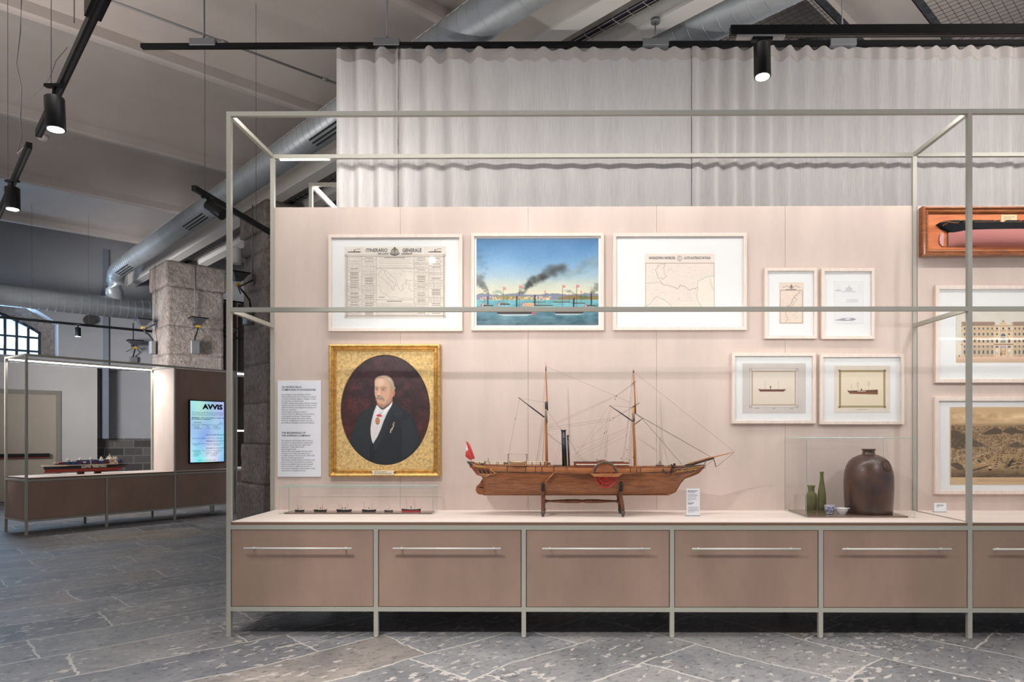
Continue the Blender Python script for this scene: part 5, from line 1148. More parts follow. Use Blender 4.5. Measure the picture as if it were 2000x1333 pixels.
text('RITRATTO DEL PRESIDENTE\nDELLA COMPAGNIA DI NAVIGAZIONE', x_ + .022, z_ - .007, (x2_ - x_) - .044, (z_ - z2_) - .014, MAT['ink'], r, yf - .0036, 'engraved_line')
def portrait():
    c = Cv(20, 12, 1092, 1338, 300, (52, 26, 26)); H_, W_ = c.h, c.w; X, Y = c.X, c.Y
    n = vnoise(H_, W_, 22, 2, 4); n2 = vnoise(H_, W_, 3.2, 7, 3); rd = np.clip((Y - 300) / 900, 0, 1) * .5 + np.clip((120 - abs(X - 150)) / 200, 0, 1) * .3
    c.a[..., 0] = 52 + (n - .5) * 60 + rd * 34 + (n2 - .5) * 34; c.a[..., 1] = 30 + (n - .5) * 24 + rd * 2 + (n2 - .5) * 20; c.a[..., 2] = 34 + (n - .5) * 22 - rd * 14 + (n2 - .5) * 18
    CO = (30, 33, 38)
    c.poly([(140, 1070), (175, 930), (230, 790), (262, 710), (330, 672), (420, 640), (468, 612), (560, 660), (640, 575), (700, 620), (800, 680), (870, 740), (905, 800), (935, 880), (960, 990), (985, 1050), (900, 1200), (700, 1330), (420, 1330), (250, 1240)], CO, 1, 5)
    # sleeves and lapels tone
    c.poly([(150, 1060), (180, 930), (240, 790), (290, 700), (320, 800), (300, 1000), (270, 1180)], (38, 42, 44), .7, 14); c.poly([(760, 800), (860, 780), (930, 900), (960, 1030), (860, 1200), (760, 1240), (740, 1000)], (40, 43, 47), .8, 16); c.line([(750, 900), (745, 1060), (735, 1250)], 10, (20, 22, 26), .8)
    c.poly([(300, 690), (330, 672), (460, 616), (410, 760), (385, 880), (390, 990), (370, 1240), (290, 1180)], (36, 40, 43), .9, 6)
    # shirt front
    c.poly([(460, 612), (480, 640), (520, 672), (560, 660), (600, 626), (650, 572), (640, 616), (590, 700), (545, 800), (510, 900), (470, 990), (416, 1074), (400, 1030), (388, 960), (386, 890), (400, 800), (425, 700)], (206, 202, 200), 1, 3)
    c.poly([(470, 618), (500, 655), (520, 668), (500, 720), (470, 730), (430, 742)], (222, 220, 220), .8, 5); c.poly([(560, 655), (600, 630), (645, 580), (625, 640), (560, 720), (520, 740)], (226, 224, 224), .9, 5)
    c.line([(500, 655), (490, 700), (520, 720)], 5, (150, 152, 160), .7); c.line([(470, 860), (430, 990), (420, 1050)], 4, (168, 166, 164), .7); c.line([(520, 840), (480, 940)], 4, (184, 180, 176), .6)
    # lapels
    c.poly([(650, 575), (700, 625), (770, 700), (760, 760), (690, 770), (650, 740), (600, 860), (540, 1000), (450, 1150), (440, 1180), (420, 1074), (480, 990), (520, 900), (550, 800), (600, 690), (640, 620)], (40, 43, 50), .9, 4); c.line([(640, 740), (560, 940), (450, 1150)], 5, (22, 24, 28), .9); c.line([(636, 690), (650, 745), (760, 742)], 5, (20, 22, 26), .9); c.line([(640, 1000), (560, 1090), (440, 1170)], 6, (20, 22, 26), .8)
    c.poly([(400, 1080), (420, 1080), (440, 1180), (400, 1330), (370, 1330), (372, 1120)], (24, 26, 31), .9, 5)
    # head
    SK = (196, 156, 130)
    c.poly([(470, 560), (470, 620), (500, 640), (530, 660), (590, 620), (645, 575), (650, 480), (600, 500)], (158, 116, 94), 1, 6)
    c.poly([(436, 400), (436, 330), (462, 296), (520, 272), (580, 272), (625, 300), (655, 350), (668, 410), (655, 470), (645, 520), (610, 580), (550, 620), (500, 616), (466, 590), (452, 545), (438, 500), (434, 450)], SK, 1, 4)
    c.poly([(600, 300), (640, 340), (662, 410), (650, 480), (630, 540), (590, 590), (560, 610), (600, 540), (618, 470), (620, 400)], (164, 118, 96), .75, 16)
    c.ell(500, 350, 44, 46, (220, 186, 160), .8, 26); c.ell(458, 480, 14, 20, (206, 150, 124), .6, 8); c.ell(570, 490, 40, 34, (206, 152, 126), .6, 20); c.ell(500, 590, 30, 16, (198, 146, 122), .7, 10)
    # hair
    c.poly([(436, 330), (446, 300), (480, 276), (540, 264), (590, 270), (630, 296), (655, 340), (668, 395), (680, 410), (678, 430), (655, 440), (640, 420), (628, 385), (600, 340), (560, 305), (510, 294), (470, 304), (446, 330)], (168, 146, 124), 1, 4); c.poly([(500, 280), (560, 276), (610, 300), (640, 350), (600, 320), (550, 296)], (204, 184, 158), .8, 6); c.line([(640, 400), (668, 430)], 10, (146, 128, 110), .8)
    # ear
    c.ell(656, 478, 18, 40, (196, 138, 112), 1, 3, .15); c.ell(658, 476, 9, 26, (160, 98, 78), .8, 4, .15)
    # brows, eyes
    c.line([(440, 412), (462, 404), (480, 412)], 9, (128, 98, 80), .8); c.line([(505, 410), (540, 402), (578, 414)], 10, (134, 104, 86), .8)
    c.ell(460, 430, 18, 11, (128, 88, 74), .7, 5); c.ell(540, 432, 28, 13, (134, 94, 78), .7, 6); c.ell(460, 432, 10, 5, (206, 196, 188), .9, 2); c.ell(542, 433, 15, 6, (206, 196, 188), .9, 2); c.ell(459, 432, 5, 5, (44, 40, 44), 1, 1.5); c.ell(537, 433, 6, 6, (44, 40, 44), 1, 1.5); c.line([(524, 426), (542, 423), (560, 430)], 3, (90, 60, 52), .9); c.line([(448, 426), (462, 424), (474, 430)], 3, (90, 60, 52), .9); c.ell(548, 452, 20, 7, (172, 124, 104), .6, 5)
    # nose
    c.poly([(486, 420), (500, 420), (506, 470), (514, 494), (500, 506), (476, 504), (468, 490), (480, 460)], (214, 170, 142), .9, 5); c.line([(506, 430), (512, 480), (518, 494)], 5, (160, 112, 92), .6); c.ell(486, 504, 20, 6, (138, 84, 70), .8, 3); c.ell(482, 486, 8, 9, (232, 192, 164), .8, 5)
    # moustache and mouth
    c.poly([(446, 556), (456, 528), (474, 512), (494, 508), (516, 510), (536, 526), (550, 552), (548, 576), (534, 566), (520, 548), (494, 534), (474, 540), (462, 558), (450, 566)], (142, 126, 112), 1, 4); c.poly([(480, 514), (510, 512), (530, 530), (500, 524)], (184, 168, 150), .7, 4); c.line([(474, 546), (496, 543), (518, 552)], 6, (150, 72, 64), .9); c.ell(496, 556, 18, 6, (190, 112, 98), .8, 3); c.ell(500, 612, 40, 10, (140, 96, 78), .5, 8)
    # ribbon, cross, brooch
    c.poly([(454, 734), (490, 724), (534, 748), (500, 756), (466, 750)], (196, 52, 40)); c.poly([(490, 712), (512, 722), (500, 730)], (110, 120, 140)); c.ell(470, 806, 25, 42, (150, 80, 40), 1, 2); c.ell(470, 806, 16, 28, (206, 150, 84), 1, 3); c.ell(470, 806, 7, 11, (160, 46, 34)); c.line([(470, 764), (478, 752)], 5, (180, 130, 70))
    g = random.Random(1)
    for k in range(40): f_ = k / 39; c.ell(672 - 54 * f_ + g.uniform(-9, 9), 816 + 130 * f_ + g.uniform(-4, 4), 4, 4, g.choice([(206, 180, 130), (150, 116, 70), (232, 220, 190)]))
    c.noise(5, 9, 3, 2, .5); c.poly([(380, 66), (560, 40), (740, 70), (740, 78), (380, 78)], (110, 90, 96), .25, 10); return c
c = portrait()
# cut to the oval: paint outside stays hidden behind the spandrel
p0, p1 = P(660 + 20 * .165, 690 + 12 * .165, 5.04), P(660 + 1092 * .165, 690 + 1338 * .165, 5.04)
c.plane('portrait_canvas', p0.x - xc, p0.z - a.z, p1.x - xc, p1.z - a.z, yb + .0095, MAT['oil'], r)
m = MB(); m.b2((-w / 2 + .02, yb + .011, .02), (w / 2 - .02, yb + .018, h - .02)); m.build('backing', MAT['edge'], r)

# --- half model in a varnished box frame (crop units: 10 per photo px from 1800, 395)
yh = 4.99; a = P(1803.5, 499, yh); b = P(2195, 401, yh); xc = a.x
r = thing('half_model', 'varnished wood board with half hull model of a ship in black and rose, top right', 'ship half model', (a.x, YBP - .001, a.z)); w, h = b.x - a.x, b.z - a.z; yf = yh - YBP + .001
m = MB(); frame_ring(m, 0, 0, w, h, [(0, 0), (0, yf + .01), (.004, yf + .002), (.014, yf), (.02, yf + .006), (.024, yf + .016), (.034, yf + .012), (.042, yf + .016), (.046, yf + .024), (.052, yf + .03), (.052, 0), (0, 0)])
m.build('frame', wood('dark_varnished_wood', (112, 62, 34), (178, 108, 60), 9, (1, 1, 8), .25, coat=.5), r)
m = MB(); m.b2((.045, yf + .034, .045), (w - .045, yf + .046, h - .045)); m.build('backboard', wood('orange_varnished_wood', (190, 98, 52), (226, 136, 82), 4, (1.2, 1, 9), .3, coat=.4), r)
kx = yh / F / 10
def hm(u, v): return ((u - 35) * kx, (1035 - v) * kx)
def halfhull(mb, pts_top, pts_bot, bulge, n=10):
    rows = []
    for (ut, vt), (ub, vb), bg in zip(pts_top, pts_bot, bulge):
        rw = []
        for i in range(n + 1):
            f_ = i / n; x = ut + (ub - ut) * f_; v = vt + (vb - vt) * f_; X_, Z_ = hm(x, v); rw.append(Vector((X_, yf + .034 - bg(f_), Z_)))
        rows.append(rw)
    mb.grid(rows, True)
us = [440, 556, 640, 800, 1000, 1300, 1700, 2200, 2800, 3300, 3600]
tp = [(325, 421), (440, 402), (620, 402), (800, 405), (1000, 405), (1300, 405), (1700, 408), (2200, 410), (2800, 408), (3300, 402), (3640, 395)]
md = [(410, 500), (556, 578), (640, 585), (800, 565), (1000, 550), (1300, 545), (1700, 542), (2200, 540), (2800, 542), (3250, 545), (3500, 548)]
bt = [(410, 501), (556, 838), (640, 838), (800, 838), (1000, 840), (1300, 845), (1700, 850), (2200, 852), (2800, 850), (3200, 845), (3420, 840)]
wdt = [.008, .022, .035, .044, .05, .054, .056, .056, .052, .036, .006]
m = MB(); halfhull(m, tp, md, [(lambda f_, w_=w_, k=k: w_ * (1 - .55 * f_ * max(0, 1 - k * .3))) for k, w_ in enumerate(wdt)]); 
m.build('black_topsides', M('gloss_black_paint', (7, 8, 10), .22, coat=.2), r)
m = MB(); halfhull(m, md[1:], bt[1:], [(lambda f_, w_=w_, k=k: max(.003, w_ * (1 - .55 * max(0, 1 - (k + 1) * .3)) * math.sqrt(max(0, 1 - f_ ** (1.2 + k * .35))))) for k, w_ in enumerate(wdt[1:])])
m.build('rose_bottom', M('rose_hull_paint', (190, 122, 116), .45), r)
m = MB(); m.prism([hm(*q) for q in ((430, 580), (470, 580), (470, 828), (440, 838), (400, 790), (385, 700), (400, 620))], yf + .026, yf + .034); m.build('rudder', M('rose_hull_paint_light', (206, 150, 146), .5), r)
m = MB(); m.prism([hm(*q) for q in ((545, 590), (556, 590), (556, 825), (545, 825))], yf + .02, yf + .034); m.tube([Vector((hm(*q)[0], yf + .03, hm(*q)[1])) for q in ((400, 610), (383, 690), (385, 770), (440, 842), (1100, 848))], .0016, 5); m.build('stern_post', MAT['edge'], r)
m = MB()
m.prism([hm(*q) for q in ((322, 420), (345, 398), (400, 372), (470, 356), (600, 348), (760, 348), (760, 403), (430, 403), (350, 418))], yf + .006, yf + .034)
for u0, u1, v0, v1 in ((800, 1420, 350, 400), (1460, 1530, 350, 400), (1660, 1920, 350, 400), (1960, 2600, 350, 400), (2660, 3600, 345, 398)):
    p_, q_ = hm(u0, v1), hm(u1, v0); m.b2((p_[0], yf + .004, p_[1]), (q_[0], yf + .034, q_[1]))
m.build('bulwark', M('gloss_black_bulwark', (16, 18, 22), .3), r)
m = MB(); m.prism([hm(*q) for q in ((600, 348), (680, 318), (690, 330), (1180, 318), (1200, 345), (600, 352))], yf + .016, yf + .034); m.build('deckhouse', M('olive_gold_paint', (170, 122, 50), .4), r)
m = MB(); m.tube([Vector((hm(*q)[0], yf - .012, hm(*q)[1])) for q in ((360, 400), (430, 385), (520, 392), (560, 410), (690, 418))], .0022, 5); m.tube([Vector((hm(*q)[0], yf - .008, hm(*q)[1])) for q in ((395, 470), (430, 440), (490, 430))], .0015, 5); m.tube([Vector((hm(*q)[0], yf - .018, hm(*q)[1])) for q in ((1000, 404), (1900, 406), (3600, 398))], .0012, 5); m.build('gilt_trim', M('gilt_line', (196, 128, 66), .4, .3), r)
m = MB(); p_, q_ = hm(1595, 405), hm(1900, 222); m.b2((p_[0], yf + .031, p_[1]), (q_[0], yf + .034, q_[1])); m.build('paper_label', M('cream_paper', (230, 202, 160), .9), r)
text('Modello del piroscafo\ndella compagnia\ndi navigazione', hm(1640, 250)[0], hm(1640, 250)[1], (1860 - 1640) * kx, 100 * kx, MAT['greyink'], r, yf + .0304, 'label_lines')

# --- information panel
yi = 5.045; a = P(542, 932, yi); b = P(627, 744, yi); r = thing('information_panel', 'tall white information panel headed GLI ESORDI DELLA COMPAGNIA DI NAVIGAZIONE', 'text panel', ((a.x + b.x) / 2, YBP - .001, a.z)); w, h = b.x - a.x, b.z - a.z; yy = yi - YBP + .001
m = MB(); m.bb((0, yy / 2, h / 2), (w, -yy, h), .001); m.build('panel_board', MAT['white'], r)
def T(body, px, py, pw, ph, mat, bold=0, shear=0, root=r, y=yi, nm='text_block', dy=yy):
    p = P(px, py, y); q = P(px + pw, py + ph, y); return text(body, p.x - root.location.x, p.z - root.location.z, q.x - p.x, p.z - q.z, mat, root, dy - .0006, nm, bold, shear)
T('GLI ESORDI DELLA\nCOMPAGNIA DI NAVIGAZIONE', 550.5, 754.5, 66, 9.2, MAT['navy'], .012)
T('La compagnia nasce indirizzata al futuro\nrichiamando già dal nome il trasporto a vapore\ne le prime due linee regolari collegano Trieste\ncon Venezia e Costantinopoli.\nIl traffico postale viene gestito tramite contratti\ndiretti con gli stati e permette l’accesso a fonti\nstabili di introiti e un collegamento diretto con\nil governo austriaco.\nLe tecnologie evolvono in fretta e\nnel giro di pochi si affermano le navi in ferro\ne la propulsione ad elica. Il Lloyd adotta\nvelocemente queste innovazioni, intanto\nla rete di collegamenti si amplia e le tratte\npiù trafficate ottengono servizi più frequenti.', 549.8, 769.5, 69, 59, MAT['greyink'])
T('THE BEGINNINGS OF\nTHE SHIPPING COMPANY', 550, 844, 57, 9.4, MAT['navy'], .012, .25)
T('The company was founded with an eye to\nthe future, its name already evoking steam\ntransport, and its first two regular lines\nconnected Trieste with Venice\nand Constantinople.\nPostal traffic was managed through direct\ncontracts with states, providing access\nto stable sources of income and a direct link\nwith the Austrian government.\nTechnology evolved rapidly, and within a few\nyears, iron ships and propeller propulsion\nbecame established. Lloyd quickly adopted\nthese innovations, while the network of\nconnections expanded and the busiest routes\nreceived more frequent services.', 549, 859.5, 67, 62.5, MAT['greyink'], 0, .2)
# --- standing labels
def standing(px0, px1, py0, py1, Y, label, blocks):
    a = P(px0, py1, Y); b = P(px1, py0, Y); r_ = thing('caption_card', label, 'label', ((a.x + b.x) / 2, Y, ZS), 0); w, h = b.x - a.x, b.z - ZS
    m = MB(); m.b2((-w / 2, 0, .003), (w / 2, .003, h)); m.build('card', MAT['white'], r_); m = MB(); m.b2((-w / 2 - .002, -.004, 0), (w / 2 + .002, .02, .004)); m.build('card_base', MAT['galv'], r_)
    for body, x, y, pw, ph, mt, bd in blocks:
        p = P(x, y, Y); q = P(x + pw, y + ph, Y); text(body, p.x - r_.location.x, p.z - ZS, q.x - p.x, p.z - q.z, mt, r_, -.0006, 'text_block', bd)
standing(1340.8, 1366.8, 954.8, 1008.6, 4.68, 'tall white caption card standing right of the paddle steamer model', (('MODELLO DI\nPIROSCAFO\nA RUOTE', 1342.8, 958, 20, 5, MAT['navy'], .02), ('Il piroscafo faceva parte\ndella flotta della compagnia\ne serviva le linee verso\nil Levante e la costa\ndalmata con regolarità\ntutto l’anno', 1343, 965, 21, 14, MAT['greyink'], 0), ('PADDLE STEAMER\nSHIP MODEL', 1343.5, 982, 12, 4, MAT['navy'], .02), ('The steamer was part of\nthe company fleet and it\nserved the eastern lines\nand the Dalmatian coast\nall year round', 1344, 990, 21, 12, MAT['greyink'], 0)))
standing(1824.8, 1848.3, 983, 1001.4, 4.93, 'small white caption card near the right edge, below the harbour town print', (('PALAZZO DEL LLOYD\nE VEDUTA DI TRIESTE\nstampa', 1829.5, 986, 13, 6, MAT['greyink'], .01),))
# ================================================================== PADDLE STEAMER MODEL
YS = 4.75; KS = YS / F
S0 = P(1160, 1000, YS)
SX = S0.x
def sp_(px, py, y=0.0):      # photo pixel -> local point of the ship root (root at shelf level)
    p = P(px, py, YS + y); return Vector((p.x - SX, y, p.z - ZS))
ship = thing('paddle_steamer_model', 'wooden two-masted paddle steamer model with red wheels and black funnel', 'ship model', (SX, YS, ZS))
HULL = wood('planked_hull_wood', (120, 68, 36), (178, 112, 64), 5, (2, 6, 14), .38, lines=52, coat=.25)
BUL = wood('bulwark_wood', (150, 90, 48), (196, 128, 78), 6, (2, 4, 10), .4, coat=.2)
DECK = wood('deck_wood', (196, 158, 112), (222, 188, 146), 8, (2, 8, 2), .5)
DKW = M('dark_brown_trim', (52, 38, 32), .4); REDB = wood('red_brown_wood', (112, 50, 32), (142, 70, 46), 6, (2, 6, 6), .4)
MASTW = wood('mast_wood', (164, 102, 50), (196, 132, 76), 8, (8, 8, 1), .35)
ROPE = M('rope', (150, 124, 104), .8); ROPED = M('dark_rope', (84, 62, 50), .8); RED = M('red_wheel_paint', (206, 32, 50), .4); BLUEBLK = M('funnel_blue_black', (24, 30, 38), .35); GOLDP = M('worn_gold', (176, 142, 76), .4, .4, var=.3, vs=120); IVORY = M('ivory_paint', (232, 222, 206), .5)
TANW = M('tan_boat', (176, 140, 98), .5)
# stations: px, keel y, wale y, sheer y, half breadth, fullness
st = [(919, 910, 911.5, 902.5, .040, .8), (927, 920, 915.5, 905, .052, .8), (934, 926, 918, 907, .060, .9), (943.5, 935, 919, 908, .066, 1.0), (944.5, 966, 919, 908, .067, 1.9), (956, 966.5, 920, 909, .078, 1.35), (975, 966.5, 920.6, 909.3, .090, .85), (1000, 966.5, 921.2, 909.7, .099, .55), (1040, 966.4, 922, 910.2, .106, .42), (1090, 966.3, 922.4, 910.8, .110, .34), (1150, 966.2, 922.6, 912, .111, .32), (1210, 966, 922.6, 912.6, .109, .34), (1250, 965.8, 922, 912.6, .102, .45), (1280, 965.7, 921.6, 912.2, .090, .7), (1303, 965.6, 920.8, 911.8, .076, 1.05), (1318, 961, 920, 911.4, .064, 1.3), (1328, 944, 919.6, 911, .054, 1.2), (1337, 933.5, 919.2, 910.6, .044, 1.1), (1350, 929, 918.4, 910, .032, 1.0), (1363, 923.6, 917.4, 909.4, .018, 1.0), (1374, 913.5, 912.6, 908.8, .004, 1.0)]
def sect(k, n=14):
    px, kb, wl, sh, b, p = st[k]; out = []; A = sp_(px, kb); B = sp_(px, wl)
    for i in range(n + 1):
        f_ = i / n; z = A.z + (B.z - A.z) * f_; y = b * (.06 + .94 * math.sin(PI / 2 * min(1, f_ ** p * 1.02)) ** .9) if f_ > 0 else .004
        out.append((A.x, y, z))
    return out
m = MB()
for s_ in (-1, 1): m.grid([[Vector((x, s_ * y, z)) for x, y, z in sect(k)] for k in range(len(st))])
m.tube([sp_(944, 966.8)] + [sp_(x, 966.9) for x in (1000, 1100, 1200, 1306)] + [sp_(1319, 961), sp_(1328, 945), sp_(1337, 934.5), sp_(1351, 930), sp_(1364, 924.5), sp_(1375, 913)], .0055, 6)
m.build('hull', HULL, ship)
m = MB(); 
def top_at(px): 
    xs = [q[0] for q in st]; return [np.interp(px, xs, [q[i] for q in st]) for i in range(6)]
for s_ in (-1, 1):
    rows = []
    for q in st:
        W_, S_ = sp_(q[0], q[2]), sp_(q[0], q[3]); rows.append([Vector((W_.x, s_ * q[4], W_.z)), Vector((W_.x, s_ * (q[4] + .001), (W_.z + S_.z) / 2)), Vector((S_.x, s_ * (q[4] - .001), S_.z)), Vector((S_.x, s_ * (q[4] - .005), S_.z)), Vector((S_.x, s_ * (q[4] - .006), W_.z + .002))])
    m.grid(rows, False)
m.build('bulwark', BUL, ship)
m = MB()
for s_ in (-1, 1):
    m.tube([Vector((sp_(q[0], q[2]).x, s_ * (q[4] + .0015), sp_(q[0], q[2]).z)) for q in st], .0028, 6); m.tube([Vector((sp_(q[0], q[3]).x, s_ * (q[4] - .002), sp_(q[0], q[3]).z)) for q in st], .0026, 6)
    for px in (992.6, 1028, 1047, 1059, 1082, 1228, 1240, 1247, 1312):
        q = top_at(px); W_, S_ = sp_(px, q[2]), sp_(px, q[3]); m.tube([Vector((W_.x, s_ * (q[4] + .002), W_.z)), Vector((W_.x, s_ * (q[4] + .002), S_.z))], .0018, 5)
m.build('dark_rails', DKW, ship)
m = MB(); rows = []
for q in st: z = sp_(q[0], q[3] + 3.2).z; rows.append([Vector((sp_(q[0], q[3]).x, -q[4] + .003, z)), Vector((sp_(q[0], q[3]).x, q[4] - .003, z))])
m.grid(rows, False); m.build('deck', DECK, ship)
m = MB(); rp = [sp_(944, 934), sp_(941, 938), sp_(937, 945), sp_(931, 950), sp_(929, 957), sp_(930.5, 962), sp_(934, 965.6), sp_(939, 966.8), sp_(944, 966.8)]
m.prism([(p.x, p.z) for p in rp], -.004, .004); m.build('rudder', HULL, ship)
m = MB(); m.tube([sp_(944, 932), sp_(944, 967)], .0042, 6)
for y in (953, 952.5): m.box(sp_(941, y), (.035, .014, .004))
m.build('rudder_post', DKW, ship)
# stern gallery
m = MB()
for s_ in (-1, 1):
    pts = [(920, 911), (960, 914.5), (966, 925.5), (956, 929), (942, 929.5), (933, 927)]
    A_ = [Vector((sp_(*p).x, s_ * (top_at(p[0])[4] + .002), sp_(*p).z)) for p in pts]; B_ = [Vector((v.x, s_ * (abs(v.y) + .006), v.z)) for v in A_]
    n = len(pts); m.add(A_ + B_, [tuple(range(n)), tuple(reversed(range(n, 2 * n)))] + [(i, i + n, (i + 1) % n + n, (i + 1) % n) for i in range(n)], False)
m.build('stern_gallery', REDB, ship)
def side(px, py, s_, o=.008): v = sp_(px, py, s_ * .08); q = top_at(px); v.y = s_ * (q[4] + o); return v
m = MB()
for s_ in (-1, 1):
    g = MB()
    for x0, x1 in ((933, 939), (940, 947), (948, 955)): m.add([side(x0, 918, s_, .0095), side(x1, 918.6, s_, .0095), side(x1 + 3, 925.5, s_, .0095), side(x0 + 4, 925.4, s_, .0095)], [(0, 1, 2, 3)], False)
    for x in (932, 939.6, 947.6, 955.6): g.tube([side(x, 917.5, s_, .01), side(x + 4, 926, s_, .01)], .001, 5)
    g.tube([side(920, 911.5, s_), side(934, 912.5, s_), side(950, 913.6, s_)], .0034, 6); g.tube([side(922, 914.5, s_), side(946, 915.6, s_), side(962, 916.4, s_)], .0016, 5); g.tube([side(940, 930, s_), side(950, 930.6, s_), side(956, 929, s_)], .003, 6); g.tube([side(936, 927, s_), side(952, 927.4, s_), side(964, 926.8, s_), side(968, 925, s_)], .0018, 5)
    g.tube([side(957, 916, s_), side(961, 919, s_), side(964, 923.5, s_), side(968, 927), ] if False else [side(957, 916, s_), side(961, 920, s_), side(966, 924, s_), side(970, 925.5, s_), side(968, 927, s_)], .0032, 6); g.build('gilt_carving', GOLDP, ship)
m.build('gallery_windows', M('gallery_window_dark', (70, 40, 34), .25), ship)
# after rail and deck fittings
m = MB()
for s_ in (-1, 1):
    m.tube([side(x, 902.5, s_, -.004) for x in (916, 940, 980, 1020, 1060, 1078)], .001, 5); m.tube([side(x, 905.8, s_, -.004) for x in (916, 940, 980, 1020, 1060, 1078)], .0006, 4)
m.build('brass_rail', M('pale_brass', (206, 188, 140), .4, .3), ship)
m = MB()
for s_ in (-1, 1):
    for x in (924, 936.5, 947, 956.5, 970, 973, 985, 1009, 1039, 1055, 1064): q = top_at(x); m.tube([side(x, 902.3, s_, -.004), side(x, q[3], s_, -.004)], .0016, 5)
for x, y0, y1, yy in ((953.4, 895, 906, 0), (946, 900, 907, .01), (949, 901, 907, -.02), (942, 905, 908, 0), (1063, 902, 909, -.03), (1056, 903, 909, .03), (1075, 904, 909, -.02)): m.cyl(sp_(x, y1, yy), sp_(x, y0, yy), .0018, 6)
m.box(sp_(942.5, 906.4), (.022, .03, .01)); m.box(sp_(951, 902, 0), (.034, .004, .003)); m.box(sp_(988, 905.5), (.03, .03, .012)); m.box(sp_(1090, 909.6), (.06, .12, .004)); m.box(sp_(1072, 906), (.02, .05, .012))
m.build('deck_fittings', DKW, ship)
# paddle boxes, sponsons, wheels
def at(px, py): v = sp_(px, py); return v.x, v.z
for s_ in (-1, 1):
    y0_, y1_ = s_ * .108, s_ * .172
    cx, zb_ = at(1178.6, 922.4); R_ = 23 * KS; H2 = 21.6 * KS
    arc_ = [(cx + R_ * math.cos(a_), zb_ + H2 * math.sin(a_)) for a_ in np.linspace(0, PI, 25)]
    m = MB(); m.add([(x, y0_, z) for x, z in arc_] + [(x, y1_ - s_ * .004, z) for x, z in arc_], [(i, i + 1, i + 26, i + 25) for i in range(24)], False); pb = m.build('paddle_box', BUL, ship)
    m = MB(); m.add([(x, y1_ - s_ * .005, z) for x, z in arc_], [tuple(range(25))], False); m.build('box_face', M('dark_box_face', (70, 40, 26), .5), pb)
    m = MB()
    for R1, wd in ((1.0, .004), (.93, .0028)):
        m.tube([(cx + R_ * R1 * math.cos(a_), y1_, zb_ + H2 * R1 * math.sin(a_)) for a_ in np.linspace(0, PI, 25)], wd, 6)
    m.build('box_rim', M('grey_rim', (120, 104, 92), .4, .3), pb)
    m = MB()                 # lattice
    for k in range(-14, 30):
        for dr in (1, -1):
            pts = []
            for q in range(60):
                x = cx - R_ + 2 * R_ * q / 59; z = zb_ + dr * (x - cx) * .62 + k * .0062 - .04
                if z > zb_ + .004 and ((x - cx) / (R_ * .9)) ** 2 + ((z - zb_) / (H2 * .9)) ** 2 < 1: pts.append((x, y1_ - s_ * .002, z))
            if len(pts) > 2: m.tube([pts[0], pts[-1]], .00135, 4, False)
    m.build('lattice', BUL, pb)
    m = MB()
    for dx in (-.9, .9):
        m.tube([(cx + R_ * dx, y1_, zb_ + .003), (cx + R_ * dx * .72, y1_, zb_ + H2 * .66)], .0016, 5)
    m.build('braces', DKW, pb)
    m = MB(); xa, za = at(1150, 922.6); xb, zb2 = at(1211, 922.6); xc_, zc_ = at(1158, 929); xd, _ = at(1204, 929)
    m.prism([(xa, za), (xb, za), (xd, zc_), (xc_, zc_)], s_ * .10, s_ * .176); m.build('sponson', BUL, ship)
    m = MB()
    rows = []
    for px, ww in ((1078, 0), (1095, .012), (1120, .03), (1148, .055), (1212, .055), (1235, .028), (1262, 0)):
        x, z = at(px, 922.8); b_ = top_at(px)[4]; rows.append([Vector((x, s_ * (b_ - .004), z + .001)), Vector((x, s_ * (b_ + ww + .002), z + .001)), Vector((x, s_ * (b_ + ww + .002), z - .003)), Vector((x, s_ * (b_ - .004), z - .009))])
    m.grid(rows, False); m.build('guard', HULL, ship)
    # wheel
    cx, cz = at(1180, 928.7); R_ = 20.3 * KS; m = MB()
    for yy in (s_ * .132, s_ * .168):
        for RR, wd in ((1.0, .0026), (.64, .002)): m.tube([(cx + R_ * RR * math.cos(a_), yy, cz + R_ * RR * math.sin(a_)) for a_ in np.linspace(0, 2 * PI, 41)[:-1]], wd, 6, closed=True)
        for i in range(14): a_ = 2 * PI * (i + .5) / 14; m.tube([(cx, yy, cz), (cx + R_ * math.cos(a_), yy, cz + R_ * math.sin(a_))], .0016, 5)
    for i in range(14): a_ = 2 * PI * (i + .5) / 14; m.box((cx + R_ * .86 * math.cos(a_), s_ * .15, cz + R_ * .86 * math.sin(a_)), (.016, .04, .0022), M=Matrix.Rotation(-a_, 3, 'Y'))
    m.tube([(cx, s_ * .1, cz), (cx, s_ * .172, cz)], .006, 10)
    m.build('paddle_wheel', RED, ship)
# deckhouse
m = MB(); a_, b_ = sp_(1121, 909.5), sp_(1227.5, 904.5); m.b2((a_.x, -.062, a_.z - .006), (b_.x, .062, b_.z + .004)); dh = m.build('deckhouse', REDB, ship)
m = MB(); a_, b_ = sp_(1120.5, 903.2), sp_(1218.5, 903.2); m.b2((a_.x, -.035, a_.z - .003), (b_.x, .06, a_.z + .003)); m.build('roof_edge', DKW, dh)
m = MB(); a_, b_ = sp_(1125, 907.2), sp_(1228, 907.2); m.b2((a_.x, -.068, a_.z - .0035), (b_.x, -.058, a_.z + .004)); m.b2((a_.x, .058, a_.z - .0035), (b_.x, .068, a_.z + .004)); m.build('white_strip', IVORY, dh)
m = MB()
for k in range(7): m.tube([sp_(1182 + k * 2, 905, -.03), sp_(1182 + k * 2.0, 894.6, -.03), sp_(1183 + k * 2.2, 894.2 + k * .2, .03)], .0009, 5)
m.build('wheel_grating', M('pale_bars', (214, 206, 196), .5), dh)
m = MB(); m.prism([at(1168, 903), at(1172, 900), at(1180, 900), at(1186, 903)], -.03, .03); m.build('skylight', REDB, dh)
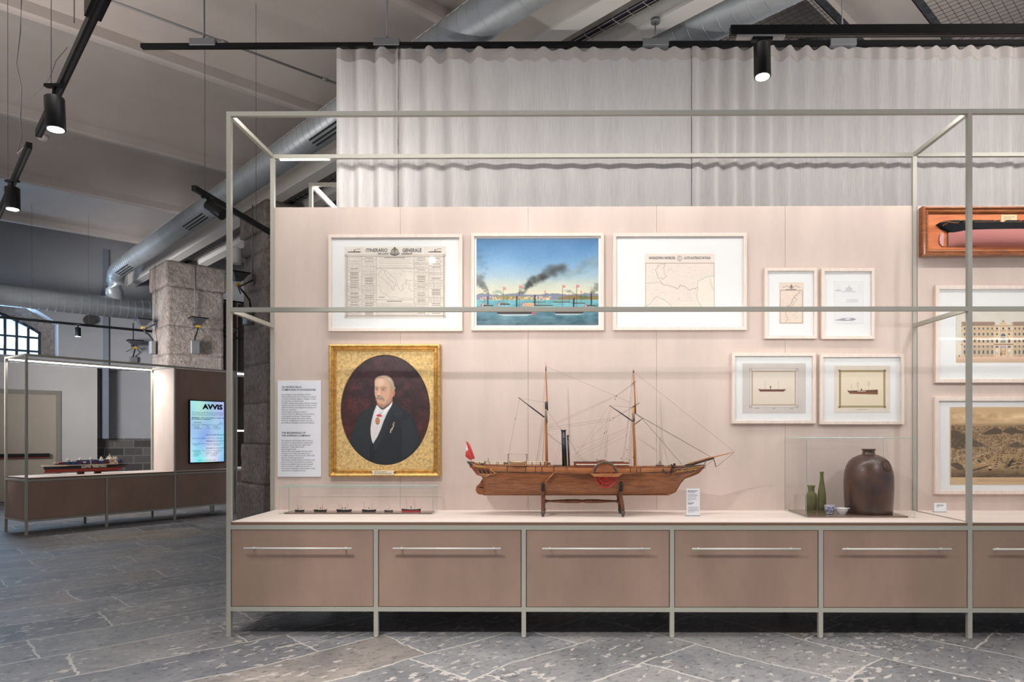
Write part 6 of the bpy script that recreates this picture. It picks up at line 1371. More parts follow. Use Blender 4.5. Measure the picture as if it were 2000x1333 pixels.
# funnel and pipe
m = MB(); m.cyl(sp_(1103, 911), sp_(1100.6, 842), 4.9 * KS, 24, 4.4 * KS); f_ = m.build('funnel', BLUEBLK, ship)
m = MB(); tp_ = sp_(1100.6, 842)
m.tube([tp_, tp_ + Vector((0, 0, .005))], [4.7 * KS] * 2, 24)
for i in range(14): a_ = 2 * PI * i / 14; m.cyl(tp_ + Vector((.0165 * math.cos(a_), .0165 * math.sin(a_), 0)), tp_ + Vector((.02 * math.cos(a_), .02 * math.sin(a_), .011)), .0024, 6, .0006)
q_ = sp_(1101.3, 856.5); m.tube([q_ + Vector((.0172 * math.cos(a_), .0172 * math.sin(a_), 0)) for a_ in np.linspace(0, 2 * PI, 25)[:-1]], .0012, 5, closed=True); m.build('funnel_crown', M('steel_crown', (70, 78, 86), .3, .5), f_)
m = MB(); m.cyl(sp_(1111.5, 911), sp_(1109.3, 858), 1.7 * KS, 14); q_ = sp_(1109.2, 858); m.lathe([(.0045, -.008), (.0075, -.004), (.0075, 0), (.004, .004), (.0045, .012), (.008, .022), (.008, .026)], q_, 14); m.build('steam_pipe', BLUEBLK, ship)
# masts and spars
def spar(pts, rr, mat, name, par=ship): mb = MB(); mb.tube([sp_(*p) for p in pts], rr, 10); return mb.build(name, mat, par)
m1 = spar([(1067.6, 911), (1067.2, 860), (1066.6, 822), (1066.2, 800)], [.0105, .0098, .0082, .007], MASTW, 'mast')
spar([(1069, 802), (1068.4, 785), (1067, 745), (1066.2, 716), (1065.9, 708)], [.006, .006, .0048, .003, .0014], MASTW, 'topmast', m1)
spar([(1067.4, 827), (1066, 802)], .0088, M('grey_lashing', (120, 108, 98), .8), 'lashing', m1); spar([(1065.6, 802), (1065.4, 785.5)], .005, BLUEBLK, 'mast_head', m1); spar([(1069, 802), (1068.5, 785)], .0064, BLUEBLK, 'doubling', m1); spar([(1066.4, 725), (1066.2, 717)], .0038, BLUEBLK, 'truck', m1)
m2 = spar([(1240.5, 912), (1239, 870), (1237.6, 825), (1237.2, 795)], [.0105, .0096, .008, .007], MASTW, 'mast')
spar([(1240.6, 806), (1240.2, 780), (1238.4, 745), (1237.4, 728), (1237.2, 720.5)], [.006, .0055, .0046, .003, .0014], MASTW, 'topmast', m2)
spar([(1237.8, 824), (1237.4, 808)], .0086, M('grey_lashing_b', (122, 106, 96), .8), 'lashing', m2); spar([(1237.6, 808), (1237.6, 793)], .005, BLUEBLK, 'mast_head', m2); spar([(1241, 808), (1240.6, 793)], .0058, BLUEBLK, 'doubling', m2); spar([(1237.6, 729), (1237.3, 724)], .0036, BLUEBLK, 'truck', m2)
m = MB(); m.tube([sp_(1012.3, 776.8), sp_(1040, 798), sp_(1063.5, 815.6)], [.0022, .0045, .0048], 8); m.build('gaff', BLUEBLK, ship)
m = MB(); m.tube([sp_(1190, 792.4), sp_(1212, 807), sp_(1235.6, 823.6)], [.002, .0038, .0042], 8); m.build('gaff', BLUEBLK, ship)
for (a_, b_, rr) in (((1233, 751.5, -.07), (1243.8, 744.4, .07), .0026), ((1233, 797.5, -.09), (1248.6, 787.6, .09), .0034), ((1238.6, 830, -.08), (1256, 817.4, .09), .004)):
    m = MB(); A_, B_ = sp_(*a_), sp_(*b_); m.tube([A_, (A_ + B_) / 2, B_], [rr * .5, rr, rr * .5], 8); m.build('yard', DKW, ship)
m = MB(); m.tube([sp_(1338, 911), sp_(1366, 903), sp_(1394.5, 895.6)], [.011, .009, .0058], 10); bs = m.build('bowsprit', DKW, ship)
m = MB(); m.tube([sp_(1343, 907.2), sp_(1380, 896), sp_(1394, 893.2), sp_(1420, 887), sp_(1434.5, 883)], [.006, .0052, .0045, .0032, .0014], 10); m.build('jib_boom', MASTW, bs)
m = MB(); m.cyl(sp_(1394.2, 897), sp_(1399, 912.6), .0016, 6); m.build('dolphin_striker', DKW, bs)
# bow carving, figurehead, anchor, catheads
m = MB(); g2 = MB()
for s_ in (-1, 1):
    for (ya, yb_) in ((914.4, 909.8), (918.6, 913.2)): m.tube([side(x, ya + (yb_ - ya) * (x - 1318) / 56, s_, .004) for x in (1318, 1332, 1346, 1358, 1368, 1374)], [.0032, .005, .005, .005, .0045, .003], 6)
    m.tube([side(1316, 927.4, s_, .003), side(1332, 926.8, s_, .004), side(1352, 924, s_, .004), side(1364, 920, s_, .004)], .002, 6)
    g2.tube([side(x, 922.6 - (x - 1320) * .1 + math.sin(x) * .9, s_, .008) for x in range(1320, 1366, 4)], .0022, 5); g2.tube([side(x, 917.8 - (x - 1330) * .12 + math.sin(x * 1.3) * .8, s_, .0085) for x in range(1330, 1374, 4)], .0016, 5)
m.build('bow_rails', M('dark_carving', (74, 54, 44), .4), ship); g2.build('bow_gilding', GOLDP, ship)
m = MB(); m.tube([sp_(1375.4, 911), sp_(1376, 907.5), sp_(1377.4, 904.4), sp_(1378, 902.6)], [.003, .005, .0045, .002], 8); m.build('figurehead', M('figurehead_pale', (138, 118, 100), .5), ship)
for s_ in (-1, 1):
    m = MB(); y_ = s_ * (top_at(1300)[4] + .012); A = lambda px, py: Vector((sp_(px, py, y_).x, y_, sp_(px, py, y_).z))
    m.tube([A(1295, 916.5), A(1296, 920.5), A(1299.4, 924), A(1303, 926)], .0034, 8); m.tube([A(1302.6, 922.4), A(1304.6, 924.6), A(1303, 927.6)], .0024, 6); m.tube([A(1293.4, 917.4), A(1297, 915.8)], .002, 6); m.build('anchor', M('anchor_grey', (66, 64, 70), .4, .5), ship)
    m = MB(); m.cyl(side(1317, 909, s_, -.03), side(1316, 909.5, s_, .02), .004, 8)
    for dx, dy in ((-3, 0), (0, 2), (3, -1), (-1, 5), (2, 4), (-2, 9), (-3, 14), (3.5, -2)): m.box(side(1314 + dx, 909 + dy, s_, .008), (.009, .008, .011))
    m.tube([side(1313, 910, s_, .008), side(1311, 918, s_, .008), side(1310, 929, s_, .006)], .0022, 6); m.build('cathead', DKW, ship)
m = MB()
for x, h_, yy in ((1289, 9, 0), (1286, 4, .03), (1283, 3, -.03), (1292, 3, .02), (1296, 3, -.02), (1307, 3, .02), (1344, 3, 0)): m.cyl(sp_(x, 912, yy), sp_(x, 912 - h_, yy), .003, 6)
m.tube([sp_(1281, 911, -.02), sp_(1288, 903, -.02)], .0018, 5); m.tube([sp_(1289, 900, 0), sp_(1293, 909, .01)], .0015, 5); m.box(sp_(1288, 910, 0), (.05, .05, .006)); m.build('windlass', DKW, ship)
# lifeboats and davits
for s_ in (-1, 1):
    lb_ = [(993.8, .004, 900.6), (999, .014, 903), (1006, .019, 903.6), (1016, .02, 903.6), (1023, .015, 903), (1028.6, .003, 901)]
    Y0_ = s_ * .122; m = MB(); rows = []
    for px, hb_, top in lb_:
        T_ = sp_(px, top, Y0_); B_ = sp_(px, 909.2 if 996 < px < 1026 else 906, Y0_); rw = []
        for i in range(9): a_ = PI * i / 8; rw.append(Vector((T_.x, Y0_ + hb_ * math.cos(a_), T_.z - (T_.z - B_.z) * math.sin(a_))))
        rows.append(rw)
    m.grid(rows); m.tube([r_[0] + Vector((0, 0, .001)) for r_ in rows], .0013, 5); m.tube([r_[-1] + Vector((0, 0, .001)) for r_ in rows], .0013, 5); bt_ = m.build('lifeboat', TANW, ship)
    m = MB(); m.b2(sp_(998, 904.5, Y0_ - .012), sp_(1025, 904, Y0_ + .012)); m.build('boat_thwarts', DKW, bt_)
    m = MB()
    for x in (992.6, 1028.6): m.tube([sp_(x, 911, s_ * .105), sp_(x - .2, 892, s_ * .105), sp_(x, 888.4, s_ * .112), sp_(x + .6, 888.2, s_ * .124)], .0017, 6); m.box(sp_(x, 888.6, s_ * .11), (.016, .006, .003)); m.tube([sp_(x + .6, 888.2, s_ * .124), sp_(x + 1.6, 901, s_ * .122)], .0007, 4); m.box(sp_(x + 1, 894, s_ * .123), (.004, .004, .005))
    m.build('davits', M('davit_grey_brown', (92, 78, 68), .5), ship)
    m = MB(); m.tube([sp_(992.6, 887.6, s_ * .115), sp_(1028.6, 887.6, s_ * .115)], .0007, 4); m.build('davit_line', ROPE, ship)
# gangway
m = MB(); A_, B_ = sp_(1082, 924.5, -.135), sp_(1066.5, 941, -.135); d_ = B_ - A_
for yy in (0, .028): m.tube([A_ + Vector((0, yy, 0)), B_ + Vector((0, yy, 0))], .0036, 6)
for i in range(9): c_ = A_ + d_ * ((i + .5) / 9); m.box(c_ + Vector((0, .014, 0)), (.012, .03, .002))
m.tube([A_ + Vector((-.004, 0, .004)), B_ + Vector((-.008, 0, .03)), B_ + Vector((-.002, 0, .004))], .0006, 4); m.box(sp_(1084, 923.6, -.125), (.016, .04, .004)); m.build('gangway_ladder', BUL, ship)
m = MB(); m.cyl(sp_(1105.6, 915, -.108), sp_(1107, 916.5, -.135), .0036, 10, .0044); m.build('cannon', M('gun_grey', (120, 112, 104), .3, .6), ship)
# flag
fl = MB(); fl.cyl(sp_(922.5, 905), sp_(909.4, 860.6), .0019, 6, .001); fp = fl.build('flagstaff', MASTW, ship)
def cloth(rows_, mat, nm):
    mm = MB(); mm.grid([[sp_(x, y, yy) for x, y, yy in r_] for r_ in rows_]); mm.build(nm, mat, fp)
FR = M('flag_red', (206, 62, 62), .8); FW = M('flag_white', (232, 234, 238), .8)
cloth([[(910.4, 863, 0), (913.6, 864, -.006), (916.2, 867, .004)], [(912, 869, 0), (917, 871.5, -.01), (919.6, 873, .003)], [(913.2, 874, 0), (920, 879, -.012), (922.4, 881, .002)], [(915.4, 880, 0), (923, 886, -.012), (926.2, 891, .0)], [(918.6, 889, 0), (923.4, 894, -.006), (927.4, 896.6, .002)], [(921, 897, 0), (924, 897.6, -.004), (927.4, 896.8, .002)]], FR, 'red_cloth')
cloth([[(911.6, 869, 0), (910.6, 872, -.006)], [(913.4, 875, 0), (909.8, 877.6, -.009)], [(914.6, 880, .0), (911.4, 881, -.006)]], FW, 'white_cloth')
cloth([[(914.4, 879.6, 0), (911, 881.4, -.006), (909.4, 884.6, .0)], [(917, 886, 0), (912, 887, -.012), (908.9, 891.6, .0)], [(920, 894, 0), (915, 893.6, -.008), (911.4, 894.2, .0)], [(921.6, 899, 0), (919.6, 899.6, -.004), (917.4, 898.4, 0)]], FR, 'red_cloth')
m = MB(); m.prism([at(913, 901.5), at(916, 902), at(924.6, 907), at(925, 910), at(920, 910)], -.05, .05); m.build('taffrail', M('dark_taffrail', (56, 58, 62), .4), ship)
# rigging
def rig(name, segs, mat, r_=.00075):
    m = MB()
    for sg in segs:
        for a_, b_ in zip(sg[:-1], sg[1:]): m.tube([sp_(*a_), sp_(*b_)], r_, 4, False)
    return m.build(name, mat, ship)
rig('standing_rigging', [[(1066, 716), (1232, 787, 0)], [(1066, 717), (1061, 800), (1048, 910, -.1)], [(1066, 717), (1061, 800), (1048, 910, .1)], [(1066, 806), (1050, 910, -.1)], [(1065, 806), (1046, 910, .1)], [(1065, 812), (1060, 908, -.1)], [(1065, 812), (1058.6, 908, .1)], [(1069, 802), (1102, 848), (1155, 923, .0)], [(1237, 726), (1434, 883)], [(1241, 808), (1392, 895)], [(1015, 780), (1006, 822), (990, 905)], [(1012.6, 777), (1063, 786.6)],
    [(1192, 795), (1180, 850), (1165, 903, -.06)], [(1195, 797), (1184, 850), (1181, 903, .04)], [(1187, 850), (1184, 903, .03)], [(1190, 792.4), (1237, 797)],
    [(1236, 724), (1222, 870), (1219, 905, -.09)], [(1236, 730), (1231, 800), (1215, 905, .09)], [(1237, 745), (1228, 905, -.09)], [(1236, 800), (1224, 912, -.1)], [(1236, 812), (1229, 912, -.1)], [(1236, 822), (1233, 912, -.1)], [(1237, 812), (1246, 912, .1)], [(1241, 745), (1246, 788)], [(1237, 750), (1202, 773.6), (1067, 834)], [(1236, 751), (1204, 775), (1067, 838)], [(1233, 797), (1197, 817), (1072, 836)], [(1233, 798), (1193, 821.6), (1068, 841)]], ROPE, .0008)
rig('fine_lines', [[(1190, 793), (1125, 890)], [(1184, 826), (1118, 894)], [(1222, 838), (1122, 888)], [(1224, 842), (1122, 896)], [(1226, 850), (1124, 902)], [(1236, 832), (1115, 880)], [(1097, 858), (1080, 908)], [(1098, 870), (1084, 908)], [(1113, 860), (1134, 903)], [(1365, 900), (1290, 911)], [(1424, 886), (1399, 912.6), (1378, 912)]], ROPE, .0005)
rig('dark_stays', [[(1241, 808), (1256, 820), (1332, 908)], [(1241, 809), (1388, 893)], [(1394, 899), (1366, 918)], [(1434, 884), (1400, 912.6)], [(1398, 912), (1394, 899)]], ROPED, .0011)
m = MB()
for k in range(26): z = 905 - k * 3.4; w0 = 1228.6 + k * .24; m.tube([sp_(w0, z, -.095 + k * .003), sp_(w0 + 5.6 - k * .12, z + .2, -.095 + k * .003)], .0005, 4, False)
m.build('ratlines', ROPED, ship)
m = MB()
for p in ((1203.6, 774), (1201.6, 780), (1198, 817), (1192, 821.6), (1006.6, 818.6), (1180.4, 846.6), (1184.4, 844), (1224.6, 879, -.07), (1165.2, 898, -.06), (1213.6, 896), (1223, 897), (1229, 899), (1236.4, 894)): m.lathe([(0, -.0045), (.0026, -.002), (.0026, .002), (0, .0045)], sp_(*p), 8)
m.build('blocks', DKW, ship)

# stand
std = thing('model_stand', 'dark turned wood stand with four legs under the paddle steamer model', 'stand', (SX, YS, ZS))
SW_ = wood('stand_wood', (64, 34, 22), (140, 82, 42), 14, (3, 3, 2), .3, coat=.4)
FOOT = M('worn_grey_foot', (92, 88, 84), .5, .4)
for px, dirx in ((1060.4, 0), (1213.5, 1)):
    for s_ in (-1, 1):
        base = sp_(px, 1000, 0); x0 = P(px, 980, YS - .115).x - SX
        fx_ = x0 + (.012 if dirx else 0); y_ = s_ * .112
        m = MB(); m.tube([(fx_, y_, .035), (fx_ - .004 * dirx, y_ * .98, .08), (x0 - .004 * dirx, y_ * .92, .14), (x0, y_ * .97, .185), (x0, y_ * 1.1, .215), (x0 - .002, y_ * 1.13, .236)], [.0125, .013, .0135, .0125, .0105, .004], 8); m.build('leg', SW_, std)
        m = MB(); m.lathe([(.006, 0), (.009, .004), (.007, .01), (.0135, .014), (.0145, .03), (.0125, .04)], (fx_, y_, 0), 14); m.build('foot', FOOT, std)
        m = MB(); m.tube([(x0, y_ * .97, .178), (x0, y_ * 1.1, .212), (x0 - .002, y_ * 1.13, .24)], [.014, .0122, .005], 8); m.build('black_leg_tip', BLUEBLK, std)
    m = MB(); m.tube([(x0, -.105, .1), (x0, 0, .088), (x0, .105, .1)], .011, 8); m.tube([(x0, -.1, .14), (x0, -.05, .133), (x0, 0, .130), (x0, .05, .133), (x0, .1, .14)], .008, 8); m.build('crossbar', SW_, std)
xa = P(1064, 979, YS).x - SX; xb = P(1209, 979, YS).x - SX; zc = P(1100, 979.5, YS).z - ZS; L = xb - xa
m = MB(); m.lathe([(.006, xa), (.0125, xa + .006), (.013, xa + .014), (.007, xa + .02), (.009, xa + .026), (.007, xa + .03), (.0135, xa + L * .3), (.0138, xa + L * .45), (.011, xa + L * .485), (.0075, xa + L * .49), (.012, xa + L * .495), (.012, xa + L * .51), (.0075, xa + L * .515), (.011, xa + L * .52), (.0138, xa + L * .56), (.0135, xa + L * .7), (.007, xb - .03), (.009, xb - .026), (.007, xb - .02), (.013, xb - .014), (.0125, xb - .006), (.006, xb)], (0, 0, zc), 20, 'X'); m.build('turned_stretcher', SW_, std)

# ================================================================== GLASS CASES
def vitrine(name, label, xl, xr, yf_, yb_, h, plate):
    r = thing(name, label, 'glass case', ((xl + xr) / 2, (yf_ + yb_) / 2, ZS)); w, d = xr - xl, yb_ - yf_; t = .004
    def pane(nm, a, b): m = MB(); m.b2(a, b); return m.build(nm, MAT['glass'], r)
    pane('front_pane', (-w / 2, -d / 2, 0), (w / 2, -d / 2 + t, h)); pane('rear_pane', (-w / 2, d / 2 - t, 0), (w / 2, d / 2, h))
    pane('side_pane', (-w / 2, -d / 2 + t, 0), (-w / 2 + t, d / 2 - t, h)); pane('side_pane', (w / 2 - t, -d / 2 + t, 0), (w / 2, d / 2 - t, h)); pane('top_pane', (-w / 2, -d / 2, h), (w / 2, d / 2, h + t))
    m = MB(); e = .0013
    for sx in (-1, 1):
        for sy in (-1, 1): m.tube([(sx * w / 2, sy * d / 2, 0), (sx * w / 2, sy * d / 2, h + t)], e, 5)
        m.tube([(sx * w / 2, -d / 2, h + t), (sx * w / 2, d / 2, h + t)], e * 1.2, 5); m.tube([(sx * w / 2, sy * 0 - d / 2, .001), (sx * w / 2, d / 2, .001)], e, 5)
    for sy in (-1, 1): m.tube([(-w / 2, sy * d / 2, h + t), (w / 2, sy * d / 2, h + t)], e * 1.5, 5)
    m.build('glass_edges', MAT['gedge'], r)
    m = MB(); m.b2((plate[0] - r.location.x, plate[1] - r.location.y, .0005), (plate[2] - r.location.x, plate[3] - r.location.y, .011)); m.build('base_plate', M('brown_glossy_plate', (120, 100, 90), .12, spec=.7), r)
    return r
xl, xr = P(545.4, 1006, 4.77).x, P(846, 1006, 4.77).x
vitrine('glass_case', 'long low glass case over six tiny ship models, under the portrait', xl, xr, 4.77, 4.945, .187, (P(555, 1005, 4.785).x, 4.785, P(842.5, 1005, 4.785).x, 4.93))
xl2, xr2 = P(1575, 1012, 4.59).x, P(1787, 1012, 4.59).x
vitrine('glass_case', 'large square glass case over the brown stoneware jar and bottles', xl2, xr2, 4.59, 5.03, .532, (P(1578.5, 1010, 4.605).x, 4.605, P(1774, 1010, 4.605).x, 5.0))
# six small ships
HB = M('tiny_hull_black', (32, 28, 28), .4); HRd = M('tiny_hull_red', (196, 40, 56), .4); MW = M('tiny_mast', (186, 112, 76), .5); WH = M('tiny_white', (226, 218, 206), .5)
def tiny(px, half, masts, funnels, label, red=False, hgt=1.0, yt=4.86):
    p = P(px, 1000, yt); L = half * yt / F; r = thing('miniature_ship', label, 'ship model', (p.x, yt, ZS + .0115), 0, 'miniature ships in the low glass case'); hh = .011 * hgt * (1.15 if red else 1)
    m = MB(); rows = []
    for f_ in np.linspace(-1, 1, 13):
        b = .0085 * hgt * (1 - abs(f_) ** 3.2) + .0006; zt_ = hh * (1 + .22 * f_ * f_); e = .86 if abs(f_) > .9 else 1
        rows.append([Vector((L * f_, -b, zt_)), Vector((L * f_ * .99, -b * .96, hh * .5)), Vector((L * f_ * .95, -b * .7, 0)), Vector((L * f_ * .95, b * .7, 0)), Vector((L * f_ * .99, b * .96, hh * .5)), Vector((L * f_, b, zt_))])
    m.grid(rows, True, True); 
    for q in (0, 12): m.f.append([q * 6 + k for k in range(6)]); m.mi.append(0); m.sm.append(False)
    m.tube([(L * .95, 0, hh * 1.15), (L * 1.12, 0, hh * 1.7)], .0006, 5)
    m.build('hull', HB, r)
    if red: m = MB(); m.b2((-L * .9, -.0102, 0), (L * .88, .0102, hh * .46)); m.build('red_bottom', HRd, r)
    m = MB(); m.b2((-L * .28, -.005, hh), (L * .22, .005, hh + .0035)); m.b2((L * .4, -.004, hh), (L * .6, .004, hh + .003)); m.build('deck_houses', WH, r)
    m = MB()
    for fx_, hz_ in masts: m.tube([(L * fx_, 0, hh), (L * fx_ - hz_ * .06, 0, hh + hz_)], [.0009, .0004], 6); m.tube([(L * fx_ - .006, 0, hh + hz_ * .6), (L * fx_ + .001, 0, hh + hz_ * .35)], .0006, 4)
    m.build('masts', MW, r)
    m = MB()
    for fx_ in funnels: m.cyl((L * fx_, 0, hh), (L * fx_ - .001, 0, hh + .014 * hgt + .003), .0021 * hgt, 10)
    m.build('funnel', HB, r)
    m = MB()
    for fx_, hz_ in masts:
        for q in (-1, 1): m.tube([(L * fx_ - hz_ * .06, 0, hh + hz_), (L * (fx_ + q * .3), .003, hh)], .00025, 4, False)
    m.build('rigging', ROPE, r)
tiny(585, 9.5, ((-.4, .044), (.45, .038)), (-.2,), 'tiny black steamship with two masts, leftmost in the low glass case', hgt=.85)
tiny(625.5, 13, ((-.45, .046), (.38, .044), (.3, .03)), (0,), 'tiny black steamship second from the left in the low glass case, white deck amidships')
tiny(672, 15, ((-.65, .052), (-.35, .05), (.45, .05)), (-.2, .15), 'tiny black steamship with two funnels, third from the left in the low glass case', hgt=1.1)
tiny(720.6, 14, ((-.6, .062), (.5, .058)), (.02,), 'tiny black steamship fourth from the left in the low glass case, masts raked', hgt=1.05)
tiny(759, 8.6, ((.4, .032),), (-.1,), 'smallest black steamship, fifth from the left in the low glass case', hgt=.7)
tiny(803, 19, ((-.45, .074), (.4, .076)), (0,), 'black steamship with red bottom, largest and rightmost in the low glass case', True, 1.25)
# stoneware jar
zp = ZS + .0115
jr = P(1696.5, 1000, 4.79); jar = thing('stoneware_jar', 'large dark brown stoneware jar with a round stamped crest', 'jar', (jr.x, 4.79, zp))
def jar_mat():
    m, nt, b = newmat('brown_salt_glaze'); n = tex_noise(nt, 7, 8, .6); n2 = tex_noise(nt, 90, 4)
    r = ramp(nt, n.outputs['Fac'], [(.3, (44, 36, 34)), (.5, (74, 50, 38)), (.72, (96, 62, 42))]); nt.links.new(r.outputs[0], b.inputs['Base Color']); b.inputs['Roughness'].default_value = .34; b.inputs['Coat Weight'].default_value = .3
    bump_from(nt, b, n2.outputs['Fac'], .35, .004); return m
JM = jar_mat(); k = 4.79 / F
prof = [(0, 0), (208 / 5 * k, 0), (214 / 5 * k, .004), (216 / 5 * k, .03), (222 / 5 * k, .1), (226 / 5 * k, .18), (225 / 5 * k, .24), (218 / 5 * k, .29), (202 / 5 * k, .33), (178 / 5 * k, .362), (146 / 5 * k, .384), (104 / 5 * k, .4), (72 / 5 * k, .408), (60 / 5 * k, .412), (56 / 5 * k, .42), (56 / 5 * k, .436), (66 / 5 * k, .442), (66 / 5 * k, .447), (54 / 5 * k, .447), (46 / 5 * k, .44), (46 / 5 * k, .42), (0, .41)]
m = MB(); m.lathe(prof, (0, 0, 0), 64, caps=False); m.build('jar_body', JM, jar)
# crest lies on the shoulder: emblem and ring of letters
def on_jar(u, v):   # u: horizontal offset, v: height -> point on the surface, front side
    zs_ = [p[1] for p in prof[2:13]]; rs_ = [p[0] for p in prof[2:13]]; r_ = np.interp(v, zs_, rs_); u = max(-r_ * .98, min(r_ * .98, u)); return Vector((u, -math.sqrt(r_ * r_ - u * u) - .001, v))
m = MB(); cu, cv = 94 / 5 * k, .332
for R_, w_ in ((.0385, .0022), (.03, .0012)): m.tube([on_jar(cu + R_ * .95 * math.cos(a_), cv + R_ * math.sin(a_)) for a_ in np.linspace(0, 2 * PI, 41)[:-1]], w_, 6, closed=True)
for i in range(26): a_ = 2 * PI * i / 26; q_ = on_jar(cu + .0345 * math.cos(a_), cv + .0345 * math.sin(a_)); m.box(q_, (.0035, .003, .0048), 0)
m.tube([on_jar(cu, cv - .02), on_jar(cu, cv + .02)], .0024, 6); m.tube([on_jar(cu - .011, cv + .012), on_jar(cu + .011, cv + .012)], .0016, 6); m.tube([on_jar(cu + .02 * math.cos(a_), cv - .002 + .02 * math.sin(a_)) for a_ in np.linspace(PI * 1.1, PI * 1.9, 10)], .0028, 6); m.tube([on_jar(cu + .009 * math.cos(a_), cv + .009 * math.sin(a_)) for a_ in np.linspace(0, 2 * PI, 16)[:-1]], .0018, 6, closed=True)
for a_ in np.linspace(.2 * PI, .8 * PI, 7): m.box(on_jar(cu + .048 * math.cos(a_), cv + .046 * math.sin(a_)), (.006, .004, .005))
m.build('stamped_crest', JM, jar)
# bottles
def gbottle(name, col):
    m, nt, b = newmat(name); b.inputs['Base Color'].default_value = (*s2l(col), 1); b.inputs['Transmission Weight'].default_value = .7; b.inputs['Roughness'].default_value = .18; b.inputs['IOR'].default_value = 1.3
    n = tex_noise(nt, 34, 5); r = ramp(nt, n.outputs['Fac'], [(.3, np.array(col) * .94), (.7, np.clip(np.array(col) * 1.08, 0, 255))]); nt.links.new(r.outputs[0], b.inputs['Base Color']); return m
GB = gbottle('old_green_glass', (150, 150, 104))
bp = P(1584.5, 1000, 4.84); b1 = thing('green_bottle', 'short wide-necked green glass bottle in the large glass case', 'bottle', (bp.x, 4.84, zp)); k = 4.84 / F
m = MB(); m.lathe([(0, 0), (9.6 * k, 0), (10.6 * k, .004), (10.6 * k, .118), (10 * k, .128), (6.6 * k, .14), (6.2 * k, .148), (6.2 * k, .172), (6.8 * k, .176), (7.6 * k, .18), (7.6 * k, .188), (6.2 * k, .189), (5.4 * k, .186), (5.2 * k, .15), (9 * k, .126), (9.8 * k, .02), (0, .014)], (0, 0, 0), 36, caps=False); m.build('bottle_glass', GB, b1)
bp = P(1605, 1000, 4.82); b2_ = thing('green_bottle', 'tall slender green glass bottle beside the shorter one', 'bottle', (bp.x, 4.82, zp)); k = 4.82 / F
m = MB(); m.lathe([(0, 0), (7.2 * k, 0), (8 * k, .004), (8.1 * k, .09), (7.6 * k, .13), (6.3 * k, .17), (4.6 * k, .205), (3.6 * k, .235), (3.3 * k, .262), (3.3 * k, .27), (3.9 * k, .273), (3.9 * k, .284), (3.4 * k, .286), (2.6 * k, .284), (2.8 * k, .235), (4 * k, .2), (7 * k, .12), (7.2 * k, .02), (0, .012)], (0, 0, 0), 32, caps=False); m.build('bottle_glass', GB, b2_)
# cup and bowl
def cup_mat():
    m, nt, b = newmat('blue_white_china'); n = tex_noise(nt, 95, 3, .6); r = ramp(nt, n.outputs['Fac'], [(.42, (98, 102, 134)), (.54, (140, 142, 164)), (.6, (214, 208, 204))]); nt.links.new(r.outputs[0], b.inputs['Base Color']); b.inputs['Roughness'].default_value = .2; return m
k = 4.72 / F; bp = P(1620.5, 1000, 4.72); cp = thing('china_cup', 'small blue-patterned china cup in front of the tall green bottle', 'cup', (bp.x, 4.72, zp))
m = MB(); m.lathe([(0, 0), (6.4 * k, 0), (6.6 * k, .006), (8.6 * k, .018), (9.8 * k, .034), (10.1 * k, .058), (9.6 * k, .059), (9.2 * k, .036), (7.6 * k, .018), (0, .012)], (0, 0, 0), 36, caps=False); m.build('cup_body', cup_mat(), cp)
m = MB(); m.tube([(9.85 * k * math.cos(a_), 9.85 * k * math.sin(a_), .0592) for a_ in np.linspace(0, 2 * PI, 37)[:-1]], .0015, 6, closed=True); m.tube([(6.7 * k * math.cos(a_), 6.7 * k * math.sin(a_), .006) for a_ in np.linspace(0, 2 * PI, 37)[:-1]], .0016, 6, closed=True); m.build('white_rim', M('white_china', (226, 224, 222), .2), cp)
k = 4.70 / F; bp = P(1644.5, 1000, 4.70); bw = thing('china_bowl', 'small white china bowl with two tab handles beside the jar', 'bowl', (bp.x, 4.70, zp)); WC = M('white_glazed_china', (222, 220, 218), .18, coat=.3)
m = MB(); m.lathe([(0, 0), (6.4 * k, 0), (6.2 * k, .005), (8.8 * k, .014), (11 * k, .03), (11.6 * k, .041), (12 * k, .043), (11 * k, .043), (10 * k, .03), (7.6 * k, .014), (0, .01)], (0, 0, 0), 36, caps=False); m.build('bowl_body', WC, bw)
m = MB()
for s_ in (-1, 1): m.tube([(s_ * 11.4 * k, -.01, .041), (s_ * 14.2 * k, -.005, .042), (s_ * 14.6 * k, .004, .042), (s_ * 11.4 * k, .01, .041)], .0022, 6)
m.build('handles', WC, bw)

# ================================================================== CONTAINER SHIP MODEL in the left case
cs_ = thing('container_ship_model', 'container ship model with red and black hull lettered LLOYD TRIESTINO', 'ship model', L3(.303, .38, ZS), RA)
L = 1.07; zk = .034
def hullband(z0f, z1f, mat, nm):      # fractions of height, bow at x=0
    m = MB()
    def ring(z):
        f_ = (z - zk) / .108; bow = .046 * (1 - f_) ** .8 if f_ < .99 else 0; bow -= .028 * max(0, 1 - abs(f_ - .02) * 5); stern = L - .12 * max(0, 1 - f_ * 1.4) ** 1.1 ; pts = []
        for t_ in np.linspace(0, 1, 21):
            x = bow + (stern - bow) * t_; b = .062 * min(1, (t_ * 4.4) ** (.55 + .5 * (1 - f_))) * (1 - .35 * max(0, (t_ - .82) / .18) * (1.2 - f_)) * (.8 + .2 * min(1, f_ * 4)); pts.append((x, b, z))
        return [Vector((x, -b, z)) for x, b, z in pts] + [Vector((x, b, z)) for x, b, z in reversed(pts)]
    rows = [ring(z0f + (z1f - z0f) * i / 5) for i in range(6)]; m.grid(rows, True, True)
    if nm == 'red_hull' or nm == 'black_hull':
        for q in (0, 5): m.f.append([q * 42 + k_ for k_ in range(42)]); m.mi.append(0); m.sm.append(False)
    return m.build(nm, mat, cs_)
hullband(zk, zk + .048, M('hull_red', (146, 48, 34), .4), 'red_hull'); hullband(zk + .048, zk + .094, M('hull_black', (26, 26, 28), .35), 'black_hull')
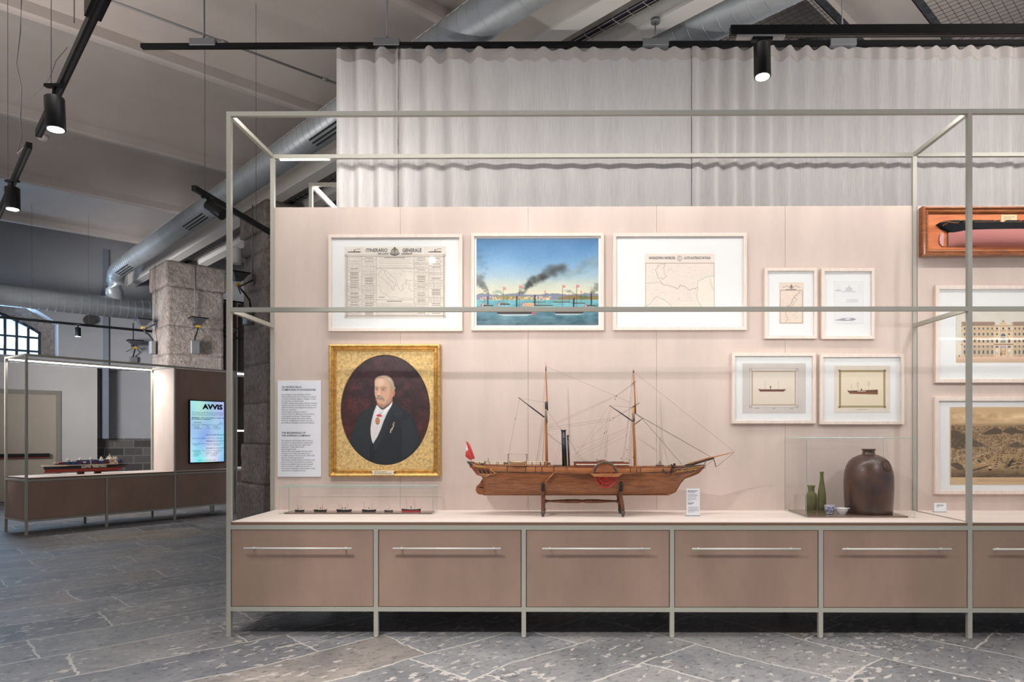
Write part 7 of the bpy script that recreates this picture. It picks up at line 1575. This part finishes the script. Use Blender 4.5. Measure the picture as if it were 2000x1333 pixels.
CR = M('cream_paint', (230, 214, 190), .5)
m = MB(); zt_ = zk + .094
pts = [(0, .0), (.03, .02), (.09, .042), (.2, .058), (.28, .062)]
m.prism([(-.012, zt_ + .022), (.26, zt_ + .016), (.26, zt_ - .003), (.01, zt_ - .006)], -.001, .001)
for s_ in (-1, 1): m.add([Vector((x - .008 * (1 - i / 4), s_ * y * 1.02, zt_ - .006)) for i, (x, y) in enumerate(pts)] + [Vector((x - .014 * (1 - i / 4), s_ * y * 1.04, zt_ + .02 - i * .002)) for i, (x, y) in enumerate(pts)], [(i, i + 1, i + 6, i + 5) for i in range(4)], False)
m.b2((.26, -.064, zt_ - .002), (.94, .064, zt_ + .006))
for i in range(26): m.box((.29 + i * .025, -.063, zt_ + .008), (.006, .003, .008))
m.add([Vector((x, -y, zt_)) for x, y in pts] + [Vector((x, y, zt_)) for x, y in pts], [(i, i + 1, i + 6, i + 5) for i in range(4)], False)
m.build('cream_bulwark', CR, cs_)
cr_ = M('container_red', (128, 42, 40), .6); cb_ = M('container_blue', (34, 84, 136), .6); cw_ = M('container_white', (222, 216, 208), .6); g = random.Random(12)
def fx(u): return (u - 190) / 1600 * L * (1 + .10 * (1 - (u - 190) / 1600) - .05)
def cont(u0, u1, lv, n, mat):
    x0, x1 = fx(u0), fx(u1)
    for j in range(4):
        m = MB(); y_ = -.052 + j * .027; m.bb(((x0 + x1) / 2, y_ + .012, zt_ + .008 + lv * .0225 + .0105), (x1 - x0 - .002, .025, .021), .0006); m.build('container', mat[(j + n) % len(mat)] if j else mat[0], cs_)
rows_ = [(420, 500, 0, cr_), (465, 545, 1, cr_), (500, 565, 0, cb_), (580, 650, 0, cr_), (580, 650, 1, cb_), (680, 770, 0, cb_), (680, 770, 1, cb_), (680, 770, 2, cw_), (775, 870, 0, cb_), (775, 870, 1, cr_), (775, 870, 2, cb_), (905, 960, 0, cb_), (905, 965, 1, cw_), (905, 1040, 2, cb_), (965, 1045, 0, cr_), (970, 1045, 1, cb_), (1110, 1180, 0, cb_), (1110, 1225, 1, cr_), (1110, 1225, 2, cb_), (1185, 1225, 0, cr_), (1230, 1320, 0, cb_), (1230, 1320, 1, cb_), (1230, 1320, 2, cw_), (1330, 1440, 0, cr_), (1330, 1440, 1, cr_), (1330, 1440, 2, cb_), (1650, 1720, 1, cb_), (1640, 1700, 0, cr_), (1700, 1775, 0, cb_), (1690, 1780, 1, cr_), (1690, 1755, 2, cb_)]
for n, (u0, u1, lv, mt) in enumerate(rows_): cont(u0, u1, lv, n, [mt, cb_, cr_, cw_] if n % 3 else [mt, cr_, cb_])
for i, u in enumerate((640, 870, 1090, 1310, 1640)):
    m = MB(); x = fx(u); hgt = (.088, .092, .096, .1, .098)[i]; m.cyl((x, 0, zt_), (x, 0, zt_ + hgt * .7), .016 if i < 3 else .012, 12, .010); m.bb((x, 0, zt_ + hgt * .86), (.03, .034, .026), .004); m.lathe([(.008, 0), (.01, .006), (.004, .014)], (x, 0, zt_ + hgt), 10)
    dx = (.05, .06, .14, 0, .09)[i]
    if dx: m.b2((x, -.012, zt_ + hgt * .62), (x + dx, .012, zt_ + hgt * .68)) if i != 1 else m.tube([(x, 0, zt_ + hgt * .5), (x + .055, 0, zt_ + hgt * .8)], .006, 8)
    m.build('deck_crane', CR, cs_)
m = MB(); x = fx(405); m.cyl((x, 0, zt_), (x, 0, zt_ + .06), .003, 6); m.bb((x, 0, zt_ + .036), (.036, .03, .008), .002); m.bb((x, 0, zt_ + .05), (.014, .014, .016), .002); m.build('fore_mast', CR, cs_)
m = MB(); x0, x1 = fx(1465), fx(1640); m.bb(((x0 + x1) / 2, 0, zt_ + .018), (x1 - x0, .116, .034), .002); m.bb(((x0 + x1) / 2 - .012, 0, zt_ + .046), (.085, .1, .026), .002); m.bb(((x0 + x1) / 2 - .028, 0, zt_ + .074), (.06, .12, .03), .002); m.bb(((x0 + x1) / 2 - .03, 0, zt_ + .096), (.03, .05, .016), .002)
xm = fx(1492); m.cyl((xm, 0, zt_ + .09), (xm, 0, zt_ + .145), .004, 8); m.bb((xm, 0, zt_ + .112), (.034, .02, .006), .001); m.bb((xm, 0, zt_ + .128), (.02, .014, .008), .001); m.lathe([(.002, 0), (.008, .006), (.002, .012)], (xm, 0, zt_ + .14), 10)
for dx in (-.045, .035): m.cyl((xm + dx, -.04, zt_ + .085), (xm + dx, -.04, zt_ + .112), .006, 8)
br_ = m.build('bridge_house', CR, cs_)
m = MB(); m.tube([(fx(1485), -.062, zt_ + .05), (fx(1550), -.062, zt_ + .05)], [.006, .007], 8); m.build('orange_lifeboat', M('lifeboat_orange', (212, 84, 36), .5), br_)
m = MB(); m.b2((fx(1555), -.0595, zt_ + .008), (fx(1615), -.058, zt_ + .016)); m.build('dark_opening', MAT['dark'], br_)
tx = text('LLOYD TRIESTINO', fx(862), zk + .089, fx(1380) - fx(862), .034, WH, cs_, -.0645, 'hull_lettering', .05)
m = MB(); 
for u in (885, 1230): m.b2((fx(u) - .036, -.03, 0), (fx(u) + .036, .03, zk + .003))
m.build('cradle', M('dark_red_cradle', (74, 26, 22), .5), cs_)
